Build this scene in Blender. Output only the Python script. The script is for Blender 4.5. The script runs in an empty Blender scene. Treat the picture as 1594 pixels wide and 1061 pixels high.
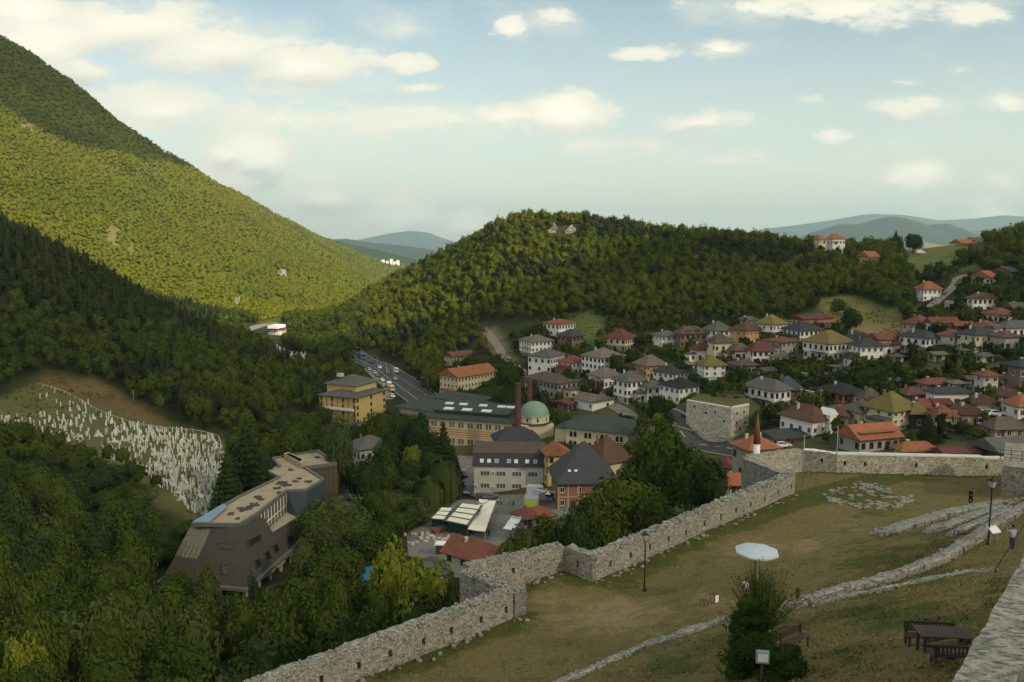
import bpy, bmesh, math, random
import numpy as np
from mathutils import Vector, Matrix
random.seed(7)
RNG = np.random.default_rng(11)
S = bpy.context.scene
COL = S.collection
R = math.radians

# ------------------------------------------------------------------ camera
F = 1300.0
PITCH = 6.82
cam_d = bpy.data.cameras.new('camera'); cam = bpy.data.objects.new('camera', cam_d); COL.objects.link(cam)
cam_d.sensor_width = 36.0; cam_d.lens = 36.0 * F / 1594.0
cam_d.clip_start = 0.3; cam_d.clip_end = 60000
cam.location = (0, 0, 0); cam.rotation_euler = (R(90 - PITCH), 0, 0)
S.camera = cam

# ------------------------------------------------------------------ light
SUN = Vector((0.62, -0.56, 0.50)).normalized()
SUN_EL = math.asin(SUN.z); SUN_AZ = math.atan2(SUN.x, SUN.y)
sd = bpy.data.lights.new('sun', 'SUN'); sd.energy = 4.6; sd.angle = R(0.6); sd.color = (1.0, 0.87, 0.66)
sun = bpy.data.objects.new('sun', sd); COL.objects.link(sun); sun.location = (300, -300, 260)
sun.rotation_euler = (-SUN).to_track_quat('-Z', 'Y').to_euler()
S.view_settings.view_transform = 'Standard'; S.view_settings.look = 'None'
S.view_settings.exposure = 0.55; S.view_settings.gamma = 1.0; S.view_settings.use_curve_mapping = False
S.cycles.max_bounces = 6; S.cycles.diffuse_bounces = 2; S.cycles.glossy_bounces = 2
S.cycles.transmission_bounces = 2; S.cycles.transparent_max_bounces = 8; S.cycles.volume_bounces = 0
S.cycles.use_denoising = True
S.cycles.sample_clamp_indirect = 4

CP, SP = math.cos(R(PITCH)), math.sin(R(PITCH))
def ray(px, py):
    a = (px - 797.0) / F; b = (530.5 - py) / F
    return Vector((a, CP + b * SP, -SP + b * CP))
def at(px, py, Y):
    d = ray(px, py); return d * (Y / d.y)
def proj(p):
    f = p[1] * CP - p[2] * SP; u = p[1] * SP + p[2] * CP
    return 797 + F * p[0] / f, 530.5 - F * u / f

# ---- node helpers
class N:
    def __init__(s, tree): s.t = tree; s.n = tree.nodes; s.l = tree.links
    def new(s, typ, **kw):
        n = s.n.new(typ)
        for k, v in kw.items():
            if k.startswith('i_'): s.set(n, k[2:], v)
            else: setattr(n, k, v)
        return n
    def set(s, n, key, v):
        key = int(key) if str(key).isdigit() else key.replace('_', ' ')
        inp = n.inputs[key]
        if isinstance(v, bpy.types.NodeSocket): s.l.new(v, inp)
        elif isinstance(v, bpy.types.Node): s.l.new(v.outputs[0], inp)
        else: inp.default_value = v
    def m(s, op, a, b=None, c=None, clamp=False):
        n = s.n.new('ShaderNodeMath'); n.operation = op; n.use_clamp = clamp
        s.set(n, 0, a)
        if b is not None: s.set(n, 1, b)
        if c is not None: s.set(n, 2, c)
        return n.outputs[0]
    def mix(s, f, a, b, blend='MIX'):
        n = s.n.new('ShaderNodeMix'); n.data_type = 'RGBA'; n.blend_type = blend
        for i, v in ((0, f), (6, a), (7, b)):
            if isinstance(v, bpy.types.NodeSocket): s.l.new(v, n.inputs[i])
            else: n.inputs[i].default_value = (v if i == 0 else (*v, 1) if len(v) == 3 else v)
        return n.outputs[2]
    def ss(s, v, lo, hi, a=0.0, b=1.0):
        n = s.n.new('ShaderNodeMapRange'); n.interpolation_type = 'SMOOTHSTEP'
        s.set(n, 0, v); n.inputs[1].default_value = lo; n.inputs[2].default_value = hi
        n.inputs[3].default_value = a; n.inputs[4].default_value = b
        return n.outputs[0]
    def noise(s, vec, scale, detail=4, rough=0.55, out=0):
        n = s.n.new('ShaderNodeTexNoise'); n.inputs['Scale'].default_value = scale
        n.inputs['Detail'].default_value = detail; n.inputs['Roughness'].default_value = rough
        if vec is not None: s.l.new(vec, n.inputs['Vector'])
        return n.outputs[out]
    def ramp(s, v, stops):
        n = s.n.new('ShaderNodeValToRGB'); e = n.color_ramp.elements
        while len(e) < len(stops): e.new(0.5)
        for i, (p, c) in enumerate(stops): e[i].position = p; e[i].color = (*c, 1)
        s.set(n, 0, v); return n.outputs[0]

# ------------------------------------------------------------------ sky with the photograph's clouds (by direction, at infinity), with cover added behind the view
world = bpy.data.worlds.new('World'); S.world = world; world.use_nodes = True
w = N(world.node_tree); w.n.clear()
tc = w.new('ShaderNodeTexCoord')
sky = w.new('ShaderNodeTexSky'); sky.sky_type = 'NISHITA'; sky.sun_disc = False
sky.sun_elevation = SUN_EL; sky.sun_rotation = SUN_AZ; sky.altitude = 500; sky.dust_density = 1.2; sky.air_density = 1.0
sep = w.new('ShaderNodeSeparateXYZ'); w.l.new(tc.outputs['Generated'], sep.inputs[0])
yy = w.m('MAXIMUM', w.m('ABSOLUTE', sep.outputs[1]), 0.02)
U = w.m('DIVIDE', sep.outputs[0], yy); V = w.m('DIVIDE', sep.outputs[2], yy)
comb = w.new('ShaderNodeCombineXYZ'); w.l.new(U, comb.inputs[0]); w.l.new(w.m('MULTIPLY', V, 2.2), comb.inputs[1]); w.l.new(w.m('SIGN', sep.outputs[1]), comb.inputs[2])
nA = w.noise(comb.outputs[0], 5.0, 7, 0.58); nB = w.noise(comb.outputs[0], 2.2, 5, 0.55); nC = w.noise(comb.outputs[0], 34, 6, 0.65)
# cloud list: centre px, py, radii px, strength
CL = [(60,60,170,75,1.0),(200,40,230,60,.9),(330,75,220,55,.85),(470,105,150,50,.9),(130,105,80,42,1.0),(250,165,140,48,.9),(420,185,230,42,.72),
      (620,190,250,38,.62),(388,250,88,62,1.45),(350,240,50,34,1.2),(875,178,90,40,1.25),(790,180,90,26,.9),(700,185,120,30,.7),(500,312,66,36,1.2),(625,330,100,40,1.25),(730,342,72,32,1.15),
      (640,98,50,16,.7),(660,135,50,14,.6),(795,42,36,22,.75),(870,30,60,20,.5),(1120,76,58,18,.85),(1000,80,90,14,.6),(1180,10,150,34,.72),(1330,14,170,34,.78),(1490,20,90,26,.6),
      (1090,188,95,19,.85),(960,230,120,24,.5),(1290,208,36,13,.8),(1422,273,72,26,1.4),(1270,156,60,13,.5),(1400,165,110,18,.6),(1575,155,50,20,.75),
      (1565,282,34,14,.65),(1440,327,18,13,.65),(1540,325,58,24,1.2),(1410,131,30,9,.5),(1130,245,120,14,.35),(1240,258,60,9,.4),(840,318,60,10,.4),(40,15,120,50,1),(620,45,60,20,.35),(1505,108,30,9,.3)]
wx_ = w.m('MULTIPLY', w.m('SUBTRACT', w.noise(comb.outputs[0], 8, 6, .65), .5), .075); wy_ = w.m('MULTIPLY', w.m('SUBTRACT', w.noise(comb.outputs[0], 9, 4, .6, out=0), .5), -.035)
Uw = w.m('ADD', U, wx_); Vw = w.m('ADD', V, wy_)
mask = None; low = None
for cx, cy, rx, ry, st in CL:
    d = ray(cx, cy); u0, v0 = d.x / d.y, d.z / d.y
    du = w.m('MULTIPLY', w.m('SUBTRACT', Uw, u0), F / rx / 1.15); dv = w.m('MULTIPLY', w.m('SUBTRACT', Vw, v0), F / ry / 1.15)
    q = w.m('SQRT', w.m('ADD', w.m('MULTIPLY', du, du), w.m('MULTIPLY', dv, dv)))
    e = w.m('MULTIPLY', w.m('SUBTRACT', 1.0, q, clamp=True), st * 1.25)
    mask = e if mask is None else w.m('MAXIMUM', mask, e)
    if st > .8:
        k_ = w.m('MULTIPLY', w.m('MULTIPLY', dv, -1.0), e); low = k_ if low is None else w.m('MAXIMUM', low, k_)
front = w.m('GREATER_THAN', sep.outputs[1], 0.0)
back = w.ss(nB, 0.38, 0.58)  # unseen clouds added behind the view, thickened to warm the ambient light
mask = w.m('ADD', w.m('MULTIPLY', mask, front), w.m('MULTIPLY', w.m('SUBTRACT', 1.0, front), back))
nA = w.noise(comb.outputs[0], 10.0, 8, 0.60)
dens = w.m('ADD', mask, w.m('ADD', w.m('MULTIPLY', w.m('SUBTRACT', nA, 0.5), 2.1), w.m('MULTIPLY', w.m('SUBTRACT', nC, 0.5), 0.8)))
cov = w.m('MULTIPLY', w.ss(dens, 0.16, 0.72), w.ss(mask, .02, .30, 0, .95))
veil = w.m('MULTIPLY', w.ss(w.m('ADD', w.m('MULTIPLY', mask, .8), w.m('MULTIPLY', w.m('SUBTRACT', w.noise(comb.outputs[0], 5.5, 7, .62), .5), 2.4)), -.05, 0.85), 0.62)
cov = w.m('MAXIMUM', cov, veil)
skyc = w.mix(1.0, sky.outputs[0], (1.32, 1.25, 1.0), 'MULTIPLY')
# pale vapour towards the horizon
hz = w.ss(V, 0.36, -0.02)
skyc = w.mix(w.m('MULTIPLY', hz, 0.72), skyc, (6.7, 6.85, 5.65))
belly = w.m('MULTIPLY', w.ss(low, .06, .40), w.ss(w.noise(comb.outputs[0], 6, 5, .6), 0.36, 0.62))
thick = w.m('MULTIPLY', belly, front)
ccol = w.mix(w.m('MULTIPLY', thick, 0.8), (7.7, 7.4, 6.0), (4.7, 4.85, 4.4))
ccol = w.mix(w.m('MULTIPLY', w.ss(mask, .55, 1.25), w.m('SUBTRACT', 1.0, thick)), ccol, (9.2, 8.6, 7.0))
fin = w.mix(cov, skyc, ccol)
bg = w.new('ShaderNodeBackground'); w.l.new(fin, bg.inputs[0]); bg.inputs[1].default_value = 0.095
wo = w.new('ShaderNodeOutputWorld'); w.l.new(bg.outputs[0], wo.inputs[0])
world.cycles.sampling_method = 'MANUAL'; world.cycles.sample_map_resolution = 512

# ------------------------------------------------------------------ object helpers
def put(name, data, parent=None, loc=None):
    o = bpy.data.objects.new(name, data); COL.objects.link(o)
    if parent is not None: o.parent = parent
    if loc is not None: o.location = loc
    return o
def tag(o, label=None, cat=None, group=None, kind=None):
    if label: o['label'] = label
    if cat: o['category'] = cat
    if group: o['group'] = group
    if kind: o['kind'] = kind
    return o
def empty(name, loc, rz=0.0, label=None, cat=None, group=None):
    o = bpy.data.objects.new(name, None); COL.objects.link(o); o.location = loc; o.rotation_euler = (0, 0, rz); o.empty_display_size = 0.3
    return tag(o, label, cat, group)
def copy_tree(o, parent=None, top=True):
    c = o.copy(); COL.objects.link(c)
    if not top: c.parent = parent
    for ch in o.children: copy_tree(ch, c, False)
    return c
def np_mesh(name, v, f, mats, mi=None, smooth=False, attr=None):
    """v (n,3); f (m,k) equal-sized faces, or a list of such arrays"""
    me = bpy.data.meshes.new(name)
    v = np.asarray(v, dtype=np.float32)
    fl = f if isinstance(f, list) else [f]
    fl = [np.asarray(x, dtype=np.int32) for x in fl if len(x)]
    idx = np.concatenate([x.ravel() for x in fl]); cnt = np.concatenate([np.full(len(x), x.shape[1], dtype=np.int32) for x in fl])
    st = np.zeros(len(cnt), dtype=np.int32); st[1:] = np.cumsum(cnt)[:-1]
    me.vertices.add(len(v)); me.vertices.foreach_set('co', v.ravel())
    me.loops.add(len(idx)); me.loops.foreach_set('vertex_index', idx)
    me.polygons.add(len(cnt)); me.polygons.foreach_set('loop_start', st); me.polygons.foreach_set('loop_total', cnt)
    for m in (mats if isinstance(mats, (list, tuple)) else [mats]): me.materials.append(m)
    if mi is not None: me.polygons.foreach_set('material_index', np.asarray(mi, dtype=np.int32))
    if smooth: me.polygons.foreach_set('use_smooth', np.ones(len(cnt), dtype=bool))
    if attr is not None:
        for k, val in attr.items():
            a = me.attributes.new(k, 'FLOAT_COLOR' if val.ndim == 2 else 'FLOAT', 'POINT')
            if val.ndim == 2: a.data.foreach_set('color', np.asarray(val, dtype=np.float32).ravel())
            else: a.data.foreach_set('value', np.asarray(val, dtype=np.float32))
    me.update(calc_edges=True); me.validate()
    return me

class MB:
    """collects polygons into one mesh; several materials allowed"""
    def __init__(s): s.v = []; s.f = []; s.m = []; s.sm = []
    def poly(s, pts, m=0, smooth=False):
        i = len(s.v); s.v += [tuple(p) for p in pts]; s.f.append(tuple(range(i, i + len(pts)))); s.m.append(m); s.sm.append(smooth)
    def box(s, x0, x1, y0, y1, z0, z1, m=0):
        i = len(s.v); s.v += [(x0,y0,z0),(x1,y0,z0),(x1,y1,z0),(x0,y1,z0),(x0,y0,z1),(x1,y0,z1),(x1,y1,z1),(x0,y1,z1)]
        for q in ((0,3,2,1),(4,5,6,7),(0,1,5,4),(1,2,6,5),(2,3,7,6),(3,0,4,7)): s.f.append(tuple(i + k for k in q)); s.m.append(m); s.sm.append(False)
    def prism(s, pts, z0, z1, m=0, top=None):
        """vertical prism on a CCW outline; z0, z1 may be lists"""
        n = len(pts); i = len(s.v)
        Z0 = z0 if isinstance(z0, (list, tuple)) else [z0] * n; Z1 = z1 if isinstance(z1, (list, tuple)) else [z1] * n
        T = top or pts
        s.v += [(p[0], p[1], Z0[k]) for k, p in enumerate(pts)] + [(p[0], p[1], Z1[k]) for k, p in enumerate(T)]
        s.f.append(tuple(i + k for k in range(n))[::-1]); s.f.append(tuple(i + n + k for k in range(n)))
        s.m += [m, m]; s.sm += [False, False]
        for k in range(n):
            j = (k + 1) % n; s.f.append((i + k, i + j, i + n + j, i + n + k)); s.m.append(m); s.sm.append(False)
    def tube(s, pts, rad, n=8, m=0, cap=True, smooth=True):
        pts = [Vector(p) for p in pts]; R_ = rad if isinstance(rad, (list, tuple)) else [rad] * len(pts)
        base = len(s.v)
        for k, p in enumerate(pts):
            d = (pts[min(k + 1, len(pts) - 1)] - pts[max(k - 1, 0)])
            d = d.normalized() if d.length > 1e-9 else Vector((0, 0, 1))
            a = d.cross(Vector((0, 0, 1)) if abs(d.z) < 0.95 else Vector((1, 0, 0))).normalized(); b = d.cross(a)
            for j in range(n):
                t = 2 * math.pi * j / n; s.v.append(tuple(p + a * (math.cos(t) * R_[k]) + b * (math.sin(t) * R_[k])))
        for k in range(len(pts) - 1):
            for j in range(n):
                j2 = (j + 1) % n; s.f.append((base + k*n + j, base + (k+1)*n + j, base + (k+1)*n + j2, base + k*n + j2)); s.m.append(m); s.sm.append(smooth)
        if cap:
            s.f.append(tuple(base + j for j in range(n))); s.f.append(tuple(base + (len(pts)-1)*n + j for j in range(n))[::-1]); s.m += [m, m]; s.sm += [False, False]
    def lathe(s, prof, n=16, c=(0, 0), m=0, smooth=True):
        base = len(s.v)
        for (r, z) in prof:
            for j in range(n):
                t = 2 * math.pi * j / n; s.v.append((c[0] + r * math.cos(t), c[1] + r * math.sin(t), z))
        for k in range(len(prof) - 1):
            for j in range(n):
                j2 = (j + 1) % n; s.f.append((base + k*n + j, base + k*n + j2, base + (k+1)*n + j2, base + (k+1)*n + j)); s.m.append(m); s.sm.append(smooth)
        s.f.append(tuple(base + j for j in range(n))[::-1]); s.f.append(tuple(base + (len(prof)-1)*n + j for j in range(n))); s.m += [m, m]; s.sm += [False, False]
    def mesh(s, name, mats):
        me = bpy.data.meshes.new(name); me.from_pydata(s.v, [], s.f)
        for q in (mats if isinstance(mats, (list, tuple)) else [mats]): me.materials.append(q)
        me.polygons.foreach_set('material_index', s.m); me.polygons.foreach_set('use_smooth', s.sm); me.update()
        return me
    def obj(s, name, mats, parent=None, loc=None): return put(name, s.mesh(name, mats), parent, loc)

# vectorised value noise
def _h(ix, iy, iz):
    n = (ix * 374761393 + iy * 668265263 + iz * 2147483647 * 0 + iz * 1274126177) & 0xffffffff
    n = ((n ^ (n >> 13)) * 1274126177) & 0xffffffff
    return ((n ^ (n >> 16)) & 0xffffff) / float(0xffffff)
def vnoise(x, y, z=None):
    x = np.asarray(x, dtype=np.float64); y = np.asarray(y, dtype=np.float64); z = np.zeros_like(x) if z is None else np.asarray(z, dtype=np.float64)
    ix, iy, iz = np.floor(x).astype(np.int64), np.floor(y).astype(np.int64), np.floor(z).astype(np.int64)
    fx, fy, fz = x - ix, y - iy, z - iz
    fx = fx*fx*(3-2*fx); fy = fy*fy*(3-2*fy); fz = fz*fz*(3-2*fz)
    r = 0
    for a in (0, 1):
        for b in (0, 1):
            for c in (0, 1):
                r = r + _h(ix+a, iy+b, iz+c) * (fx if a else 1-fx) * (fy if b else 1-fy) * (fz if c else 1-fz)
    return r * 2 - 1
def fbm(x, y, z=None, o=4):
    r = 0; a = 1.0; s = 1.0
    for k in range(o):
        r = r + a * vnoise(np.asarray(x)*s + 17*k, np.asarray(y)*s - 9*k, None if z is None else np.asarray(z)*s + 5*k); a *= .5; s *= 2.03
    return r
# ------------------------------------------------------------------ materials
MAT = {}
def mat(name, rough=0.85, spec=0.3):
    m = bpy.data.materials.new(name); m.use_nodes = True; n = N(m.node_tree)
    b = n.n['Principled BSDF']; b.inputs['Roughness'].default_value = rough; b.inputs['Specular IOR Level'].default_value = spec
    MAT[name] = m
    return m, n, b
def bump(n, b, h, strength=0.4, dist=0.05):
    k = n.new('ShaderNodeBump'); k.inputs['Strength'].default_value = strength; k.inputs['Distance'].default_value = dist
    n.l.new(h, k.inputs['Height']); n.l.new(k.outputs[0], b.inputs['Normal'])
def objco(n): return n.new('ShaderNodeTexCoord').outputs['Object']
def geo(n): return n.new('ShaderNodeNewGeometry').outputs['Position']
def jitter(n, c, amt=0.12, seed=True):
    oi = n.new('ShaderNodeObjectInfo')
    k = n.m('MULTIPLY_ADD', oi.outputs['Random'], amt * 2, 1 - amt)
    cc = n.new('ShaderNodeCombineColor'); 
    for i in range(3): n.l.new(k, cc.inputs[i])
    return n.mix(1.0, c, cc.outputs[0], 'MULTIPLY')
def plaster(name, c, dirt=(0.23, 0.21, 0.17), amt=0.35, rough=0.9):
    m, n, b = mat(name, rough, 0.2); P = geo(n)
    s = n.new('ShaderNodeMapping'); s.inputs['Scale'].default_value = (1, 1, 0.28); n.l.new(P, s.inputs[0])
    f = n.ss(n.noise(s.outputs[0], 0.9, 6, .65), 0.45, 0.85)
    col = n.mix(n.m('MULTIPLY', f, amt), c, dirt)
    f2 = n.noise(P, 6, 3)
    col = n.mix(n.m('MULTIPLY', f2, .18), col, tuple(x * .6 for x in c))
    n.l.new(jitter(n, col, .07), b.inputs['Base Color']); bump(n, b, f2, .2, .02)
    return m
def tiles(name, c, c2, rough=0.85, course=0.34, moss=None, metal=False):
    """roof covering: courses follow height, joints follow plan position"""
    m, n, b = mat(name, rough, 0.25); P = objco(n); sp = n.new('ShaderNodeSeparateXYZ'); n.l.new(P, sp.inputs[0])
    n1 = n.noise(P, 0.55, 5, .6); n2 = n.noise(P, 5.0, 3, .7)
    wz = n.m('FRACT', n.m('MULTIPLY', sp.outputs[2], 1 / (course * .55)))
    wx = n.m('FRACT', n.m('MULTIPLY', n.m('ADD', sp.outputs[0], sp.outputs[1]), 1 / (0.5 if not metal else .6)))
    line = n.m('MAXIMUM', n.ss(wz, 0.72, .95), n.m('MULTIPLY', n.ss(wx, .8, .97), .6)) if not metal else n.ss(wx, .86, .97)
    col = n.mix(n.ss(n1, .35, .68), c, c2)
    col = n.mix(n.m('MULTIPLY', n2, .45), col, tuple(x * .45 for x in c))
    col = n.mix(n.m('MULTIPLY', line, .30), col, tuple(x * .35 for x in c))
    if moss: col = n.mix(n.ss(n.noise(P, .8, 5, .7), .48, .66), col, moss)
    n.l.new(jitter(n, col, .10), b.inputs['Base Color'])
    bump(n, b, n.m('ADD', n.m('MULTIPLY', line, -1.0), n.m('MULTIPLY', n2, .5)), .55, .06)
    return m
def flat(name, c, rough=.6, spec=.4, metallic=0, var=.12):
    m, n, b = mat(name, rough, spec); b.inputs['Metallic'].default_value = metallic
    f = n.noise(geo(n), 2.5, 5, .6)
    n.l.new(n.mix(n.m('MULTIPLY', f, var * 2), c, tuple(x * .4 for x in c)), b.inputs['Base Color'])
    return m

def foliage(name, c, c2, c3, attr=False, trans=.22):
    m, n, b = mat(name, .85, .03)
    P = geo(n); oi = n.new('ShaderNodeObjectInfo')
    if attr:
        at_ = n.new('ShaderNodeAttribute'); at_.attribute_name = 'tint'; rnd = at_.outputs['Fac']
    else: rnd = oi.outputs['Random']
    col = n.mix(rnd, c, c2)
    col = n.mix(n.ss(n.noise(P, .35, 4, .6), .42, .66), col, c3)
    if attr: col = n.mix(n.m('MULTIPLY', n.ss(n.noise(P, .011, 6, .68), .46, .62), .6), col, tuple(x*y for x, y in zip(c, (.62, .78, .9))))
    f = n.noise(P, 2.6, 3, .7)
    col = n.mix(n.m('MULTIPLY', n.ss(f, .3, .75), .5), col, tuple(min(1, x * (1.3 if attr else 1.6)) for x in c3))
    n.l.new(col, b.inputs['Base Color'])
    tr = n.new('ShaderNodeBsdfTranslucent'); n.l.new(n.mix(1.0, col, (1.3, 1.5, .6), 'MULTIPLY'), tr.inputs[0])
    mx = n.new('ShaderNodeMixShader'); mx.inputs[0].default_value = trans
    n.l.new(b.outputs[0], mx.inputs[1]); n.l.new(tr.outputs[0], mx.inputs[2])
    n.l.new(mx.outputs[0], n.n['Material Output'].inputs[0])
    return m
foliage('leaf_broad', (.026,.050,.009), (.076,.092,.015), (.044,.068,.011))
foliage('leaf_evergreen', (.022,.040,.010), (.03,.05,.012), (.035,.058,.012), trans=.1)
foliage('leaf_dark', (.021,.038,.012), (.040,.055,.016), (.028,.046,.013), trans=.12)
foliage('leaf_bright', (.155,.175,.020), (.19,.195,.024), (.15,.175,.018), trans=.3)
foliage('leaf_willow', (.055,.075,.020), (.075,.095,.026), (.062,.085,.024))
foliage('wood_sunlit', (.048,.068,.009), (.135,.132,.013), (.074,.090,.010), attr=True)  # hilltop sunlight is put into this brighter, warmer green
foliage('wood_shaded', (.034,.055,.009), (.090,.104,.014), (.054,.074,.011), attr=True)  # darker copy of the hill green, shade put into its colour
foliage('wood_pine', (.020,.031,.010), (.042,.048,.014), (.028,.038,.011), attr=True, trans=.08)
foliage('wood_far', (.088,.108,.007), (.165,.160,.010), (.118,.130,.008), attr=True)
flat('bark', (.09,.07,.05), .95, .1)

# terrain: base colour from a painted ground-cover attribute (bare earth, grass, forest floor)
m, n, b = mat('ground_cover', .97, .1); P = geo(n)
a_ = n.new('ShaderNodeAttribute'); a_.attribute_name = 'cover'
nn = n.noise(P, .11, 6, .65); n3 = n.noise(P, 1.4, 4, .7)
c_ = n.mix(n.ss(nn, .35, .7), a_.outputs['Color'], n.mix(1.0, a_.outputs['Color'], (.55,.66,.6), 'MULTIPLY'))
c_ = n.mix(n.m('MULTIPLY', n3, .5), c_, n.mix(1.0, a_.outputs['Color'], (1.5,1.35,1.2), 'MULTIPLY'))
n.l.new(c_, b.inputs['Base Color']); bump(n, b, n3, .5, .3)

# ------------------------------------------------------------------ terrain heights
COLS = {
 -500: [(10,-45),(60,-50),(110,-60),(170,-60),(230,-45),(290,-25),(330,0),(370,25),(420,50),(520,20),(700,60),(1000,290),(1200,560),(2200,200)],
 0:   [(10,-45),(60,-52),(110,-61),(170,-64),(240,-58),(300,-48),(340,-33),(380,-13),(430,9),(520,-10),(700,0),(1000,150),(1350,342),(2200,100)],
 150: [(10,-44),(60,-52),(110,-62),(170,-66),(235,-60),(280,-56),(330,-45),(370,-31),(430,-17),(520,-30),(750,-40),(1100,85),(1450,256),(2300,60)],
 300: [(10,-42),(60,-52),(110,-63),(170,-67),(212,-66.5),(255,-60),(310,-57),(370,-51),(430,-47),(520,-55),(800,-60),(1200,30),(1650,156),(2500,20)],
 400: [(10,-42),(60,-50),(110,-63),(170,-67),(215,-67),(260,-66),(320,-62),(400,-59),(470,-60),(600,-67),(850,-66),(1300,-8),(1900,90),(2900,0)],
 500: [(10,-40),(60,-48),(110,-62),(170,-67),(220,-68),(270,-68),(340,-66),(430,-64),(520,-67),(650,-68),(950,-75),(1500,-40),(2500,5),(3400,-90)],
 600: [(10,-38),(60,-44),(110,-60),(170,-67),(220,-68),(280,-68),(360,-68),(480,-67),(720,-36),(900,-60),(1300,-85),(2000,-100),(3200,-90),(4500,-140)],
 700: [(10,-36),(60,-40),(110,-56),(170,-65),(225,-68),(275,-68),(350,-66),(440,-60),(680,-8),(850,-40),(1300,-90),(2000,-110),(3200,-130),(4500,-150)],
 800: [(10,-34),(60,-37),(110,-50),(170,-62),(230,-67),(280,-64),(360,-58),(470,-32),(620,15),(800,-20),(1300,-90),(2000,-120),(3200,-140),(4500,-160)],
 900: [(10,-32),(60,-36),(110,-46),(170,-60),(240,-62),(300,-57),(385,-44),(480,-18),(600,15),(780,-20),(1300,-90),(2000,-120),(3200,-140),(4500,-160)],
 1000:[(10,-32),(60,-36),(110,-44),(170,-57),(235,-61),(290,-55.5),(380,-43),(470,-19),(570,8),(750,-20),(1300,-90),(2000,-120),(3200,-140),(4500,-160)],
 1100:[(10,-32),(60,-36),(110,-42),(175,-55),(235,-56),(285,-49),(385,-38),(470,-19),(560,3),(750,-20),(1300,-90),(2000,-120),(3200,-140),(4500,-160)],
 1250:[(10,-32),(60,-36),(115,-42),(185,-48),(235,-45),(300,-40),(390,-31),(470,-19),(560,-6),(750,-30),(1300,-90),(2000,-120),(3200,-140),(4500,-160)],
 1400:[(10,-32),(60,-36),(115,-42),(180,-46),(220,-43),(300,-36.5),(390,-25.5),(490,-12),(570,-5),(750,-35),(1300,-90),(2000,-120),(3200,-140),(4500,-160)],
 1594:[(10,-32),(60,-36),(115,-40),(170,-43),(220,-38.5),(290,-28.5),(350,-17),(400,-7),(460,4),(650,-20),(1300,-90),(2000,-120),(3200,-140),(4500,-160)],
 2100:[(10,-32),(60,-34),(115,-36),(170,-36),(220,-30),(290,-18),(350,-5),(400,8),(460,22),(650,0),(1300,-70),(2000,-120),(3200,-140),(4500,-160)],
}
U0, U1, NU = -1.15, 1.15, 620
L0, L1, NV = math.log(10.0), math.log(5200.0), 520
gu = np.linspace(U0, U1, NU); gl = np.linspace(L0, L1, NV)
keys = sorted(COLS); ku = np.array([(k - 797) / F for k in keys])
KP = 14
LY = np.array([[math.log(p[0]) for p in COLS[k]] for k in keys]); ZZ = np.array([[p[1] for p in COLS[k]] for k in keys])
G = np.zeros((NU, NV))
for i, u in enumerate(gu):
    ly = [np.interp(u, ku, LY[:, k]) for k in range(KP)]; zz = [np.interp(u, ku, ZZ[:, k]) for k in range(KP)]
    G[i] = np.interp(gl, ly, zz)
def blur(a, r, ax):
    k = np.exp(-np.linspace(-2, 2, 2*r+1)**2); k /= k.sum()
    p = np.pad(a, [(r, r) if i == ax else (0, 0) for i in range(2)], mode='edge')
    return np.apply_along_axis(lambda x: np.convolve(x, k, 'valid'), ax, p)
G = blur(G, 9, 0); G = blur(G, 5, 1)
YG = np.exp(gl)[None, :].repeat(NU, 0); XG = gu[:, None] * YG
rough_amp = np.clip((YG - 250) / 900, 0.0, 1.0)
G += fbm(XG / 160, YG / 160, o=5) * rough_amp * 9 + fbm(XG / 30, YG / 30, o=3) * 0.35 * np.clip((YG-90)/60, 0, 1)
G += 9.5 * np.exp(-((XG - 57)/14)**4 - ((YG - 239)/12)**4) + 8.5 * np.exp(-((XG - 38)/9)**2 - ((YG - 226.5)/5.5)**2)
def Zt(X, Y):
    X = np.asarray(X, dtype=float); Y = np.maximum(np.asarray(Y, dtype=float), 10.5)
    fu = np.clip((X / Y - U0) / (U1 - U0) * (NU - 1), 0, NU - 1.001); fl_ = np.clip((np.log(Y) - L0) / (L1 - L0) * (NV - 1), 0, NV - 1.001)
    i = fu.astype(int); j = fl_.astype(int); a = fu - i; c = fl_ - j
    return G[i, j]*(1-a)*(1-c) + G[i+1, j]*a*(1-c) + G[i, j+1]*(1-a)*c + G[i+1, j+1]*a*c
def zt(x, y): return float(Zt(x, y))
def hit(px, py, y0=100.0, y1=4000.0):
    """where the line of sight meets the terrain"""
    d = ray(px, py); d = d / d.y; Y = y0
    while Y < y1:
        if d.z * Y < zt(d.x * Y, Y): break
        Y *= 1.004
    lo, hi = Y / 1.004, Y
    for _ in range(12):
        mid = (lo + hi) / 2
        if d.z * mid < zt(d.x * mid, mid): hi = mid
        else: lo = mid
    return Vector((d.x * hi, hi, zt(d.x * hi, hi)))
def inpoly(px, py, poly):
    px = np.asarray(px); py = np.asarray(py); r = np.zeros(px.shape, bool); n = len(poly)
    for i in range(n):
        x1, y1 = poly[i]; x2, y2 = poly[(i + 1) % n]
        c = ((y1 > py) != (y2 > py)) & (px < (x2 - x1) * (py - y1) / ((y2 - y1) or 1e-9) + x1)
        r ^= c
    return r
def projn(X, Y, Z):
    f = Y * CP - Z * SP; u = Y * SP + Z * CP
    return 797 + F * X / f, 530.5 - F * u / f
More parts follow.
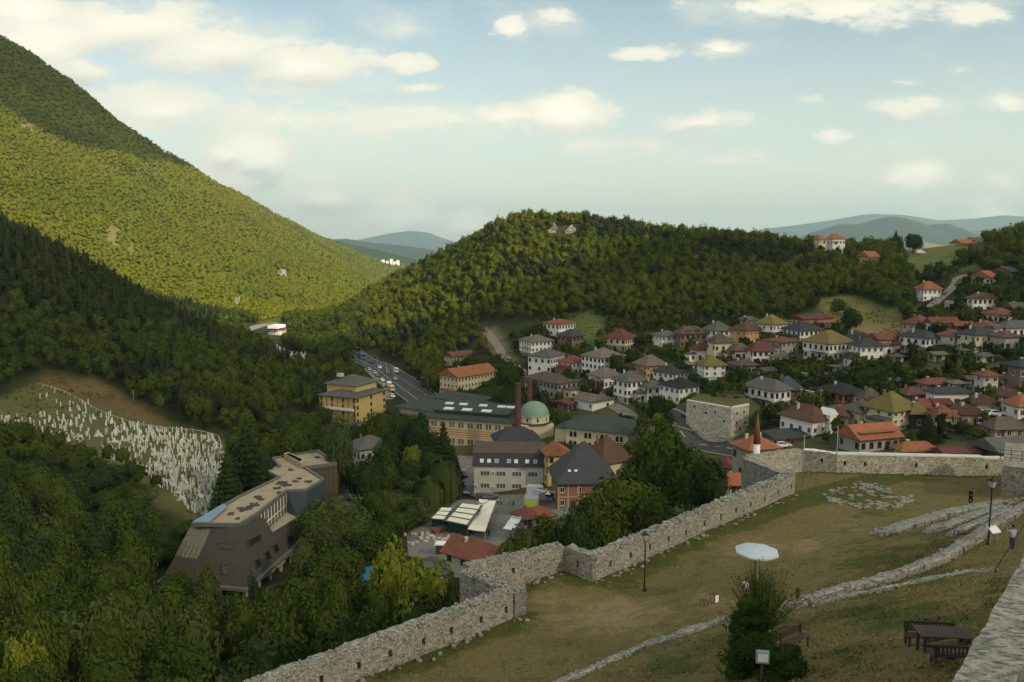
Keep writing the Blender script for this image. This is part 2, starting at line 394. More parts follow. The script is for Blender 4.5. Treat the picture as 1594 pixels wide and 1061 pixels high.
# ground cover zones, by where they lie on the slopes
PX, PY = projn(XG, YG, G)
cover = np.zeros((NU, NV, 4)); cover[..., 3] = 1
cover[..., :3] = (.036, .042, .016)
def paint(poly, c, y0, y1, soft=None):
    k = inpoly(PX, PY, poly) & (YG > y0) & (YG < y1); cover[k, :3] = c
paint([(-50,650),(40,600),(95,585),(150,600),(260,660),(352,684),(362,720),(352,800),(300,812),(250,790),(150,745),(60,700),(-50,690)], (.115,.115,.045), 190, 345)
paint([(60,585),(150,590),(290,670),(250,665),(180,640),(90,612)], (.14,.095,.045), 200, 345)
paint([(650,700),(880,600),(900,540),(1010,520),(1300,480),(1594,470),(1700,720),(1100,800),(850,860),(640,860)], (.075,.082,.034), 150, 420)
paint([(1262,466),(1330,460),(1400,490),(1410,520),(1330,525),(1290,505)], (.16,.15,.05), 300, 480)
paint([(1330,500),(1440,515),(1420,530),(1340,525)], (.24,.17,.08), 280, 430)
paint([(1395,390),(1470,380),(1530,385),(1530,420),(1430,430),(1395,410)], (.135,.145,.045), 380, 640)
paint([(740,505),(770,510),(805,560),(790,575),(765,545)], (.20,.17,.10), 300, 480)
paint([(880,500),(925,480),(950,520),(900,540)], (.10,.12,.04), 300, 480)
paint([(1000,655),(1180,640),(1220,700),(1130,735),(1030,700)], (.095,.11,.04), 180, 300)
paint([(1080,575),(1150,615),(1140,635),(1060,630)], (.12,.12,.05), 230, 330)
paint([(160,350),(190,350),(215,400),(170,400)], (.17,.145,.055), 600, 1500)
# cutbanks and clearings on the big mountain
paint([(20,190),(60,195),(55,212),(25,205)], (.30,.18,.09), 700, 2000)
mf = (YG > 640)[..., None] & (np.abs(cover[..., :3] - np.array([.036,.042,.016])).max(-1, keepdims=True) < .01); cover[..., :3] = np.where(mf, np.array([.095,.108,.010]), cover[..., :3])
for k in range(3): cover[..., k] = blur(blur(cover[..., k], 3, 0), 2, 1)
gi = (np.arange(NU)[:, None] * NV + np.arange(NV)[None, :])
quad = np.stack([gi[:-1, :-1], gi[1:, :-1], gi[1:, 1:], gi[:-1, 1:]], -1).reshape(-1, 4)
TV = np.stack([XG, YG, G], -1).reshape(-1, 3)
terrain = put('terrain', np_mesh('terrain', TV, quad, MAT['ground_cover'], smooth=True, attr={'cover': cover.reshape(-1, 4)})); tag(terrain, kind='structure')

# wide ground under everything, out to the horizon
mb = MB(); ring = []
for k in range(40):
    t = 2 * math.pi * k / 40; ring.append((42000 * math.cos(t), 42000 * math.sin(t)))
mb.poly([(x, y, -185) for x, y in ring]); pl = mb.obj('ground', flat('far_ground', (.05,.065,.03), .95, .1)); tag(pl, kind='structure')

# far ranges
def ridge(name, pts, Y, depth, base, c, seed):
    """a mountain range: crest from (px, py) at distance Y"""
    n_ = 160; us = np.linspace(pts[0][0], pts[-1][0], n_); cr = np.interp(us, [p[0] for p in pts], [p[1] for p in pts])
    X = np.array([at(a_, c_, Y).x for a_, c_ in zip(us, cr)]); Z = np.array([at(a_, c_, Y).z for a_, c_ in zip(us, cr)])
    rows = 26; V_ = []
    for j in range(rows):
        t = j / (rows - 1) * 2 - 1; k = (1 - abs(t)) ** 0.9
        Yj = Y + t * depth; sc = 1.0
        z = base + (Z - base) * k + fbm(X / (depth * .35), np.full(n_, Yj / (depth * .35)) + seed, o=4) * (depth * .035) * (1 - k) * (1 if abs(t) < 1 else 0)
        V_.append(np.stack([X * sc, np.full(n_, Yj) + fbm(X / depth * 2, X * 0 + j + seed) * depth * .03, z], -1))
    V_ = np.concatenate(V_); g = np.arange(rows * n_).reshape(rows, n_)
    q = np.stack([g[:-1, :-1], g[:-1, 1:], g[1:, 1:], g[1:, :-1]], -1).reshape(-1, 4)
    o = put(name, np_mesh(name, V_, q, flat('range_' + str(seed), c, .95, .05, var=.2), smooth=True)); tag(o, kind='structure')
ridge('mountain', [(980,402),(1120,372),(1180,356),(1230,350),(1300,340),(1350,331),(1400,332),(1460,341),(1520,338),(1560,333),(1620,336),(1760,350),(1900,400)], 14000, 2500, -180, (.04,.06,.035), 1)
ridge('mountain', [(1200,400),(1262,361),(1310,347),(1345,346),(1370,338),(1390,334),(1410,338),(1440,349),(1468,346),(1500,358),(1540,372),(1600,400)], 7500, 1300, -180, (.03,.045,.028), 2)
ridge('mountain', [(1440,400),(1500,362),(1560,350),(1620,342),(1720,350),(1850,400)], 10500, 1500, -180, (.04,.06,.03), 3)
ridge('mountain', [(480,396),(530,378),(580,368),(610,362),(640,358),(668,361),(690,370),(740,385),(800,398)], 17000, 2500, -180, (.04,.06,.035), 4)
ridge('hill', [(440,400),(500,372),(540,370),(580,377),(620,380),(660,386),(720,398)], 8000, 1200, -180, (.03,.045,.028), 5)
ridge('hill', [(380,404),(470,356),(520,372),(570,384),(620,396),(660,407)], 4300, 700, -175, (.035,.055,.02), 6)
# ------------------------------------------------------------------ woods
ICO = None
def ico(sub):
    bm = bmesh.new(); bmesh.ops.create_icosphere(bm, subdivisions=sub, radius=1.0)
    v = np.array([p.co[:] for p in bm.verts]); f = np.array([[q.index for q in t.verts] for t in bm.faces]); bm.free(); return v, f
IV1, IF1 = ico(1); IV2, IF2 = ico(2); IV3, IF3 = ico(3)
def crown_broad(nl, leaf, rng, core=2, lobes=14, squash=.85, drop=.0):
    """unit crown (radius about 1, centre at origin): lumpy inner mass and loose leaf sprays"""
    th = rng.uniform(0, 2*np.pi, lobes); ph = np.arccos(rng.uniform(-.55, 1, lobes)); rr = rng.uniform(.35, .76, lobes)
    C = np.stack([np.sin(ph)*np.cos(th), np.sin(ph)*np.sin(th), np.cos(ph)*squash], -1) * rr[:, None]
    LR = rng.uniform(.20, .44, lobes)
    iv, if_ = (IV1, IF1) if core == 1 else (IV2, IF2)
    def surf(d):
        best = np.full(len(d), .30)
        for c, r in zip(C, LR):
            bq = d @ c; disc = bq*bq - (c @ c) + r*r; ok = disc > 0
            best = np.where(ok, np.maximum(best, bq + np.sqrt(np.maximum(disc, 0))), best)
        return best
    V = [iv * (surf(iv) * .86)[:, None]]; Fc = if_
    k = rng.integers(0, lobes, nl); d = rng.normal(size=(nl, 3)); d /= np.linalg.norm(d, axis=1)[:, None]
    P = C[k] + d * (LR[k] * rng.uniform(.80, 1.24, nl))[:, None]
    own = P / np.maximum(np.linalg.norm(P, axis=1), .01)[:, None]
    keep = np.linalg.norm(P, axis=1) > surf(own) * .80
    P = P[keep]; d = d[keep]; own = own[keep]; m_ = len(P)
    P[:, 2] -= drop * rng.random(m_) * np.maximum(0, .6 - P[:, 2])
    nrm = own * .6 + d * .5 + rng.normal(size=(m_, 3)) * .55 + np.array([0, 0, .25]); nrm /= np.linalg.norm(nrm, axis=1)[:, None]
    t = np.cross(nrm, rng.normal(size=(m_, 3))); t /= np.linalg.norm(t, axis=1)[:, None]; s_ = np.cross(nrm, t)
    L = leaf * rng.uniform(.6, 1.45, m_)[:, None]
    q = np.stack([P - t*L, P - s_*L*.55 + t*L*.1, P + t*L, P + s_*L*.62], 1).reshape(-1, 3)
    n0 = len(iv); Fq = (np.arange(m_*4).reshape(-1, 4) + n0)
    return np.concatenate([V[0], q]), Fc, Fq
def crown_cone(nl, leaf, rng, h=3.2, tiers=9):
    """unit conifer: radius 1 at the bottom, height h, tiers of drooping sprays"""
    n_ = 9; ring = []
    prof = []
    for k in range(tiers):
        z = h * k / tiers; r = (1 - k / tiers) ** .85
        prof += [(r * rng.uniform(.72, .86), z), (r * .52, z + h/tiers*.62)]
    prof += [(.02, h)]
    V = []; 
    for (r, z) in prof:
        for j in range(n_):
            t = 2*np.pi*j/n_ + z; V.append((r*np.cos(t)*rng.uniform(.85, 1.15), r*np.sin(t)*rng.uniform(.85, 1.15), z))
    V = np.array(V); g = np.arange(len(prof)*n_).reshape(-1, n_)
    Fq0 = np.stack([g[:-1], np.roll(g, -1, 1)[:-1], np.roll(g, -1, 1)[1:], g[1:]], -1).reshape(-1, 4)
    z = h * (1 - rng.random(nl) ** .6) ; z = h * (1 - np.sqrt(rng.random(nl))); r = (1 - z/h) ** .85 * rng.uniform(.6, 1.12, nl) + .03; t = rng.uniform(0, 2*np.pi, nl)
    tier = np.floor(z / h * tiers) / tiers * h; z = tier + (z - tier) * .45
    P = np.stack([r*np.cos(t), r*np.sin(t), z + .0], -1); out = np.stack([np.cos(t), np.sin(t), np.full(nl, -.35)], -1)
    out += rng.normal(size=(nl, 3)) * .3; out /= np.linalg.norm(out, axis=1)[:, None]
    sd_ = np.cross(out, np.array([0, 0, 1.0])); sd_ /= np.linalg.norm(sd_, axis=1)[:, None]; sd_ += rng.normal(size=(nl, 3)) * .3
    L = leaf * rng.uniform(.6, 1.4, nl)[:, None]
    q = np.stack([P - out*L, P - sd_*L*.5, P + out*L, P + sd_*L*.5], 1).reshape(-1, 3)
    Fq = np.arange(nl*4).reshape(-1, 4) + len(V)
    return np.concatenate([V, q]), np.zeros((0, 3), int), np.concatenate([Fq0, Fq])
def crown_willow(nl, leaf, rng):
    """weeping crown: strands hanging from a dome"""
    V, Fc, Fq = crown_broad(nl // 3, leaf*1.3, rng, lobes=12)
    V = V.copy(); V[:len(IV2)] *= .72; ns = nl // 8; th = rng.uniform(0, 2*np.pi, ns); rr = np.sqrt(rng.uniform(.05, 1, ns)) * .95
    q = []; 
    for a, r in zip(th, rr):
        fz_ = float(fbm(math.cos(a)*1.7+3, math.sin(a)*1.7, r*2, o=3)); top = math.sqrt(max(0, 1 - r*r)) * .8 + .22*fz_; r2_ = 1 + .20*fz_; ln = rng.uniform(.5, 1.25) * (.5 + r*.7); x = r*r2_*math.cos(a); y = r*r2_*math.sin(a); steps = 7
        for k in range(steps):
            z = top - ln * k / steps; o = 1 + .05*k/steps; j = rng.normal(size=2)*.015
            wv = np.array([-math.sin(a), math.cos(a), 0]) * leaf * rng.uniform(.7, 1.6)
            p0 = np.array([x*o + j[0], y*o + j[1], z]); p1 = p0 - np.array([0, 0, ln/steps*1.15]) 
            q += [p0, p0*.5+p1*.5 + wv, p1, p0*.5+p1*.5 - wv]
    q = np.array(q); base = len(V)
    return np.concatenate([V, q]), Fc, np.concatenate([Fq, np.arange(len(q)).reshape(-1, 4) + base])

def merge(protos, items, name, material):
    """items rows: x, y, z, sx, sz, rot, tint -> one mesh"""
    items = np.asarray(items); which = RNG.integers(0, len(protos), len(items)); VV = []; T3 = []; T4 = []; TI = []; base = 0
    for k, (V, F3, F4) in enumerate(protos):
        it = items[which == k]; m_ = len(it)
        if not m_: continue
        c, s_ = np.cos(it[:, 5])[:, None], np.sin(it[:, 5])[:, None]
        X = (V[None, :, 0]*c - V[None, :, 1]*s_) * it[:, 3:4] + it[:, 0:1]; Y = (V[None, :, 0]*s_ + V[None, :, 1]*c) * it[:, 3:4] + it[:, 1:2]
        Z = V[None, :, 2] * it[:, 4:5] + it[:, 2:3]
        VV.append(np.stack([X, Y, Z], -1).reshape(-1, 3)); TI.append(np.repeat(it[:, 6], len(V)))
        off = base + np.arange(m_) * len(V)
        if len(F3): T3.append((F3[None] + off[:, None, None]).reshape(-1, 3))
        if len(F4): T4.append((F4[None] + off[:, None, None]).reshape(-1, 4))
        base += m_ * len(V)
    fl = ([np.concatenate(T3)] if T3 else []) + ([np.concatenate(T4)] if T4 else [])
    return put(name, np_mesh(name, np.concatenate(VV), fl, material, attr={'tint': np.concatenate(TI)}))

def polar_scatter(u0, u1, y0, y1, spacing):
    """jittered points on the slopes, spacing may grow with distance: spacing(Y)"""
    out = []; Y = y0
    while Y < y1:
        s_ = spacing(Y); nx = int((u1 - u0) * Y / s_)
        x = (u0 * Y) + (np.arange(nx) + RNG.random(nx) * .9 + .05) * s_; y = Y + RNG.random(nx) * s_ * .95
        out.append(np.stack([x, y], -1)); Y += s_
    p = np.concatenate(out); z = Zt(p[:, 0], p[:, 1]); return np.column_stack([p, z])
NO_TREES = [   # clearings, by ground position seen from the fortress
    ([(-60,640),(40,590),(95,580),(150,592),(262,652),(358,680),(366,720),(352,800),(306,808),(262,772),(212,742),(150,718),(60,690),(-60,690)], 190, 345),
    ([(1262,466),(1330,458),(1400,488),(1425,520),(1420,535),(1330,530),(1290,508)], 290, 480),
    ([(1395,389),(1470,378),(1530,383),(1530,404),(1480,412),(1430,408),(1395,402)], 380, 700),
    ([(745,500),(768,505),(805,560),(790,575),(765,545)], 300, 480),
    ([(885,500),(925,482),(948,515),(905,535)], 300, 480),
    ([(545,552),(590,545),(700,640),(720,700),(600,700),(560,600)], 240, 560),
    ([(375,508),(440,492),(450,535),(400,545)], 520, 900),
    ([(405,542),(440,540),(508,566),(470,575)], 330, 620),
    ([(845,372),(868,352),(905,352),(900,372),(870,380)], 450, 640),
    ([(1455,470),(1490,420),(1520,412),(1530,425),(1490,450),(1480,480)], 280, 520),
]
def cleared(P):
    px, py = projn(P[:, 0], P[:, 1], P[:, 2]); bad = np.zeros(len(P), bool)
    for poly, y0, y1 in NO_TREES: bad |= inpoly(px, py, poly) & (P[:, 1] > y0) & (P[:, 1] < y1)
    return bad
flat('metal_dark', (.025,.025,.027), .5)
# ------------------------------------------------------------------ fortress yard
def rubble(name, scale=2.6, tone=(.36, .34, .29), white=0.0, dark=(.05, .048, .04), soft=.85):
    m, n, b = mat(name, .95, .1); P = geo(n)
    mp = n.new('ShaderNodeMapping'); mp.inputs['Scale'].default_value = (1, 1, 1.7); n.l.new(P, mp.inputs[0])
    wv = n.mix(.16, mp.outputs[0], n.noise(P, 1.7, 2, .5, out=1))
    v1 = n.new('ShaderNodeTexVoronoi'); v1.feature = 'DISTANCE_TO_EDGE'; v1.inputs['Scale'].default_value = scale; n.l.new(wv, v1.inputs['Vector'])
    v2 = n.new('ShaderNodeTexVoronoi'); v2.inputs['Scale'].default_value = scale; n.l.new(wv, v2.inputs['Vector'])
    big = n.noise(P, .35, 5, .65); fine = n.noise(P, 9, 4, .7)
    sc = n.new('ShaderNodeSeparateColor'); n.l.new(v2.outputs['Color'], sc.inputs[0])
    col = n.mix(sc.outputs[0], tuple(x*.62 for x in tone), tuple(min(1, x*1.30) for x in tone))
    col = n.mix(n.m('MULTIPLY', n.ss(sc.outputs[1], .75, .95), .6), col, (.40, .29, .20))
    col = n.mix(n.m('MULTIPLY', fine, .4), col, tuple(x*.5 for x in tone))
    gap = n.ss(v1.outputs['Distance'], .09, .015)
    col = n.mix(n.m('MULTIPLY', gap, .62*soft), col, tuple(x*.28 for x in tone))
    col = n.mix(n.m('MULTIPLY', n.ss(big, .50, .75), .5*soft), col, (.13, .125, .10))
    hole = n.m('MULTIPLY', n.ss(sc.outputs[2], .90, .93), n.ss(v1.outputs['Distance'], .02, .06))
    col = n.mix(n.m('MULTIPLY', hole, .75*soft), col, dark)
    n.l.new(col, b.inputs['Base Color'])
    bump(n, b, n.m('ADD', n.m('MULTIPLY', gap, -1.0), n.m('MULTIPLY', fine, .35)), .9, .07)
    return m
rubble('rubble', 6.2, (.46, .44, .37), soft=.8); rubble('rubble_pale', 5.5, (.60, .57, .46), soft=.75); rubble('rubble_cap', 7.0, (.43, .42, .36)); rubble('rubble_dark', 3.8, (.30, .29, .26)); rubble('rubble_bastion', 2.4, (.64, .61, .50), soft=.45)
m, n, b = mat('weathered_top', .95, .1); P = geo(n); f1 = n.noise(P, 2.2, 6, .72); f2 = n.noise(P, 13, 4, .7); mp = n.new('ShaderNodeMapping'); mp.inputs['Rotation'].default_value = (0,0,.8); mp.inputs['Scale'].default_value = (3.2,9,3); n.l.new(P, mp.inputs[0]); f3 = n.noise(mp.outputs[0], 1.0, 5, .65)
col = n.mix(n.ss(f1, .3, .7), (.15,.15,.12), (.40,.39,.33)); col = n.mix(n.m('MULTIPLY', n.ss(f3, .50, .62), .85), col, (.11,.105,.085)); col = n.mix(n.m('MULTIPLY', n.ss(f2, .55, .75), .5), col, (.46,.45,.38)); n.l.new(col, b.inputs['Base Color']); bump(n, b, n.m('ADD', n.m('MULTIPLY', n.ss(f3, .5, .72), -1.0), f2), .8, .04)
plaster('lime_cap', (.66, .64, .55), amt=.5)
flat("hole_dark", (.01,.01,.01), 1, 0)

def onz(px, py, z): d = ray(px, py); k = z / d.z; return Vector((d.x*k, d.y*k, z))
ZT = -26.6
P1 = onz(819, 914, -26.55); W0 = P1 + (onz(493, 1035, -26.9) - P1) * 2.0
P0 = onz(733, 884, -26.6); P2 = onz(880, 850, -26.6); P3 = onz(923, 870, -26.6); P4 = onz(1238, 738, -25.6)
P5 = onz(1166, 711, -25.8); P6 = onz(1250, 699, -25.8); P7 = onz(1302, 707, -26.0); P8 = onz(1572, 713, -25.9)
LPTS = [(556,1061,-28.9),(819,955,-28.6),(880,892,-28.7),(923,906,-28.6),(1003,920,-28.3),(1080,830,-28.2),(1238,768,-27.7),(1302,738,-28.1),(1440,737,-28.2),(1565,740,-28.1),
        (1350,775,-27.7),(1512,790,-26.6),(1538,848,-21.2),(1575,857,-21.4),(1177,905,-24.6),(880,1061,-26.4),(700,1061,-28.0),(1130,968,-24.3),(1250,940,-23.4),(1380,905,-22.2),(1460,878,-21.6),(1594,790,-24.5),(1530,830,-22.3),
        (1250,1010,-20.4),(1450,1005,-15.6),(1545,888,-19.6),(1420,832,-25.0),(1375,860,-24.3),(1280,860,-26.0)]
A_ = [onz(*p) for p in LPTS] + [Vector(v) for v in ((14, 16, -11.5), (9, 16, -13.5), (2, 22, -17.5), (-10, 30, -26), (30, 30, -12.5), (60, 60, -15), (70, 90, -24), (-20, 42, -29), (5, 35, -20), (20, 42, -19), (34, 44, -17.5))]
AX = np.array([[p.x, p.y] for p in A_]); AZ = np.array([p.z for p in A_])
def _U(r2): return np.where(r2 > 0, r2 * np.log(np.maximum(r2, 1e-12)) * .5, 0)
_K = _U(((AX[:, None] - AX[None])**2).sum(-1)) + np.eye(len(AX)) * 25.0
_Pm = np.column_stack([np.ones(len(AX)), AX]); _M = np.block([[_K, _Pm], [_Pm.T, np.zeros((3, 3))]])
_S = np.linalg.solve(_M, np.concatenate([AZ, np.zeros(3)]))
def LZ(X, Y):
    X = np.asarray(X, float); Y = np.asarray(Y, float); sh = X.shape; q = np.stack([X.ravel(), Y.ravel()], -1)
    r = _U(((q[:, None] - AX[None])**2).sum(-1)) @ _S[:-3] + _S[-3] + q @ _S[-2:]
    return r.reshape(sh)
def lz(x, y): return float(LZ(np.array([x]), np.array([y]))[0])
def hitL(px, py):
    d = ray(px, py); d = d / d.y; Y = 12.0
    while Y < 115:
        if d.z*Y < lz(d.x*Y, Y): break
        Y += .25
    return Vector((d.x*Y, Y, lz(d.x*Y, Y)))
def seg_n(a, b): d = (b - a); d.z = 0; d.normalize(); return Vector((-d.y, d.x, 0))
poly = []
chain = [W0, P1, P0, P2, P3, P4, P5, P6, P7, P8]
for p in chain: poly.append((p.x, p.y))
poly += [(85, P8.y), (85, 8), (-12, 8), (W0.x - 2, W0.y)]
step = .45; gx = np.arange(-32, 86, step); gy = np.arange(9, 106, step); GX, GY = np.meshgrid(gx, gy, indexing='ij')
inside = inpoly(GX, GY, poly)
# a little beyond the inner line, under the walls
for a, b_ in zip(chain[:-1], chain[1:]):
    nrm = seg_n(a, b_); d = (b_ - a); L = math.hypot(d.x, d.y); ux, uy = d.x/L, d.y/L
    s_ = (GX-a.x)*ux + (GY-a.y)*uy; t = (GX-a.x)*nrm.x + (GY-a.y)*nrm.y; inside |= (s_ > -.3) & (s_ < L+.3) & (t >= 0) & (t < .55)
LGZ = LZ(GX, GY) + fbm(GX/3, GY/3, o=3)*.07
cell = inside[:-1, :-1] & inside[1:, :-1] & inside[:-1, 1:] & inside[1:, 1:]
gi = np.arange(GX.size).reshape(GX.shape); q = np.stack([gi[:-1, :-1], gi[1:, :-1], gi[1:, 1:], gi[:-1, 1:]], -1)[cell]
lpx, lpy = projn(GX, GY, LGZ)
green = np.zeros(GX.shape)
for a, b_, wd in ((W0, P1, 1.8), (P0, P2, 1.6), (P2, P3, 1.4), (P3, P4, 2.6), (P7, P8, 1.5), (P6, P7, 1.5)):
    nrm = seg_n(a, b_); d = b_ - a; L = math.hypot(d.x, d.y); s_ = ((GX-a.x)*d.x + (GY-a.y)*d.y)/L; t = -((GX-a.x)*nrm.x + (GY-a.y)*nrm.y)
    green = np.maximum(green, np.clip(1.25 - t/wd/1.4, 0, 1) * ((s_ > -.5) & (s_ < L+.5)))
for (cx, cy, rx, ry, g_) in [(1400,880,110,40,.8),(1330,925,80,25,.6),(1460,850,50,22,.8),(1130,1010,160,35,.5),(1040,1030,60,30,.7),(1400,960,170,30,.75),(1330,1030,80,40,.45),(1200,1000,60,40,.5),(1050,960,30,10,.6),(1340,770,85,28,.7),(1200,790,60,20,.4),(1560,940,60,50,.8),(1400,745,170,8,.5),(1260,1045,60,20,.5),(1480,1040,50,20,.5)]:
    q2 = ((lpx-cx)/rx)**2 + ((lpy-cy)/ry)**2; green = np.maximum(green, g_*np.exp(-q2*1.2))
bare = np.zeros(GX.shape)
for (cx, cy, rx, ry, g_) in [(950,955,150,40,.9),(1250,850,60,25,.7),(1180,850,120,30,.6),(1330,820,60,30,.5),(860,935,50,20,.8),(1000,990,120,30,.5),(1420,1010,60,30,.3),(1110,935,60,25,.8)]:
    q2 = ((lpx-cx)/rx)**2 + ((lpy-cy)/ry)**2; bare = np.maximum(bare, g_*np.exp(-q2*1.2))
m, n, b = mat('lawn', .95, .1); P = geo(n)
ag = n.new('ShaderNodeAttribute'); ag.attribute_name = 'green'; ab = n.new('ShaderNodeAttribute'); ab.attribute_name = 'bare'
n1 = n.noise(P, .28, 6, .68); n2 = n.noise(P, 1.6, 5, .7); n3 = n.noise(P, 11, 4, .7)
gf = n.ss(n.m('ADD', n.m('ADD', ag.outputs['Fac'], n.m('MULTIPLY', n.m('SUBTRACT', n1, .5), 3.0)), n.m('MULTIPLY', n.m('SUBTRACT', n2, .5), 1.6)), .12, .80)
col = n.mix(n2, (.235, .18, .070), (.165, .135, .048))
n4 = n.noise(P, 4.5, 6, .75); col = n.mix(n.ss(n4, .38, .66), col, n.mix(1.0, col, (.52, .56, .58), 'MULTIPLY')); col = n.mix(n.ss(n.noise(P, 22, 3, .8), .5, .72, 0, .45), col, (.36, .29, .14))
col = n.mix(gf, col, n.mix(n2, (.052, .068, .016), (.085, .092, .022)))
bf = n.ss(n.m('ADD', ab.outputs['Fac'], n.m('MULTIPLY', n.m('SUBTRACT', n.noise(P, .8, 5, .7), .5), 2.4)), .35, 1.0)
col = n.mix(n.m('MULTIPLY', bf, .75), col, (.33, .24, .13))
col = n.mix(n.ss(n3, .35, .75, 0, .4), col, (.14, .12, .04))
n.l.new(col, b.inputs['Base Color']); bump(n, b, n.m('ADD', n3, n.m('MULTIPLY', n2, 1.5)), .7, .06)
lawn = put('lawn', np_mesh('lawn', np.stack([GX, GY, LGZ], -1).reshape(-1, 3), q, MAT['lawn'], smooth=True, attr={'green': green.ravel(), 'bare': bare.ravel()})); tag(lawn, kind='structure')
# drop the unused points
bm = bmesh.new(); bm.from_mesh(lawn.data); bmesh.ops.delete(bm, geom=[v for v in bm.verts if not v.link_faces], context='VERTS'); bm.to_mesh(lawn.data); bm.free()

def wall_run(name, A, B, thick, zA, zB, zlo, mats, holes=(), parent=None, cap_z=.0, jag=.10, res=.30, side=1, flatcap=False):
    """a rubble wall; A->B is the yard-side edge, thickness to the other side. holes: distances along"""
    d = Vector((B.x-A.x, B.y-A.y, 0)); L = d.length; d.normalize(); nr = Vector((-d.y, d.x, 0)) * side
    n_ = max(4, int(L/res)); zn = max(4, int(min(zA - zlo, 4.0)/.28)); rows = [zlo + (min(zA, zB) - 3.2 - zlo) * 0] if False else None
    hs = [0.0] + list(np.linspace(max(.3, (zA - zlo) - 3.4), zA - zlo, 13)) if zA - zlo > 3.8 else list(np.linspace(0, zA - zlo, 13))
    S_ = np.linspace(0, L, n_+1); V_ = []; idx = {}; faces = []; mi = []
    def P_(s, o, h):   # h measured from zlo at A, top follows zB
        t = s / L; top = zA*(1-t) + zB*t; z = zlo + (top - zlo) * (h / (zA - zlo))
        return (A.x + d.x*s + nr.x*o, A.y + d.y*s + nr.y*o, z)
    G1 = np.array([[P_(s, 0, h) for h in hs] for s in S_]); G2 = np.array([[P_(s, thick, h) for h in hs] for s in S_])
    nt = max(2, int(thick/.3)); GT = np.array([[P_(s, thick*k/nt, hs[-1]) for k in range(nt+1)] for s in S_])
    def disp(Gm, top=False):
        x, y, z = Gm[..., 0], Gm[..., 1], Gm[..., 2]; a = .035
        dx = fbm(x*2.1, y*2.1, z*2.1, o=2)*a; dy = fbm(x*2.1+40, y*2.1, z*2.1, o=2)*a
        dz = fbm(x*1.7, y*1.7+70, x*0, o=3)*jag
        zt_ = (zA*1.0); w_ = np.clip((z - (zlo + (zA-zlo)*.8)) / ((zA-zlo)*.2 + 1e-6), 0, 1)
        return np.stack([x+dx, y+dy, z + dz*w_ + (fbm(x*.3, y*.3, o=2)*.05*w_)], -1)
    G1, G2, GT = disp(G1), disp(G2), disp(GT)
    b = MB(); hh = len(hs)
    def grid(Gm, skip=(), m=0, flip=False):
        base = len(b.v); ni, nj = Gm.shape[:2]; b.v += [tuple(x) for x in Gm.reshape(-1, 3)]
        for i in range(ni-1):
            for j in range(nj-1):
                if (i, j) in skip: continue
                f = (base+i*nj+j, base+(i+1)*nj+j, base+(i+1)*nj+j+1, base+i*nj+j+1); b.f.append(f[::-1] if flip else f); b.m.append(m); b.sm.append(False)
    skip = set()
    for hpos in holes:
        i = int(hpos/L*n_); j = hh - 6
        if 0 < i < n_-1:
            skip |= {(i, j), (i, j+1)}
            c = [G1[i, j], G1[i+1, j], G1[i+1, j+2], G1[i, j+2]]; base = len(b.v); b.v += [tuple(x) for x in c] + [tuple(np.array(x) + np.array([nr.x, nr.y, 0])*thick*.7) for x in c]
            for k in range(4): b.f.append((base+k, base+(k+1)%4, base+4+(k+1)%4, base+4+k)); b.m.append(0); b.sm.append(False)
            b.f.append((base+4, base+5, base+6, base+7)); b.m.append(2); b.sm.append(False)
    grid(G1, skip, 0, side < 0); grid(G2, (), 0, side > 0); grid(GT, (), 1, side < 0)
    for i in (0, n_):   # ends
        for j in range(hh-1): b.f.append(tuple([len(b.v)+k for k in range(4)])); b.v += [tuple(G1[i, j]), tuple(G2[i, j]), tuple(G2[i, j+1]), tuple(G1[i, j+1])]; b.m.append(0); b.sm.append(False)
    o = b.obj(name, [MAT[x] for x in mats] + [MAT['hole_dark']], parent)
    # loose cap stones give the top its broken edge
    return o
fw = empty('fortress_wall', (P3.x, P3.y, -28.6), 0, 'long zigzag rubble stone wall with loopholes enclosing the dry grass yard', 'wall'); 
def wsec(A, B, th, mats, holes=(), zlo=-44, jag=.10, pale=False):
    o = wall_run('wall_section', A, B, th, A.z, B.z, zlo, mats, holes, None, jag=jag); o.parent = fw; o.matrix_parent_inverse = Matrix.Translation(-fw.location); return o
LW1 = (P1-W0).length
wsec(W0, P1, 1.15, ['rubble', 'rubble_cap'], [LW1 - 1.9 - 2.55*k for k in range(11)])
wsec(P1, P0, 1.3, ['rubble_dark', 'rubble_cap'])
wsec(P0, P2, 1.25, ['rubble', 'rubble_cap'], [4.2])
wsec(P2, P3, .9, ['rubble', 'rubble_cap'], [1.6])
L4 = (P4-P3).length
wsec(P3, P4, 1.2, ['rubble', 'rubble_cap'], [2.2 + 2.75*k for k in range(int(L4/2.75))], jag=.2)
wsec(P4, P5, 1.0, ['rubble_dark', 'rubble_cap'])
wsec(P5, P6, 1.1, ['rubble_pale', 'rubble_cap'])
wsec(P6, P7, .9, ['rubble', 'lime_cap'], [2.4])
wsec(P7, P8, 1.0, ['rubble_pale', 'lime_cap'], [1.2, 3.6, 9.5, 17.5], jag=.04)
# lime mortar capping along the sunlit back wall, the step in it
for A, B in ((P7, P8),):
    d = (B-A); L = d.length; d.normalize(); nr = Vector((-d.y, d.x, 0)); b = MB(); n_ = 60
    for k in range(n_):
        s0, s1 = L*k/n_, L*(k+1)/n_; z = A.z + (B.z-A.z)*k/n_ + .10 - (.14 if k > 50 else 0); w = [A + d*s0 - nr*.06, A + d*s1 - nr*.06, A + d*s1 + nr*1.06, A + d*s0 + nr*1.06]
        b.prism([(p.x - fw.location.x, p.y - fw.location.y) for p in w], z - .16 - fw.location.z, z - fw.location.z + RNG.uniform(-.01, .01))
    b.obj('mortar_cap', MAT['lime_cap'], fw)
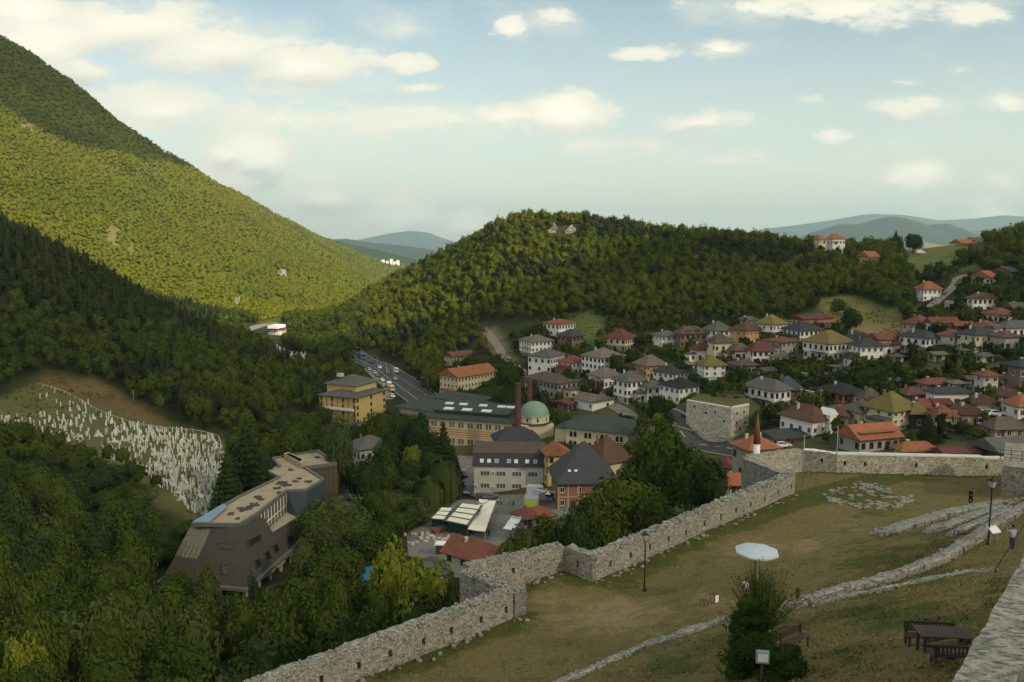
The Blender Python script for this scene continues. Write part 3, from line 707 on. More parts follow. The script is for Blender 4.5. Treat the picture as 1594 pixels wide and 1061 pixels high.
# cap stones, loose and uneven, on the rough tops
b = MB()
for A, B, th in ((W0, P1, 1.15), (P3, P4, 1.2), (P0, P2, 1.2), (P1, P0, 1.2)):
    d = B-A; L = d.length; d.normalize(); nr = Vector((-d.y, d.x, 0)); s_ = .1
    while s_ < L:
        for row in range(5):
            o = (row+.5)/5*th + RNG.uniform(-.08, .08); r = RNG.uniform(.09, .21); p = A + (B-A)*(s_/L) + nr*o + Vector((RNG.uniform(-.1, .1), 0, .0)) - fw.location
            if RNG.random() < .75:
                a = RNG.uniform(0, 3); c_ = [(p.x + r*RNG.uniform(.8, 1.3)*math.cos(a+t), p.y + r*RNG.uniform(.8, 1.2)*math.sin(a+t)) for t in (0, 1.3, 2.6, 3.9, 5.1)]
                b.prism(c_, p.z - .15, p.z + RNG.uniform(.03, .15))
        s_ += RNG.uniform(.26, .40)
b.obj('cap_stone', MAT['rubble_cap'], fw)['kind'] = 'stuff'

# the tall stone block at the yard's corner, with its railing
A = onz(1561, 724, -22.6); A = at(1561, 724, 84.5); B = at(1700, 742, 80.5)
blk = empty('stone_bastion', (A.x, A.y, A.z-5), 0, 'tall dark stone block with metal railing at the corner of the yard', 'bastion')
o = wall_run('wall', A, B, 12, A.z, A.z, A.z-6, ['rubble_dark', 'rubble_cap'], parent=None, jag=.05); o.parent = blk; o.matrix_parent_inverse = Matrix.Translation(-blk.location)
b = MB(); q0 = A - blk.location + Vector((1.0, 2.2, 0)); q1 = B - blk.location + Vector((1.2, 2.2, 0)); q1.z = q0.z
for k in range(9): p = q0 + (q1-q0)*k/8; b.tube([p, p + Vector((0, 0, 1.15))], .035, 6)
for hgt in (.35, .7, 1.12): b.tube([q0 + Vector((0, 0, hgt)), q1 + Vector((0, 0, hgt))], .028, 6)
b.tube([q0 + Vector((0, 0, 1.1)), q0 + Vector((.1, 7, 1.1))], .03, 6)
b.obj('railing', MAT['metal_dark'], blk)
# the lookout parapet close to the camera
A = onz(1480, 1061, -9.0); B = onz(1594, 866, -9.0); d = (B-A).normalized(); A2 = A - d*7; B2 = B + d*9
pp = wall_run('parapet', B2, A2, 1.0, -9.0, -9.0, -19, ['rubble_dark', 'weathered_top'], jag=.03, res=.16); tag(pp, 'broad stone parapet wall running past the picnic table', 'wall')

def footing(name, pts, wd, hgt, label, m='rubble_cap', seed=0, cat='low wall', res=.35):
    """ruined low wall lying on the yard, rough all over"""
    Q = [hitL(*p[:2]) if len(p) == 2 else Vector(p) for p in pts]; P = []
    for a, b_ in zip(Q[:-1], Q[1:]):
        k = max(2, int((b_-a).length/res)); P += [a + (b_-a)*i/k for i in range(k)]
    P.append(Q[-1]); V_ = []; nw = 7
    for i, p in enumerate(P):
        d = (P[min(i+1, len(P)-1)] - P[max(i-1, 0)]); d.z = 0; d.normalize(); nr = Vector((-d.y, d.x, 0))
        w_ = wd * (1 + .16*float(fbm(i*.3, seed))); ends = min(1, min(i, len(P)-1-i)/3)
        prof = [(-.5, -.35), (-.5, .75), (-.32, 1.0), (0, 1.05), (.32, 1.0), (.5, .75), (.5, -.35)]
        for (o, h) in prof:
            x = p.x + nr.x*o*w_ ; y = p.y + nr.y*o*w_; z = lz(x, y) + h*hgt*(.35+.65*ends) + float(fbm(x*1.5, y*1.5, o=2))*.09
            V_.append((x + float(vnoise(x*3, y*3, z))*.06, y + float(vnoise(x*3+9, y*3, z))*.06, z))
    g = np.arange(len(V_)).reshape(-1, nw); qd = np.stack([g[:-1, :-1], g[1:, :-1], g[1:, 1:], g[:-1, 1:]], -1).reshape(-1, 4)
    b = MB(); b.v = V_; b.f = [tuple(int(t) for t in q_)[::-1] for q_ in qd]; b.f += [tuple(range(nw)), tuple(range(len(V_)-nw, len(V_)))[::-1]]; b.m = [0]*len(b.f); b.sm = [False]*len(b.f)
    for p in P:      # broken stones bedded in the top
        for _ in range(int(5*wd)):
            x, y = p.x + RNG.uniform(-.5, .5)*wd*1.05, p.y + RNG.uniform(-.5, .5)*wd*1.05; z = lz(x, y) + hgt*RNG.uniform(.35, .95); r = RNG.uniform(.05, .15); a = RNG.uniform(0, 3)
            b.prism([(x + r*math.cos(a+t)*RNG.uniform(.8, 1.4), y + r*math.sin(a+t)*RNG.uniform(.7, 1.1)) for t in (0, 1.25, 2.5, 3.8, 5.1)], z-.25, z + RNG.uniform(.0, .07))
    o = b.obj(name, MAT[m]); return tag(o, label, cat)
footing('low_wall', [(1640,770),(1594,792),(1565,812),(1530,832),(1490,858),(1460,877),(1420,892),(1380,905),(1320,922),(1270,936),(1225,948)], 1.25, .55, 'long ruined stone footing crossing the yard from the corner bastion', seed=1)
footing('low_wall', [(1225,948),(1190,956),(1150,963),(1115,970),(1060,988),(1000,1010),(940,1036),(880,1062),(830,1085)], .95, .28, 'narrow stone kerb descending across the grass past the dark shrubs', seed=2)
footing('low_wall', [(1546,889),(1500,893),(1440,905),(1380,918),(1320,930),(1270,941)], .8, .22, 'low stone kerb forking off below the ruined footing', seed=3)
footing('ruin_wall', [(1378,832),(1420,818),(1460,806),(1500,796),(1545,787),(1580,782)], 2.2, .45, 'broad band of ruined masonry where the dark clothed person walks', 'rubble_cap', 4, 'ruin')
footing('ruin_wall', [(1450,830),(1485,818),(1520,806),(1560,793)], 1.6, .5, 'middle band of stepped ruined masonry', 'rubble_cap', 5, 'ruin')
footing('ruin_wall', [(1488,834),(1515,823),(1545,810),(1575,797)], 1.3, .55, 'short stepped ruin beside the long footing', 'rubble_cap', 6, 'ruin')
# old paving in the grass
b = MB(); pz = [(1276,770),(1335,748),(1380,757),(1426,774),(1418,786),(1357,800),(1300,786)]
c = hitL(1350, 775); k = 0
ang = .5
for i in range(-16, 17):
    for j in range(-16, 17):
        x = c.x + (i*.62*math.cos(ang) - j*.5*math.sin(ang)) + RNG.uniform(-.12, .12); y = c.y + (i*.62*math.sin(ang) + j*.5*math.cos(ang)) + RNG.uniform(-.12, .12)
        z = lz(x, y); u, v = proj((x, y, z))
        if not inpoly(np.array([u]), np.array([v]), pz)[0] or RNG.random() < (.60 + .35*float(fbm(x*.3, y*.3))): continue
        r0 = RNG.uniform(.16, .36); a = RNG.uniform(0, 1); pts = [(x + r0*RNG.uniform(.8, 1.5)*math.cos(ang+a+t), y + r0*RNG.uniform(.7, 1.0)*math.sin(ang+a+t)) for t in (0, 1.1, 2.2, 3.2, 4.2, 5.3)]
        b.prism(pts, z-.1, z + RNG.uniform(.06, .13))
p = hitL(1412, 783); b.prism([(p.x-.9, p.y-.5), (p.x+.9, p.y+.1), (p.x+1.1, p.y+.8), (p.x-.6, p.y+.3)], p.z-.1, p.z+.16)
p = hitL(1412, 739); b.prism([(p.x-.5, p.y-.3), (p.x+.5, p.y-.2), (p.x+.5, p.y+.3), (p.x-.4, p.y+.3)], p.z-.1, p.z+.2)
tag(b.obj('old_paving', MAT['weathered_top']), 'worn flagstones half sunk in the grass of the yard', kind='stuff')
# fallen stones along the foot of the walls
b = MB()
for A, B in ((P3, P4), (W0, P1), (P0, P2)):
    L = (B-A).length; nr = seg_n(A.copy(), B.copy())
    for k in range(int(L*2.2)):
        s_ = RNG.random(); o = -abs(RNG.normal())*.55 - .1; p = A + (B-A)*s_ + nr*o; z = lz(p.x, p.y); r = RNG.uniform(.05, .2)
        b.prism([(p.x + r*math.cos(t)*RNG.uniform(.8, 1.3), p.y + r*math.sin(t)*RNG.uniform(.8, 1.3)) for t in (0, 1.3, 2.5, 3.8, 5.0)], z-.1, z + r*.7)
tag(b.obj('rubble_stones', MAT['rubble']), 'loose stones fallen along the foot of the fortress wall', kind='stuff')
# grass blades, dry and green, over the nearer yard
def gfun(x, y):
    i = np.clip(((x + 32)/step).astype(int), 0, GX.shape[0]-1); j = np.clip(((y - 9)/step).astype(int), 0, GX.shape[1]-1); return i, j
nb = 95000
yb_ = 14 + 88 * RNG.random(nb)**1.5; xb_ = (RNG.uniform(-.27, .64, nb)) * yb_
i, j = gfun(xb_, yb_); ok = inside[i, j] & (fbm(xb_*.8, yb_*.8, o=3) > -.35); 
bare_here = bare[i, j]; ok &= RNG.random(nb) > bare_here*.8
xb_, yb_, i, j = xb_[ok], yb_[ok], i[ok], j[ok]; zb_ = LZ(xb_, yb_) + .02; m_ = len(xb_); gr = green[i, j]
a = RNG.uniform(0, 6.28, m_); hgt = RNG.uniform(.03, .08, m_) * (1 + gr*.9) ; wd = RNG.uniform(.02, .06, m_)
lean = RNG.normal(size=(m_, 2)) * .05; V_ = np.stack([np.stack([xb_ - np.cos(a)*wd, yb_ - np.sin(a)*wd, zb_], -1), np.stack([xb_ + np.cos(a)*wd, yb_ + np.sin(a)*wd, zb_], -1),
      np.stack([xb_ + np.cos(a)*wd*.7 + lean[:, 0], yb_ + np.sin(a)*wd*.7 + lean[:, 1], zb_ + hgt], -1), np.stack([xb_ - np.cos(a)*wd*.6 + lean[:, 0], yb_ - np.sin(a)*wd*.6 + lean[:, 1], zb_ + hgt*.8], -1)], 1).reshape(-1, 3)
m, n, b = mat('grass_blade', .9, .1); P = geo(n); ag = n.new('ShaderNodeAttribute'); ag.attribute_name = 'green'
n1 = n.noise(P, .28, 6, .68); n2 = n.noise(P, 1.6, 5, .7)
gf = n.ss(n.m('ADD', n.m('ADD', ag.outputs['Fac'], n.m('MULTIPLY', n.m('SUBTRACT', n1, .5), 2.2)), n.m('MULTIPLY', n.m('SUBTRACT', n2, .5), 1.2)), .12, .85)
n.l.new(n.mix(gf, n.mix(n2, (.235, .178, .070), (.175, .14, .05)), (.065, .082, .02)), b.inputs['Base Color'])
g_ = put('grass', np_mesh('grass', V_, np.arange(m_*4).reshape(-1, 4), MAT['grass_blade'], attr={'green': np.repeat(gr, 4)})); tag(g_, 'dry tufted grass growing over the fortress yard', kind='stuff')
# ------------------------------------------------------------------ houses
FOOTS = []; KEEP = []
tiles('roof_red', (.24,.090,.055), (.18,.066,.042)); tiles('roof_orange', (.38,.145,.065), (.29,.105,.05)); tiles('roof_darkred', (.17,.055,.045), (.12,.042,.035))
tiles('roof_brown', (.14,.105,.080), (.10,.078,.062)); tiles('roof_redbrown', (.15,.075,.052), (.10,.058,.045)); tiles('roof_tan', (.20,.165,.128), (.15,.125,.10))
tiles('roof_grey', (.135,.132,.115), (.10,.10,.09)); tiles('roof_slate', (.060,.064,.066), (.045,.050,.052)); tiles('roof_black', (.028,.028,.030), (.04,.038,.038))
tiles('roof_olive', (.21,.165,.042), (.16,.12,.045), moss=(.13,.12,.03)); tiles('roof_blue', (.075,.095,.105), (.06,.08,.09)); tiles('roof_green', (.062,.078,.064), (.05,.065,.055), metal=True)
tiles('roof_metal', (.055,.060,.064), (.045,.05,.055), metal=True, rough=.6)
plaster('wall_white', (.80,.79,.74), amt=.25); plaster('wall_cream', (.62,.55,.36)); plaster('wall_grey', (.36,.36,.33)); plaster('wall_stone', (.30,.28,.24), amt=.6)
plaster('wall_orange', (.62,.33,.14)); plaster('wall_pink', (.40,.17,.15)); plaster('wall_brown', (.20,.145,.11)); plaster('wall_dark', (.055,.048,.042)); plaster('wall_yellow', (.56,.41,.17))
plaster('wall_palestone', (.52,.50,.43), amt=.5); plaster('wall_brick', (.27,.13,.085), amt=.4); plaster('wall_tan', (.45,.34,.19)); plaster('trim_white', (.78,.77,.73), amt=.15); plaster('concrete', (.34,.33,.30), amt=.5)
flat('glass_dark', (.018,.022,.024), .12, .6, var=.3); flat('frame_white', (.68,.67,.63), .5); flat('frame_brown', (.09,.05,.03), .6); flat('timber_dark', (.045,.032,.024), .8); flat('timber', (.22,.13,.07), .8)
flat('metal_grey', (.30,.31,.31), .45); flat('brick_plain', (.28,.12,.075), .9)
WIN = {}
def win_mesh(kind, w_, h_):
    """window with frame, glass and sill; local origin at the sill centre, facing -y"""
    k = (kind, round(w_, 1), round(h_, 1))
    if k not in WIN:
        b = MB(); f = .06; x = w_/2
        b.box(-x, -x+f, -.06, .04, 0, h_, 0); b.box(x-f, x, -.06, .04, 0, h_, 0); b.box(-x+f, x-f, -.06, .04, h_-f, h_, 0); b.box(-x+f, x-f, -.06, .04, 0, f, 0)
        b.box(-.025, .025, -.05, .03, f, h_-f, 0); b.box(-x+f, -.025, -.02, .02, f, h_-f, 1); b.box(.025, x-f, -.02, .02, f, h_-f, 1)
        b.box(-x-.08, x+.08, -.16, -.06, -.08, -.01, 0)
        WIN[k] = b.mesh('window', [MAT['frame_brown' if kind == 'b' else 'frame_white'], MAT['glass_dark']])
    return WIN[k]
def wall_win(root, p0, p1, z, n_, kind='w', w_=.95, h_=1.25, m0=.9, m1=.9, name='window'):
    """n windows along the wall line p0->p1 (outer side on the right of the direction)"""
    p0 = Vector((*p0, 0)); p1 = Vector((*p1, 0)); d = p1 - p0; L = d.length
    if n_ < 1 or L < w_ + .4: return
    d.normalize(); a = math.atan2(d.y, d.x); nrm = Vector((d.y, -d.x, 0)) * .035
    for i in range(n_):
        s_ = L/2 if n_ == 1 else m0 + (L - m0 - m1) * i / (n_-1)
        o = put(name, win_mesh(kind, w_, h_), root, p0 + d*s_ + nrm + Vector((0, 0, z))); o.rotation_euler = (0, 0, a)
def roof_mb(x0, x1, y0, y1, z, h, typ, over=.55, m=0, t=.16):
    """closed roof body over a rectangle. typ: hip, gx (ridge along x), gy (ridge along y), pyr, flat"""
    X0, X1, Y0, Y1 = x0-over, x1+over, y0-over, y1+over; W, D = X1-X0, Y1-Y0; b = MB(); cx, cy = (X0+X1)/2, (Y0+Y1)/2
    e = [(X0,Y0),(X1,Y0),(X1,Y1),(X0,Y1)]
    b.v += [(*p, z) for p in e] + [(*p, z+t) for p in e]; b.f.append((3,2,1,0)); b.m.append(m); b.sm.append(False)
    for k in range(4): b.f.append((k, (k+1)%4, 4+(k+1)%4, 4+k)); b.m.append(m); b.sm.append(False)
    if typ == 'pyr': r = .35; a_, c_ = (cx-r, cy), (cx+r, cy); b.v += [(*a_, z+h), (*c_, z+h)]; F_ = [(4,5,9,8),(5,6,9),(6,7,8,9),(7,4,8)]
    elif typ == 'hip':
        if abs(W-D) < 1.0: r = .5; a_, c_ = (cx-r, cy), (cx+r, cy)
        elif W > D: r = (W-D)/2 + D*.06; a_, c_ = (cx-r, cy), (cx+r, cy)
        else: r = (D-W)/2 + W*.06; a_, c_ = (cx, cy-r), (cx, cy+r)
        b.v += [(*a_, z+h), (*c_, z+h)]
        F_ = [(4,5,9,8),(5,6,9),(6,7,8,9),(7,4,8)] if a_[1] == c_[1] else [(4,5,8),(5,6,9,8),(6,7,9),(7,4,8,9)]
    elif typ == 'gx': b.v += [(X0,cy,z+h),(X1,cy,z+h)]; F_ = [(4,5,9,8),(5,6,9),(6,7,8,9),(7,4,8)]
    elif typ == 'gy': b.v += [(cx,Y0,z+h),(cx,Y1,z+h)]; F_ = [(4,5,8),(5,6,9,8),(6,7,9),(7,4,8,9)]
    else: b.v += [(*p, z+max(t+.05, h)) for p in e]; F_ = [(8,9,10,11)] + [(4+k, 4+(k+1)%4, 8+(k+1)%4, 8+k) for k in range(4)]
    for q in F_: b.f.append(q); b.m.append(m); b.sm.append(False)
    return b
def ridge_caps(root_roof, x0, x1, y0, y1, z, h, over=.55):
    """pale ridge and hip cappings of a hip roof"""
    X0, X1, Y0, Y1 = x0-over, x1+over, y0-over, y1+over; W, D = X1-X0, Y1-Y0; cx, cy = (X0+X1)/2, (Y0+Y1)/2
    if abs(W-D) < 1.0: a_, c_ = (cx-.5, cy), (cx+.5, cy)
    elif W > D: r = (W-D)/2 + D*.06; a_, c_ = (cx-r, cy), (cx+r, cy)
    else: r = (D-W)/2 + W*.06; a_, c_ = (cx, cy-r), (cx, cy+r)
    b = MB(); A = (*a_, z+h+.02); C_ = (*c_, z+h+.02); b.tube([A, C_], .11, 5)
    if a_[1] == c_[1]: prs = [((X0,Y0),A),((X0,Y1),A),((X1,Y0),C_),((X1,Y1),C_)]
    else: prs = [((X0,Y0),A),((X1,Y0),A),((X0,Y1),C_),((X1,Y1),C_)]
    for p, q in prs: b.tube([(*p, z+.2), q], .09, 5)
    return b
def gable_fill(b, x0, x1, y0, y1, z, h, typ, over=.55, m=0):
    """triangular wall tops under a gable roof"""
    hh = h * (1 - 2*over/((y1-y0 if typ == 'gx' else x1-x0)+2*over)) - .02
    if typ == 'gx':
        for x, s_ in ((x0, 1), (x1-.2, 1)): b.v += [(x,y0,z),(x,y1,z),(x,(y0+y1)/2,z+hh),(x+.2,y0,z),(x+.2,y1,z),(x+.2,(y0+y1)/2,z+hh)]; i = len(b.v)-6; b.f += [(i,i+2,i+1),(i+3,i+4,i+5),(i,i+3,i+5,i+2),(i+1,i+2,i+5,i+4),(i,i+1,i+4,i+3)]; b.m += [m]*5; b.sm += [False]*5
    else:
        for y in (y0, y1-.2): b.v += [(x0,y,z),(x1,y,z),((x0+x1)/2,y,z+hh),(x0,y+.2,z),(x1,y+.2,z),((x0+x1)/2,y+.2,z+hh)]; i = len(b.v)-6; b.f += [(i,i+1,i+2),(i+3,i+5,i+4),(i,i+2,i+5,i+3),(i+1,i+4,i+5,i+2),(i,i+3,i+4,i+1)]; b.m += [m]*5; b.sm += [False]*5
def solve(xl, xc, xr, C, ratio=1.1, th=None):
    """turn the seen widths of the two faces into a real rectangle standing at corner C"""
    kk = F * C.x / C.y / (xc - 797) if abs(xc - 797) > 2 else 1.02
    ul, ur = (xl-797)/F*kk, (xr-797)/F*kk; best = None
    for a in ([th] if th is not None else range(6, 82, 2)):
        t = R(a); c, s_ = math.cos(t), math.sin(t)
        dn1 = c - ur*s_; dn2 = s_ + ul*c
        if dn1 < .03 or dn2 < .03: continue
        W = (ur*C.y - C.x)/dn1; D = (C.x - ul*C.y)/dn2
        if W <= 0 or D <= 0: continue
        e = abs(math.log(W/D/ratio)) + (abs(a-35) * .004)
        if best is None or e < best[0]: best = (e, t, W, D)
    if best is None: W = abs(ur-ul)*C.y*1.05; return R(15), W, W/ratio
    return best[1:]
def house(xl, xc, xr, yb, ye, yt, roof, wall, typ='hip', label='', ratio=1.1, low=None, th=None, nwin=None, cat='house', name='house', kind='w', chim=1, Y=None, group=None, cap=False, floors=None, WD=None):
    if yb < 700: g_ = (xr-xl)*.13; xl -= g_; xr += g_
    C = hit(xc, yb) if Y is None else at(xc, yb, Y)
    t, W, D = solve(xl, xc, xr, C, ratio, th); (W, D) = WD or (W, D); W = min(max(W, 3), 30); D = min(max(D, 3), 26)
    zb = C.z; ze = at(xc, ye, C.y).z; c, s_ = math.cos(t), math.sin(t)
    cen = Vector((C.x + c*W/2 - s_*D/2, C.y + s_*W/2 + c*D/2, 0)); zr = at(xc, yt, cen.y).z
    h = max(zr - ze, min(W, D) * .16); H = max((ze - zb)*1.17, 2.2)
    if kind == 'w' and C.y > 200 and RNG.random() < .5: kind = 'b'
    corners = [(C.x + c*a*W - s_*b_*D, C.y + s_*a*W + c*b_*D) for a in (0, 1) for b_ in (0, 1)]
    lowz = min(min(zt(*q) for q in corners), zb) - .6
    root = empty(name, (C.x, C.y, zb), t, label, cat, group)
    b = MB(); zs = 0
    fl_n = floors or max(1, round(H / 2.9)); st = H / fl_n
    if low and fl_n > 1:
        zs = st * (1 if fl_n < 4 else 2) - .15
        lb = MB(); lb.box(.25, W-.25, .25, D-.25, lowz-zb, zs, 0); lb.obj('lower_wall', MAT[low], root)
        b.box(0, W, 0, D, zs, H, 0)
    else: b.box(0, W, 0, D, lowz-zb, H, 0)
    if typ in ('gx', 'gy'): gable_fill(b, 0, W, 0, D, H, h, typ)
    b.obj('wall', MAT[wall], root)
    ov = .35 if typ == 'flat' else .85
    rf = roof_mb(0, W, 0, D, H+.003, h if typ != 'flat' else .3, typ, ov).obj('roof', MAT[roof], root)
    if cap and typ == 'hip': ridge_caps(rf, 0, W, 0, D, H, h, ov).obj('ridge_capping', MAT['roof_tan'], rf)
    if C.y < 420:
        g = MB(); g.tube([(-ov, -ov-.05, H+.05), (W+ov, -ov-.05, H+.05)], .07, 5); g.tube([(-ov-.05, D+ov, H+.05), (-ov-.05, -ov, H+.05)], .07, 5); g.obj('gutter', MAT['metal_dark'], rf)
    for k in range(chim):
        cb = MB(); x, y = (W*(.3+.4*k) + RNG.uniform(-.5, .5), D*.62); cb.box(x-.25, x+.25, y-.22, y+.22, H+h*.35, H+h+.15); cb.box(x-.33, x+.33, y-.3, y+.3, H+h+.153, H+h+.28)
        if typ != 'flat': cb.obj('chimney', MAT['wall_palestone' if RNG.random() < .5 else 'brick_plain'], rf)
    for f in range(fl_n):
        z = f * st + min(1.0, st*.33)
        ins = .25 if (low and (f+1)*st <= zs + .5) else 0
        hw = min(1.3, st*.5)
        nf = nwin[0] if nwin else max(1, int((W-.8) / 1.75)); nl = nwin[1] if nwin else max(1, int((D-.8) / 2.0))
        if f == 0 and fl_n > 1 and not nwin: nf = max(1, nf-1); nl = max(0, nl-1)
        wall_win(root, (ins, ins), (W-ins, ins), z, nf, kind, min(1.0, W/nf*.5) if nf else 1, hw)
        wall_win(root, (ins, D-ins), (ins, ins), z, nl, kind, min(1.0, D/nl*.5) if nl else 1, hw)
    dx = W * (.25 if RNG.random() < .5 else .7); ins = .25 if low and fl_n > 1 else 0
    db = MB(); db.box(dx-.55, dx+.55, ins-.07, ins-.004, 0, 2.1, 0); dd = db.obj('door', MAT['timber_dark'], root)
    hb = MB(); hb.box(dx+.35, dx+.42, ins-.14, ins-.071, .95, 1.1); 
    if C.y < 260: hb.obj('handle', MAT['metal_grey'], dd)
    if not nwin and typ != 'flat' and yb < 692 and C.y < 420 and RNG.random() < .55 and chim:
        # low annex with its own roof leaning on the house
        aw, ad, ah = RNG.uniform(2.2, 4.2), D*RNG.uniform(.4, .8), RNG.uniform(2.2, 3.0); sx = W+.003 if RNG.random() < .6 else -aw-.003
        ab = MB(); ab.box(sx, sx+aw, D*.1, D*.1+ad, lowz-zb, ah); an = ab.obj('annex', MAT[RNG.choice(['wall_palestone', 'wall_grey', 'wall_white', 'timber_dark', 'wall_brown'])], root)
        roof_mb(sx, sx+aw, D*.1, D*.1+ad, ah+.003, RNG.uniform(.5, 1.2), 'gx' if RNG.random() < .5 else 'flat', .3).obj('annex_roof', MAT[RNG.choice(['roof_brown', 'roof_tan', 'roof_grey', roof])], an)
        wall_win(an, (sx, D*.1), (sx+aw, D*.1), .9, 1, kind)
    FOOTS.append((cen.x, cen.y, math.hypot(W, D)/2 * .92)); KEEP.append((xl+1, xr-1, min(yt, ye)+1, yb - (yb-ye)*.12, C.y))
    root['dims'] = (W, D, H, h)
    return root, W, D, H, h, fl_n
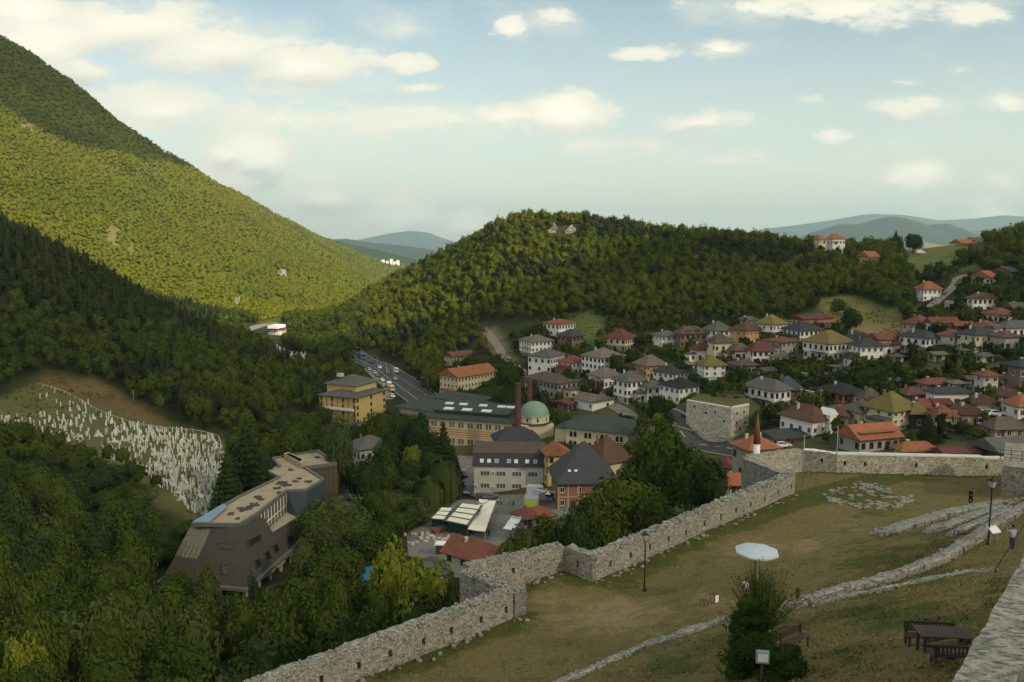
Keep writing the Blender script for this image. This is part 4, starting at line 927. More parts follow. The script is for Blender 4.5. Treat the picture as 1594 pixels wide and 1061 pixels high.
HS = [
 (851,870,891,524,508,498,'roof_red','wall_white','hip','white house with red hip roof standing highest beside the wood',{}),
 (814,827,857,558,536,524,'roof_tan','wall_white','hip','white balconied house with tan hip roof above the grey hipped long house',{'low':'wall_pink'}),
 (828,857,873,581,560,546,'roof_grey','wall_white','hip','long white house under a grey green hip roof with small window rows',{}),
 (873,891,909,583,568,555,'roof_red','wall_white','hip','small house with rust red hip roof between two tall white houses',{}),
 (912,935,964,588,562,545,'roof_tan','wall_white','hip','tall white cube house with taupe hip roof above the brown roofed garage',{}),
 (872,886,904,543,527,514,'roof_slate','wall_brown','hip','brown walled house with dark slate roof below the highest red roof',{}),
 (698,706,753,569,557,547,'roof_red','wall_cream','gx','low house with bright red roof and pale cross gable at the edge of the wood',{'ratio':2.2}),
 (694,713,763,618,592,573,'roof_orange','wall_cream','gx','two storey cream house with long orange roof beside the main road',{'ratio':1.9}),
 (826,868,894,622,601,583,'roof_brown','wall_grey','hip','long grey building under a brown hip roof behind the brick chimneys',{'ratio':.6}),
 (880,889,903,622,610,604,'roof_brown','wall_cream','flat','small cream annex with flat brown roof beside the long grey building',{'chim':0}),
 (899,922,949,640,628,615,'roof_tan','wall_white','gy','low white garage house with brown gable roof and blank white end wall',{'nwin':(0,2)}),
 (866,884,899,642,631,624,'roof_darkred','wall_brown','gx','tiny shed with dark red roof beside the white garage house',{'chim':0}),
 (945,973,984,548,531,513,'roof_darkred','wall_cream','hip','cream house with steep dark red roof below the wood',{'low':'wall_stone'}),
 (991,1006,1032,590,573,554,'roof_tan','wall_orange','hip','ochre walled house with broad brown pyramid roof in the middle of the old quarter',{}),
 (921,941,960,605,590,573,'roof_tan','wall_white','hip','narrow white house with tan pyramid roof above the street garages',{}),
 (960,976,999,630,600,581,'roof_grey','wall_white','hip','three storey white house with wide grey hip roof beside the street',{'low':'wall_grey'}),
 (999,1008,1032,626,607,594,'roof_grey','wall_white','hip','lower white house with grey roof wedged between two bigger hipped houses',{}),
 (1023,1047,1070,602,585,568,'roof_slate','wall_white','hip','white house with slate hip roof behind the black roofed one',{}),
 (1033,1057,1081,629,608,590,'roof_black','wall_white','hip','bright white house with black hip roof above the stone bastion',{'ratio':1.0}),
 (1089,1096,1124,595,573,557,'roof_olive','wall_white','hip','three storey white house with moss yellow hip roof among gardens',{'low':'wall_palestone','floors':3}),
 (1020,1030,1055,541,526,516,'roof_grey','wall_white','hip','low white cottage with grey roof beside the long dark timbered house',{}),
 (1055,1059,1093,541,523,510,'roof_brown','wall_brown','hip','long brown house with dark dormered roof under the wood',{'ratio':1.8}),
 (1098,1113,1136,533,518,502,'roof_grey','wall_white','hip','white house with steep pale grey hip roof in the upper row',{'cap':True}),
 (1142,1161,1179,537,518,503,'roof_redbrown','wall_orange','hip','apricot orange house with brown hip roof and pale ridge lines',{'cap':True}),
 (1154,1163,1177,509,501,493,'roof_tan','wall_white','gy','little white gabled house peeping over the apricot house',{}),
 (1077,1086,1103,562,548,535,'roof_darkred','wall_white','hip','white cottage with crimson hip roof beside the tiered brown house',{}),
 (1104,1112,1135,563,538,522,'roof_brown','wall_cream','hip','cream house with tiered dark brown roofs and balconies',{}),
 (1136,1144,1167,560,548,535,'roof_brown','wall_palestone','hip','pale stone house with greyish brown roof next to the crimson roofed white house',{}),
 (1165,1171,1200,567,550,533,'roof_darkred','wall_white','hip','bright white house with crimson pyramid roof in the middle row',{}),
 (1138,1152,1176,584,572,560,'roof_brown','wall_grey','hip','grey house with open ground floor and brown roof among dark trees',{}),
 (1180,1203,1219,528,509,492,'roof_olive','wall_white','hip','white and dark timber house with tall mustard yellow roof in the upper row',{'low':'wall_dark'}),
 (1240,1250,1289,512,499,491,'roof_darkred','wall_pink','gx','long shed with crimson roof below the grassy field',{'ratio':2.6,'chim':0}),
 (1213,1217,1238,509,503,501,'roof_grey','wall_white','flat','small flat roofed white annex behind the mustard roof',{'chim':0}),
 (1225,1245,1273,536,518,503,'roof_slate','wall_white','hip','wide white house with slate grey hip roof and round arched base',{'low':'wall_palestone'}),
 (1194,1217,1238,553,536,526,'roof_red','wall_grey','hip','two storey grey house with low red roof below the slate roof',{}),
 (1200,1204,1230,566,557,554,'roof_tan','wall_cream','flat','cream garage with flat roof under the garden wall',{'chim':0}),
 (1257,1290,1319,563,540,517,'roof_olive','wall_white','hip','large white house under a broad mustard yellow roof with tiers of balconies',{'low':'wall_palestone'}),
 (1316,1328,1350,543,532,517,'roof_slate','wall_white','gy','white house with dark grey gable roof and bright gable end',{}),
 (1326,1339,1369,563,543,528,'roof_slate','wall_white','hip','white house with steep dark pyramid roof and a row of tall windows',{}),
 (1315,1321,1333,572,560,549,'roof_black','wall_white','hip','tiny white outbuilding with black roof under the pyramid roofed house',{}),
 (1353,1368,1389,556,533,521,'roof_red','wall_orange','gx','orange brick house with red gable roof',{'kind':'w'}),
 (1388,1391,1407,553,538,526,'roof_red','wall_palestone','hip','narrow pale house with red roof adjoining the orange one',{}),
 (1205,1215,1243,630,611,588,'roof_blue','wall_brick','hip','brick house with blue grey roof and balconies',{'low':'wall_palestone'}),
 (1165,1205,1222,641,614,592,'roof_grey','wall_white','hip','white walled house with grey brown hip roof and dark loggia above a concrete base',{'low':'concrete','ratio':.55}),
 (1280,1312,1339,628,616,597,'roof_black','wall_pink','hip','dusky pink house with broad near black roof',{'ratio':.8}),
 (1337,1345,1368,636,625,605,'roof_brown','wall_brown','hip','steep brown roofed wooden house behind the mustard roofed hall',{}),
 (1222,1264,1287,681,660,632,'roof_redbrown','wall_white','hip','white house with wide reddish brown roof and gabled bay above the street',{'ratio':.75}),
 (1316,1336,1362,668,646,625,'roof_grey','wall_cream','hip','cream house with grey pyramid roof behind the long orange roof',{}),
 (1290,1318,1331,668,651,634,'roof_redbrown','wall_tan','hip','low tan house with rusty brown roof joined to the cream one',{}),
 (1352,1389,1416,675,646,613,'roof_olive','wall_cream','hip','tall cream house with great mustard and brown roof',{'low':'wall_cream','floors':3}),
 (1414,1418,1438,668,648,630,'roof_olive','wall_dark','hip','dark timber wing with mustard roof and many small windows',{}),
 (1305,1338,1398,706,688,661,'roof_orange','wall_grey','gx','long grey house with bright orange roof and strip dormer just beyond the fortress wall',{'ratio':1.6,'kind':'b'}),
 (1399,1404,1455,722,705,689,'roof_orange','wall_palestone','hip','low house of which the vivid orange roof shows above the fortress wall',{'ratio':1.6}),
 (1458,1470,1542,724,708,697,'roof_darkred','wall_pink','gx','low long building with dull red roof beyond the fortress wall',{'ratio':2.2,'chim':0}),
 (1513,1556,1614,722,708,682,'roof_grey','wall_dark','gx','black boarded barn with grey sheet roof beyond the fortress wall',{'ratio':1.2,'chim':0,'nwin':(0,0)}),
 (1536,1548,1586,684,672,651,'roof_brown','wall_tan','hip','low tan house with dark brown pyramid roof near the barn',{}),
 (1447,1458,1481,676,653,634,'roof_red','wall_cream','hip','cream house with terracotta hip roof beside the dark spruce',{}),
 (1484,1497,1523,665,648,631,'roof_redbrown','wall_tan','gy','bare brick house with brown gable roof and one attic window',{}),
 (1511,1519,1545,648,632,616,'roof_redbrown','wall_palestone','gy','pale gabled house with maroon roof beside parked white cars',{}),
 (1518,1529,1548,622,591,581,'roof_red','wall_palestone','hip','slim three storey tower house with red hip roof',{'floors':3,'nwin':(2,1)}),
 (1549,1558,1588,631,618,605,'roof_redbrown','wall_white','gy','white gabled house with brown roof next to the slim tower house',{}),
 (1566,1585,1620,653,636,616,'roof_orange','wall_white','hip','white house with orange hip roof at the edge of the view',{}),
 (1432,1440,1478,611,600,589,'roof_red','wall_grey','hip','low grey house with wide red hip roof below the gardens',{'ratio':1.6}),
 (1447,1453,1500,634,615,605,'roof_slate','wall_white','hip','long white house with slate roof and little eyebrow dormer',{'ratio':1.7}),
 (1572,1585,1616,612,577,564,'roof_slate','wall_brown','hip','tall dark house with slate roof and open balcony at the edge of the view',{}),
 (1398,1412,1440,630,617,603,'roof_redbrown','wall_brown','hip','brown timbered house with rusty roof behind the mustard roofed one',{}),
 (1419,1426,1450,649,641,625,'roof_red','wall_brick','hip','small brick house with rusty red roof hidden behind the timber wing',{}),
 (1454,1457,1475,644,638,627,'roof_darkred','wall_grey','gx','shed with dark red roof under the slate roofed white house',{'chim':0}),
 (1338,1353,1365,411,402,392,'roof_orange','wall_cream','gx','lone cream house with orange gable roof in the trees below the ridge',{}),
 (1427,1437,1460,469,453,440,'roof_orange','wall_white','hip','white house with orange pyramid roof standing alone by the winding lane',{'floors':2}),
 (1516,1541,1548,443,434,422,'roof_orange','wall_white','gx','white gabled house with orange roof on the upper lane',{'ratio':.9}),
 (1548,1574,1581,431,425,416,'roof_brown','wall_brown','gx','brown chalet with dark gable on the upper lane',{}),
 (1509,1514,1546,486,468,458,'roof_redbrown','wall_white','gy','white house with dark timber gable over its full width',{}),
 (1535,1553,1576,503,492,480,'roof_red','wall_cream','hip','cream house with red hip roof above the grey walled quarter',{}),
 (1569,1576,1604,493,481,472,'roof_brown','wall_dark','gx','dark wooden barn at the upper edge of the town',{}),
 (1410,1430,1449,517,507,491,'roof_red','wall_grey','hip','large building with broad red roof at the foot of the grassy slope',{}),
 (1446,1450,1484,519,505,495,'roof_red','wall_white','gx','long white wing with red roof and tall dark windows',{'ratio':1.8}),
 (1484,1488,1510,517,511,503,'roof_red','wall_brown','gx','low red roofed lean-to beside the long white wing',{'chim':0}),
 (1513,1538,1553,520,513,501,'roof_red','wall_white','hip','low white house with faded red hip roof',{}),
 (1552,1566,1606,525,513,500,'roof_grey','wall_white','hip','wide cream white house with pale grey green roof',{}),
 (1405,1440,1453,553,531,516,'roof_slate','wall_white','hip','white house with dark roof and long shaded balcony',{'low':'wall_stone','ratio':.7}),
 (1462,1484,1496,547,527,515,'roof_red','wall_palestone','hip','grey and white house with red hip roof and stacked balconies',{}),
 (1495,1517,1543,549,526,511,'roof_slate','wall_cream','hip','cream house with dark slate roof and projecting bay',{}),
 (1544,1564,1580,546,528,517,'roof_redbrown','wall_grey','hip','grey unplastered house with rust brown hip roof',{}),
 (1495,1503,1512,557,549,545,'roof_grey','wall_stone','gy','small stone shed below the grey and white house',{'chim':0}),
 (1268,1275,1284,379,373,367,'roof_orange','wall_cream','hip','first small orange roofed house on the skyline beside the wood',{'Y':520}),
 (1287,1296,1312,381,373,365,'roof_orange','wall_white','hip','wider orange roofed house on the skyline with its white wall showing',{'Y':525}),
 (1482,1497,1511,387,380,373,'roof_orange','wall_white','gx','white gabled house with orange roof on the skyline meadow',{'Y':540}),
 (1507,1512,1527,384,377,370,'roof_brown','wall_palestone','gx','brown roofed house behind the skyline meadow',{'Y':560}),
 (1295,1303,1318,650,642,634,'roof_brown','wall_brown','hip','small brown shed between the pink house and the gabled bay',{'chim':0}),
 (1240,1248,1262,655,646,636,'roof_brown','wall_stone','gx','low stone shed with brown roof just above the gabled bay',{'chim':0}),
 (1376,1385,1398,606,599,592,'roof_grey','wall_palestone','gx','little grey roofed garden house above the brown wooden house',{'chim':0}),
 (1478,1486,1500,610,603,596,'roof_tan','wall_cream','hip','small cream cottage with tan roof beside the wide red hip roof',{'chim':0}),
 (1500,1508,1520,603,595,588,'roof_brown','wall_grey','gx','small grey cottage with brown roof beside the slim tower house',{'chim':0}),
 (1552,1562,1578,603,594,585,'roof_redbrown','wall_palestone','hip','pale cottage with maroon hip roof above the white gabled house',{}),
 (1182,1190,1203,588,581,574,'roof_brown','wall_palestone','gx','narrow cottage with brown roof below the crimson pyramid roof',{'chim':0}),
 (1060,1067,1078,577,570,563,'roof_tan','wall_white','hip','little white cottage between the ochre house and the moss yellow roof',{'chim':0}),
 (1290,1300,1316,583,576,569,'roof_grey','wall_stone','flat','flat roofed stone outhouse under the tiers of balconies',{'chim':0}),
 (1385,1393,1404,566,559,553,'roof_brown','wall_palestone','hip','small cottage with brown roof under the orange brick house',{'chim':0}),
 (1446,1455,1468,563,556,550,'roof_tan','wall_grey','gx','low grey outbuilding with tan roof in the green hollow',{'chim':0}),
 (1520,1529,1543,566,559,552,'roof_grey','wall_palestone','hip','small grey roofed cottage below the cream house with a bay',{'chim':0}),
]
HOUSES = []
for row in HS:
    kw = dict(row[10]); r_ = house(*row[:6], row[6], row[7], row[8], row[9], **kw); r_[0]['group'] = 'houses on the slopes of the old town'
    HOUSES.append((row, r_))
# extra features some of the houses show
def hfind(word):
    for row, r_ in HOUSES:
        if word in row[9]: return r_
for word, side in (('tiers of balconies', 'l'), ('long shaded balcony', 'l'), ('stacked balconies', 'l'), ('dark loggia', 'l'), ('tiered dark brown', 'f'), ('blue grey roof and balconies', 'f'), ('open balcony at the edge', 'f'), ('tan hip roof above the grey', 'l')):
    root, W, D, H, h, fn = hfind(word); st = H / fn
    for f in range(1, fn):
        b = MB(); z = f * st
        if side == 'l':
            y0, y1 = D*.12, D*.62; b.box(-1.15, -.004, y0, y1, z-.14, z); 
            for k in range(9): y = y0 + (y1-y0)*k/8; b.box(-1.15, -1.09, y-.03, y+.03, z, z+.95)
            b.box(-1.18, -1.06, y0, y1, z+.953, z+1.03)
        else:
            x0, x1 = W*.15, W*.85; b.box(x0, x1, -1.15, -.004, z-.14, z)
            for k in range(9): x = x0 + (x1-x0)*k/8; b.box(x-.03, x+.03, -1.15, -1.09, z, z+.95)
            b.box(x0, x1, -1.18, -1.06, z+.953, z+1.03)
        b.obj('balcony', MAT['timber_dark' if 'loggia' in word or 'tiers' in word else 'concrete'], root)
root, W, D, H, h, fn = hfind('dormered')
for k in (.3, .68):
    b = roof_mb(W*k-1.1, W*k+1.1, -.0, D*.35, H+h*.42, .8, 'gy', .25); b.box(W*k-1, W*k+1, .02, D*.33, H+h*.15, H+h*.42); b.obj('dormer', MAT['roof_brown'], root)
root, W, D, H, h, fn = hfind('strip dormer')
b = MB(); b.box(W*.06, W*.92, .6, D*.42, H+h*.22, H+h*.48, 0); b.box(W*.10, W*.88, .52, .6, H+h*.26, H+h*.44, 1); b.box(W*.02, W*.96, .0, D*.44, H+h*.483, H+h*.56, 2); b.obj('dormer', [MAT['wall_dark'], MAT['glass_dark'], MAT['roof_orange']], root)
root, W, D, H, h, fn = hfind('gabled bay')
b = MB(); b.box(W-2.6, W-.2, -1.2, -.004, -1, H+1.2, 0); b.obj('bay', MAT['wall_white'], root); b = roof_mb(W-2.6, W-.2, -1.2, 2, H+1.203, 1.6, 'gy', .25); b.obj('bay_roof', MAT['trim_white'], root)
root, W, D, H, h, fn = hfind('pale cross gable')
b = MB(); b.box(W*.3, W*.62, -.6, -.004, -.5, H, 0); gable_fill(b, W*.3, W*.62, -.6, 0, H, 2.0, 'gy'); b.obj('gable_bay', MAT['wall_cream'], root); roof_mb(W*.3, W*.62, -.6, D*.5, H+.003, 2.0, 'gy', .4).obj('bay_roof', MAT['roof_red'], root)
root, W, D, H, h, fn = hfind('dark timber gable')
b = MB(); b.v += [(-.3,-.06,H+.05),(W+.3,-.06,H+.05),(W/2,-.06,H+h*.92),(-.3,-.003,H+.05),(W+.3,-.003,H+.05),(W/2,-.003,H+h*.92)]; b.f += [(0,1,2),(5,4,3),(0,3,4,1),(1,4,5,2),(2,5,3,0)]; b.m += [0]*5; b.sm += [False]*5; b.obj('gable_boarding', MAT['timber_dark'], root)
# ------------------------------------------------------------------ paved surfaces
def paving(name, c, c2, line=None):
    m, n, b = mat(name, .92, .15); P = geo(n); f = n.noise(P, .5, 6, .7); f2 = n.noise(P, 7, 3, .7)
    col = n.mix(n.ss(f, .35, .7), c, c2); col = n.mix(n.m('MULTIPLY', f2, .3), col, tuple(x*.6 for x in c)); n.l.new(col, b.inputs['Base Color']); bump(n, b, f2, .3, .02)
paving('asphalt', (.075,.075,.072), (.10,.098,.09)); paving('asphalt_pale', (.20,.19,.165), (.27,.25,.21)); paving('gravel', (.30,.27,.21), (.22,.20,.16)); flat('road_paint', (.5,.5,.46), .8)
def drape(name, poly, y0, y1, m, off=.14, st=1.2, kind='structure', label=None):
    h_ = [hit(px, py, y0, y1) for px, py in poly]; W_ = [(p.x, p.y) for p in h_]
    x0, x1 = min(p[0] for p in W_), max(p[0] for p in W_); a0, a1 = min(p[1] for p in W_), max(p[1] for p in W_)
    bm_ = bmesh.new(); vs = [bm_.verts.new((x, y, 0)) for x, y in W_]; bm_.faces.new(vs)
    for k in range(1, int((x1-x0)/st)): bmesh.ops.bisect_plane(bm_, geom=bm_.verts[:]+bm_.edges[:]+bm_.faces[:], plane_co=(x0+k*st, 0, 0), plane_no=(1, 0, 0))
    for k in range(1, int((a1-a0)/st)): bmesh.ops.bisect_plane(bm_, geom=bm_.verts[:]+bm_.edges[:]+bm_.faces[:], plane_co=(0, a0+k*st, 0), plane_no=(0, 1, 0))
    for v in bm_.verts: v.co.z = zt(v.co.x, v.co.y) + off
    me = bpy.data.meshes.new(name); bm_.to_mesh(me); bm_.free(); me.materials.append(MAT[m])
    return tag(put(name, me), label, None, None, kind)
def strip(name, pts, wd, m, off=.16, st=1.5, paint=True, kind='structure', y0=100):
    Q = [hit(*p, y0) if len(p) == 2 else Vector(p) for p in pts]; P = []
    for a, b_ in zip(Q[:-1], Q[1:]):
        k = max(1, int((b_-a).length/st)); P += [a + (b_-a)*i/k for i in range(k)]
    P.append(Q[-1]); P = [Vector((p.x, p.y, 0)) for p in P]
    for _ in range(6): P = [P[0]] + [(P[i-1] + P[i]*2 + P[i+1])/4 for i in range(1, len(P)-1)] + [P[-1]]
    def lay(o0, o1, mat_, off_, nm, dash=None, par=None):
        b = MB(); nx = max(1, int(abs(o1-o0)/1.6)); rows = []
        for i, p in enumerate(P):
            d = (P[min(i+1, len(P)-1)] - P[max(i-1, 0)]).normalized(); nr = Vector((-d.y, d.x, 0)); row = []
            for j in range(nx+1): q_ = p + nr*(o0 + (o1-o0)*j/nx); row.append((q_.x, q_.y, zt(q_.x, q_.y) + off_))
            rows.append(row)
        for i in range(len(P)-1):
            if dash and (i//2) % 2: continue
            for j in range(nx): b.poly([rows[i][j], rows[i][j+1], rows[i+1][j+1], rows[i+1][j]])
        return b.obj(nm, MAT[mat_], par)
    rd = tag(lay(-wd/2, wd/2, m, off, name), kind=kind)
    if paint:
        for o, dsh in ((-wd/2+.4, 0), (wd/2-.4, 0), (-wd*.17, 0 if wd > 12 else 1), (wd*.17, 1)) if wd > 12 else ((-wd/2+.4, 0), (wd/2-.4, 0), (0, 1)):
            tag(lay(o-.11, o+.11, 'road_paint', off+.02, 'lane_marking', dsh), kind='structure')
    return P
road_path = strip('road', [(520,536),(548,549),(590,571),(627,598),(655,618),(700,655)], 15, 'asphalt', .3)
strip('road', [(1010,664),(1060,682),(1100,690),(1150,700),(1200,712)], 8, 'asphalt')
strip('street', [(868,588),(893,596),(925,612),(960,634),(985,650),(1015,668)], 5, 'asphalt_pale', paint=False)
strip('lane', [(1448,478),(1462,466),(1478,452),(1489,440),(1491,430),(1510,427),(1545,428)], 4.5, 'gravel', paint=False)
strip('path', [(752,512),(765,525),(780,548),(800,572)], 3.5, 'gravel', paint=False)
strip('road', [(360,520),(385,513),(410,506),(440,502)], 8, 'asphalt_pale', .4, paint=False, y0=450)
drape('car_park', [(566,574),(584,568),(606,594),(612,622),(594,622),(598,606),(580,588)], 300, 600, 'gravel', .2)
drape('plaza', [(700,708),(738,710),(738,769),(885,766),(885,803),(812,822),(775,852),(700,872),(636,866),(632,832),(690,800),(722,768),(700,740)], 120, 330, 'asphalt_pale', .12)
drape('yard_paving', [(1040,600),(1068,604),(1075,612),(1050,611)], 220, 400, 'asphalt_pale', .12)
# ------------------------------------------------------------------ other buildings
def frame2(A, B, label, cat, name='building'):
    t = math.atan2(B.y-A.y, B.x-A.x); L = math.hypot(B.x-A.x, B.y-A.y)
    root = empty(name, (A.x, A.y, A.z), t, label, cat); cx, cy = (A.x+B.x)/2, (A.y+B.y)/2
    return root, L
def foot(root, W, D):
    t = root.rotation_euler.z; c, s_ = math.cos(t), math.sin(t)
    n_ = max(1, round(max(W, D)/min(W, D)))
    for k in range(n_):
        u, v = (W*(k+.5)/n_, D/2) if W > D else (W/2, D*(k+.5)/n_)
        FOOTS.append((root.location.x + c*u - s_*v, root.location.y + s_*u + c*v, min(W, D)*.62))
# school
A = at(655, 650, 275); B = at(797, 658, 265); A.z = B.z = -68.2
root, W = frame2(A, B, 'long cream school building with orange bands and skylights in its low grey roof', 'school', 'school_building')
D = 27; H = 9.8
plaster('school_wall', (.60,.49,.28)); m, n, b = mat('school_band', .9, .2); P = objco(n); sp = n.new('ShaderNodeSeparateXYZ'); n.l.new(P, sp.inputs[0])
fz = n.m('FRACT', n.m('MULTIPLY', sp.outputs[2], 1.35)); n.l.new(n.mix(n.ss(fz, .46, .54), (.42,.17,.06), (.60,.50,.30)), b.inputs['Base Color'])
b = MB(); b.box(0, W, 0, D, -.5, 3.9); b.box(0, W, 0, D, 6.2, H); b.obj('wall', MAT['school_wall'], root)
b = MB(); b.box(.0, W, 0, D, 3.903, 6.197); b.obj('banded_wall', MAT['school_band'], root)
b = roof_mb(0, W, 0, D, H+.003, 1.5, 'hip', .9); lo = b.obj('roof', MAT['roof_green'], root)
b = MB(); b.prism([(3,4.2),(W-3,4.2),(W-3,D-4),(3,D-4)], H+.9, [H+1.7]*2+[H+1.7]*2); 
b.v += [(2.6,3.8,H+1.703),(W-2.6,3.8,H+1.703),(W-2.6,D/2,H+3.0),(2.6,D/2,H+3.0),(W-2.6,D-3.6,H+1.703),(2.6,D-3.6,H+1.703)]; i = len(b.v)-6
b.f += [(i,i+1,i+2,i+3),(i+3,i+2,i+4,i+5),(i,i+3,i+5),(i+1,i+4,i+2),(i,i+5,i+4,i+1)]; b.m += [0]*5; b.sm += [False]*5; up = b.obj('upper_roof', MAT['roof_green'], root)
flat('skylight', (.75,.77,.75), .3, .5)
sl = (3.0-1.703)/(D/2-3.8)
def sky_on(x, y, w_, d_):
    b = MB(); z0 = H+1.703 + (y-3.8)*sl; z1 = H+1.703 + (y+d_-3.8)*sl
    b.v += [(x,y,z0-.05),(x+w_,y,z0-.05),(x+w_,y+d_,z1-.05),(x,y+d_,z1-.05),(x,y,z0+.28),(x+w_,y,z0+.28),(x+w_,y+d_,z1+.28),(x,y+d_,z1+.28)]
    for q_ in ((0,3,2,1),(4,5,6,7),(0,1,5,4),(1,2,6,5),(2,3,7,6),(3,0,4,7)): b.f.append(q_); b.m.append(0); b.sm.append(False)
    b.obj('skylight', MAT['skylight'], up)
for x in (5.0, 11.6, 18.6): sky_on(x+1, 5.0, 3.4, 2.0)
for x in (4.0, 9.2, 16.4, 23.0, 26.2): sky_on(x+.4, 10.4, 2.8, 1.6)
for k in range(10):
    x = 1.6 + k*(W-3.2)/9
    for dx in (-.55, .55):
        for z in (1.4, 6.9):
            o = put('window', win_mesh('w', .85, 1.9), root, (x+dx, -.04, z))
wall_win(root, (W, 0), (W, D), 6.9, 6, 'b', 1, 1.8); foot(root, W, D); KEEP.append((655, 800, 640, 690, 276))
SCH = root
for (pa, pyb, Ya, pb_, Yb, dep, ze, zr, label) in [(620,0,306,672,297,15,-61.2,-58.2,'low dark roofed hall behind the school beside the road'),(668,0,322,735,310,12,-60.6,-58.4,'low grey roofed wing at the back of the school'),(596,0,292,640,286,8,-63.0,-61.2,'low shed with slate roof between the ochre pavilion and the school')]:
    A = at(pa, 620, Ya); B = at(pb_, 620, Yb); A.z = B.z = -68.2; root, W = frame2(A, B, label, 'hall', 'hall')
    b = MB(); b.box(0, W, 0, dep, -.5, ze+68.2); b.obj('wall', MAT['wall_tan'], root); roof_mb(0, W, 0, dep, ze+68.203, zr-ze, 'hip', 1.2).obj('roof', MAT['roof_green'], root); wall_win(root, (0,0), (W,0), 2.4, int(W/2.6), 'b', 1, 1.4); foot(root, W, dep)
# boarding house with arched windows
A = at(881, 665, 250); B = at(978, 676, 241); A.z = B.z = -64.5; ze = -56.4
root, W = frame2(A, B, 'cream boarding house with green grey hip roof and paired arched windows beside the dome', 'building', 'boarding_house'); D = 15; H = ze - A.z
b = MB(); b.box(0, W, 0, D, -.5, H); b.box(-5, -.003, 3, D-1, -.5, H-1.2); b.obj('wall', MAT['wall_cream'], root)
rf = roof_mb(0, W, 0, D, H+.003, 3.3, 'hip', 1.1).obj('roof', MAT['roof_green'], root); roof_mb(-5, 0, 3, D-1, H-1.197, 1.2, 'hip', .5).obj('side_roof', MAT['roof_green'], root)
def arch_win(parent, x, z, w_=.9, h_=1.7, y=-.03, rot=0):
    k = ('arch', w_, h_)
    if k not in WIN:
        b = MB(); n_ = 8; o = []; 
        for s_, m_, yy_ in ((1.0, 0, -.05), (.82, 1, -.07)):
            ww = w_/2*s_; pts = [(-ww, (1-s_)*.4), (ww, (1-s_)*.4)] + [(ww*math.cos(t), h_-w_/2 + ww*math.sin(t)) for t in [math.pi*i/n_ for i in range(n_+1)]]
            b.poly([(p[0], yy_, p[1]) for p in pts], m_); i0 = len(b.v); b.v += [(p[0], yy_+.08, p[1]) for p in pts]; L_ = len(pts)
            for i in range(L_): j = (i+1) % L_; b.f.append((i0-L_+i, i0+i, i0+j, i0-L_+j)); b.m.append(m_); b.sm.append(False)
        WIN[k] = b.mesh('window', [MAT['frame_brown'], MAT['glass_dark']])
    o = put('window', WIN[k], parent, (x, y, z)); o.rotation_euler = (0, 0, rot)
for x in (2.4, W*.36, W*.62, W*.86):
    for dx in (-.65, .65): arch_win(root, x+dx, H-2.7); arch_win(root, x+dx, H-5.6)
for k in range(4): b = MB(); b.box(-.5, .5, -.05, .9, 0, .12); o = b.obj('skylight', MAT['skylight'], rf, (W*(.2+.2*k), 2.2, H+1.15)); o.rotation_euler = (math.atan2(3.3, 8), 0, 0)
foot(root, W, D); KEEP.append((856, 985, 650, 700, 252))
# mosque dome
A = at(832, 650, 266); z0 = -66
root = empty('domed_building', (A.x, A.y, z0), R(12), 'small domed building with ribbed green copper dome on a cream octagonal drum', 'mosque')
m, n, b = mat('copper', .6, .4); P = objco(n); sp = n.new('ShaderNodeSeparateXYZ'); n.l.new(P, sp.inputs[0]); an = n.m('ARCTAN2', sp.outputs[1], sp.outputs[0])
rib = n.ss(n.m('FRACT', n.m('MULTIPLY', an, 36/6.2832)), .8, .95); col = n.mix(n.noise(P, .8, 5, .65), (.16,.27,.19), (.22,.32,.22)); n.l.new(n.mix(n.m('MULTIPLY', rib, .55), col, (.10,.17,.12)), b.inputs['Base Color']); bump(n, b, rib, .6, .06)
oc = lambda r, o=0: [(r*math.cos(2*math.pi*(k+.5)/8+o), r*math.sin(2*math.pi*(k+.5)/8+o)) for k in range(8)]
b = MB(); b.box(-6.2, 5.2, -4.9, 5.2, -1, 7.8); b.obj('base', MAT['wall_cream'], root)
b = MB(); b.prism(oc(6.2), 7.803, 8.0); b.obj('base_roof', MAT['roof_green'], root)
b = MB(); b.prism(oc(4.75), 8.003, 10.0); b.prism(oc(5.0), 10.003, 10.2); b.obj('drum', MAT['wall_cream'], root)
b = MB(); b.lathe([(4.85, 10.203)] + [(4.7*math.cos(t)**.92, 10.25 + 4.3*math.sin(t)) for t in [math.pi/2*k/12 for k in range(12)]] + [(.05, 14.56)], 36); b.tube([(0,0,14.5),(0,0,15.3)], .06, 6); b.obj('dome', MAT['copper'], root)
for k in range(8): a = 2*math.pi*k/8; r = 4.75*math.cos(math.pi/8); arch_win(root, r*math.cos(a)*1.0, 8.5, .6, 1.2, r*math.sin(a), a+math.pi/2)
for k in range(8): a = 2*math.pi*k/8
arch_win(root, -2, 5.0, .7, 1.4, -4.93, 0); foot(root, 9, 9); FOOTS.append((A.x, A.y, 7)); KEEP.append((800, 857, 625, 668, 258))
m, n, b = mat('chimney_brick', .9, .15); P = objco(n); bt = n.new('ShaderNodeTexBrick'); bt.inputs['Scale'].default_value = 2.2; bt.inputs['Color1'].default_value = (.16,.062,.040,1); bt.inputs['Color2'].default_value = (.125,.05,.035,1); bt.inputs['Mortar'].default_value = (.10,.075,.06,1)
n.l.new(P, bt.inputs['Vector']); n.l.new(n.mix(n.m('MULTIPLY', n.noise(P, .7, 5), .5), bt.outputs[0], (.07,.035,.028)), b.inputs['Base Color'])
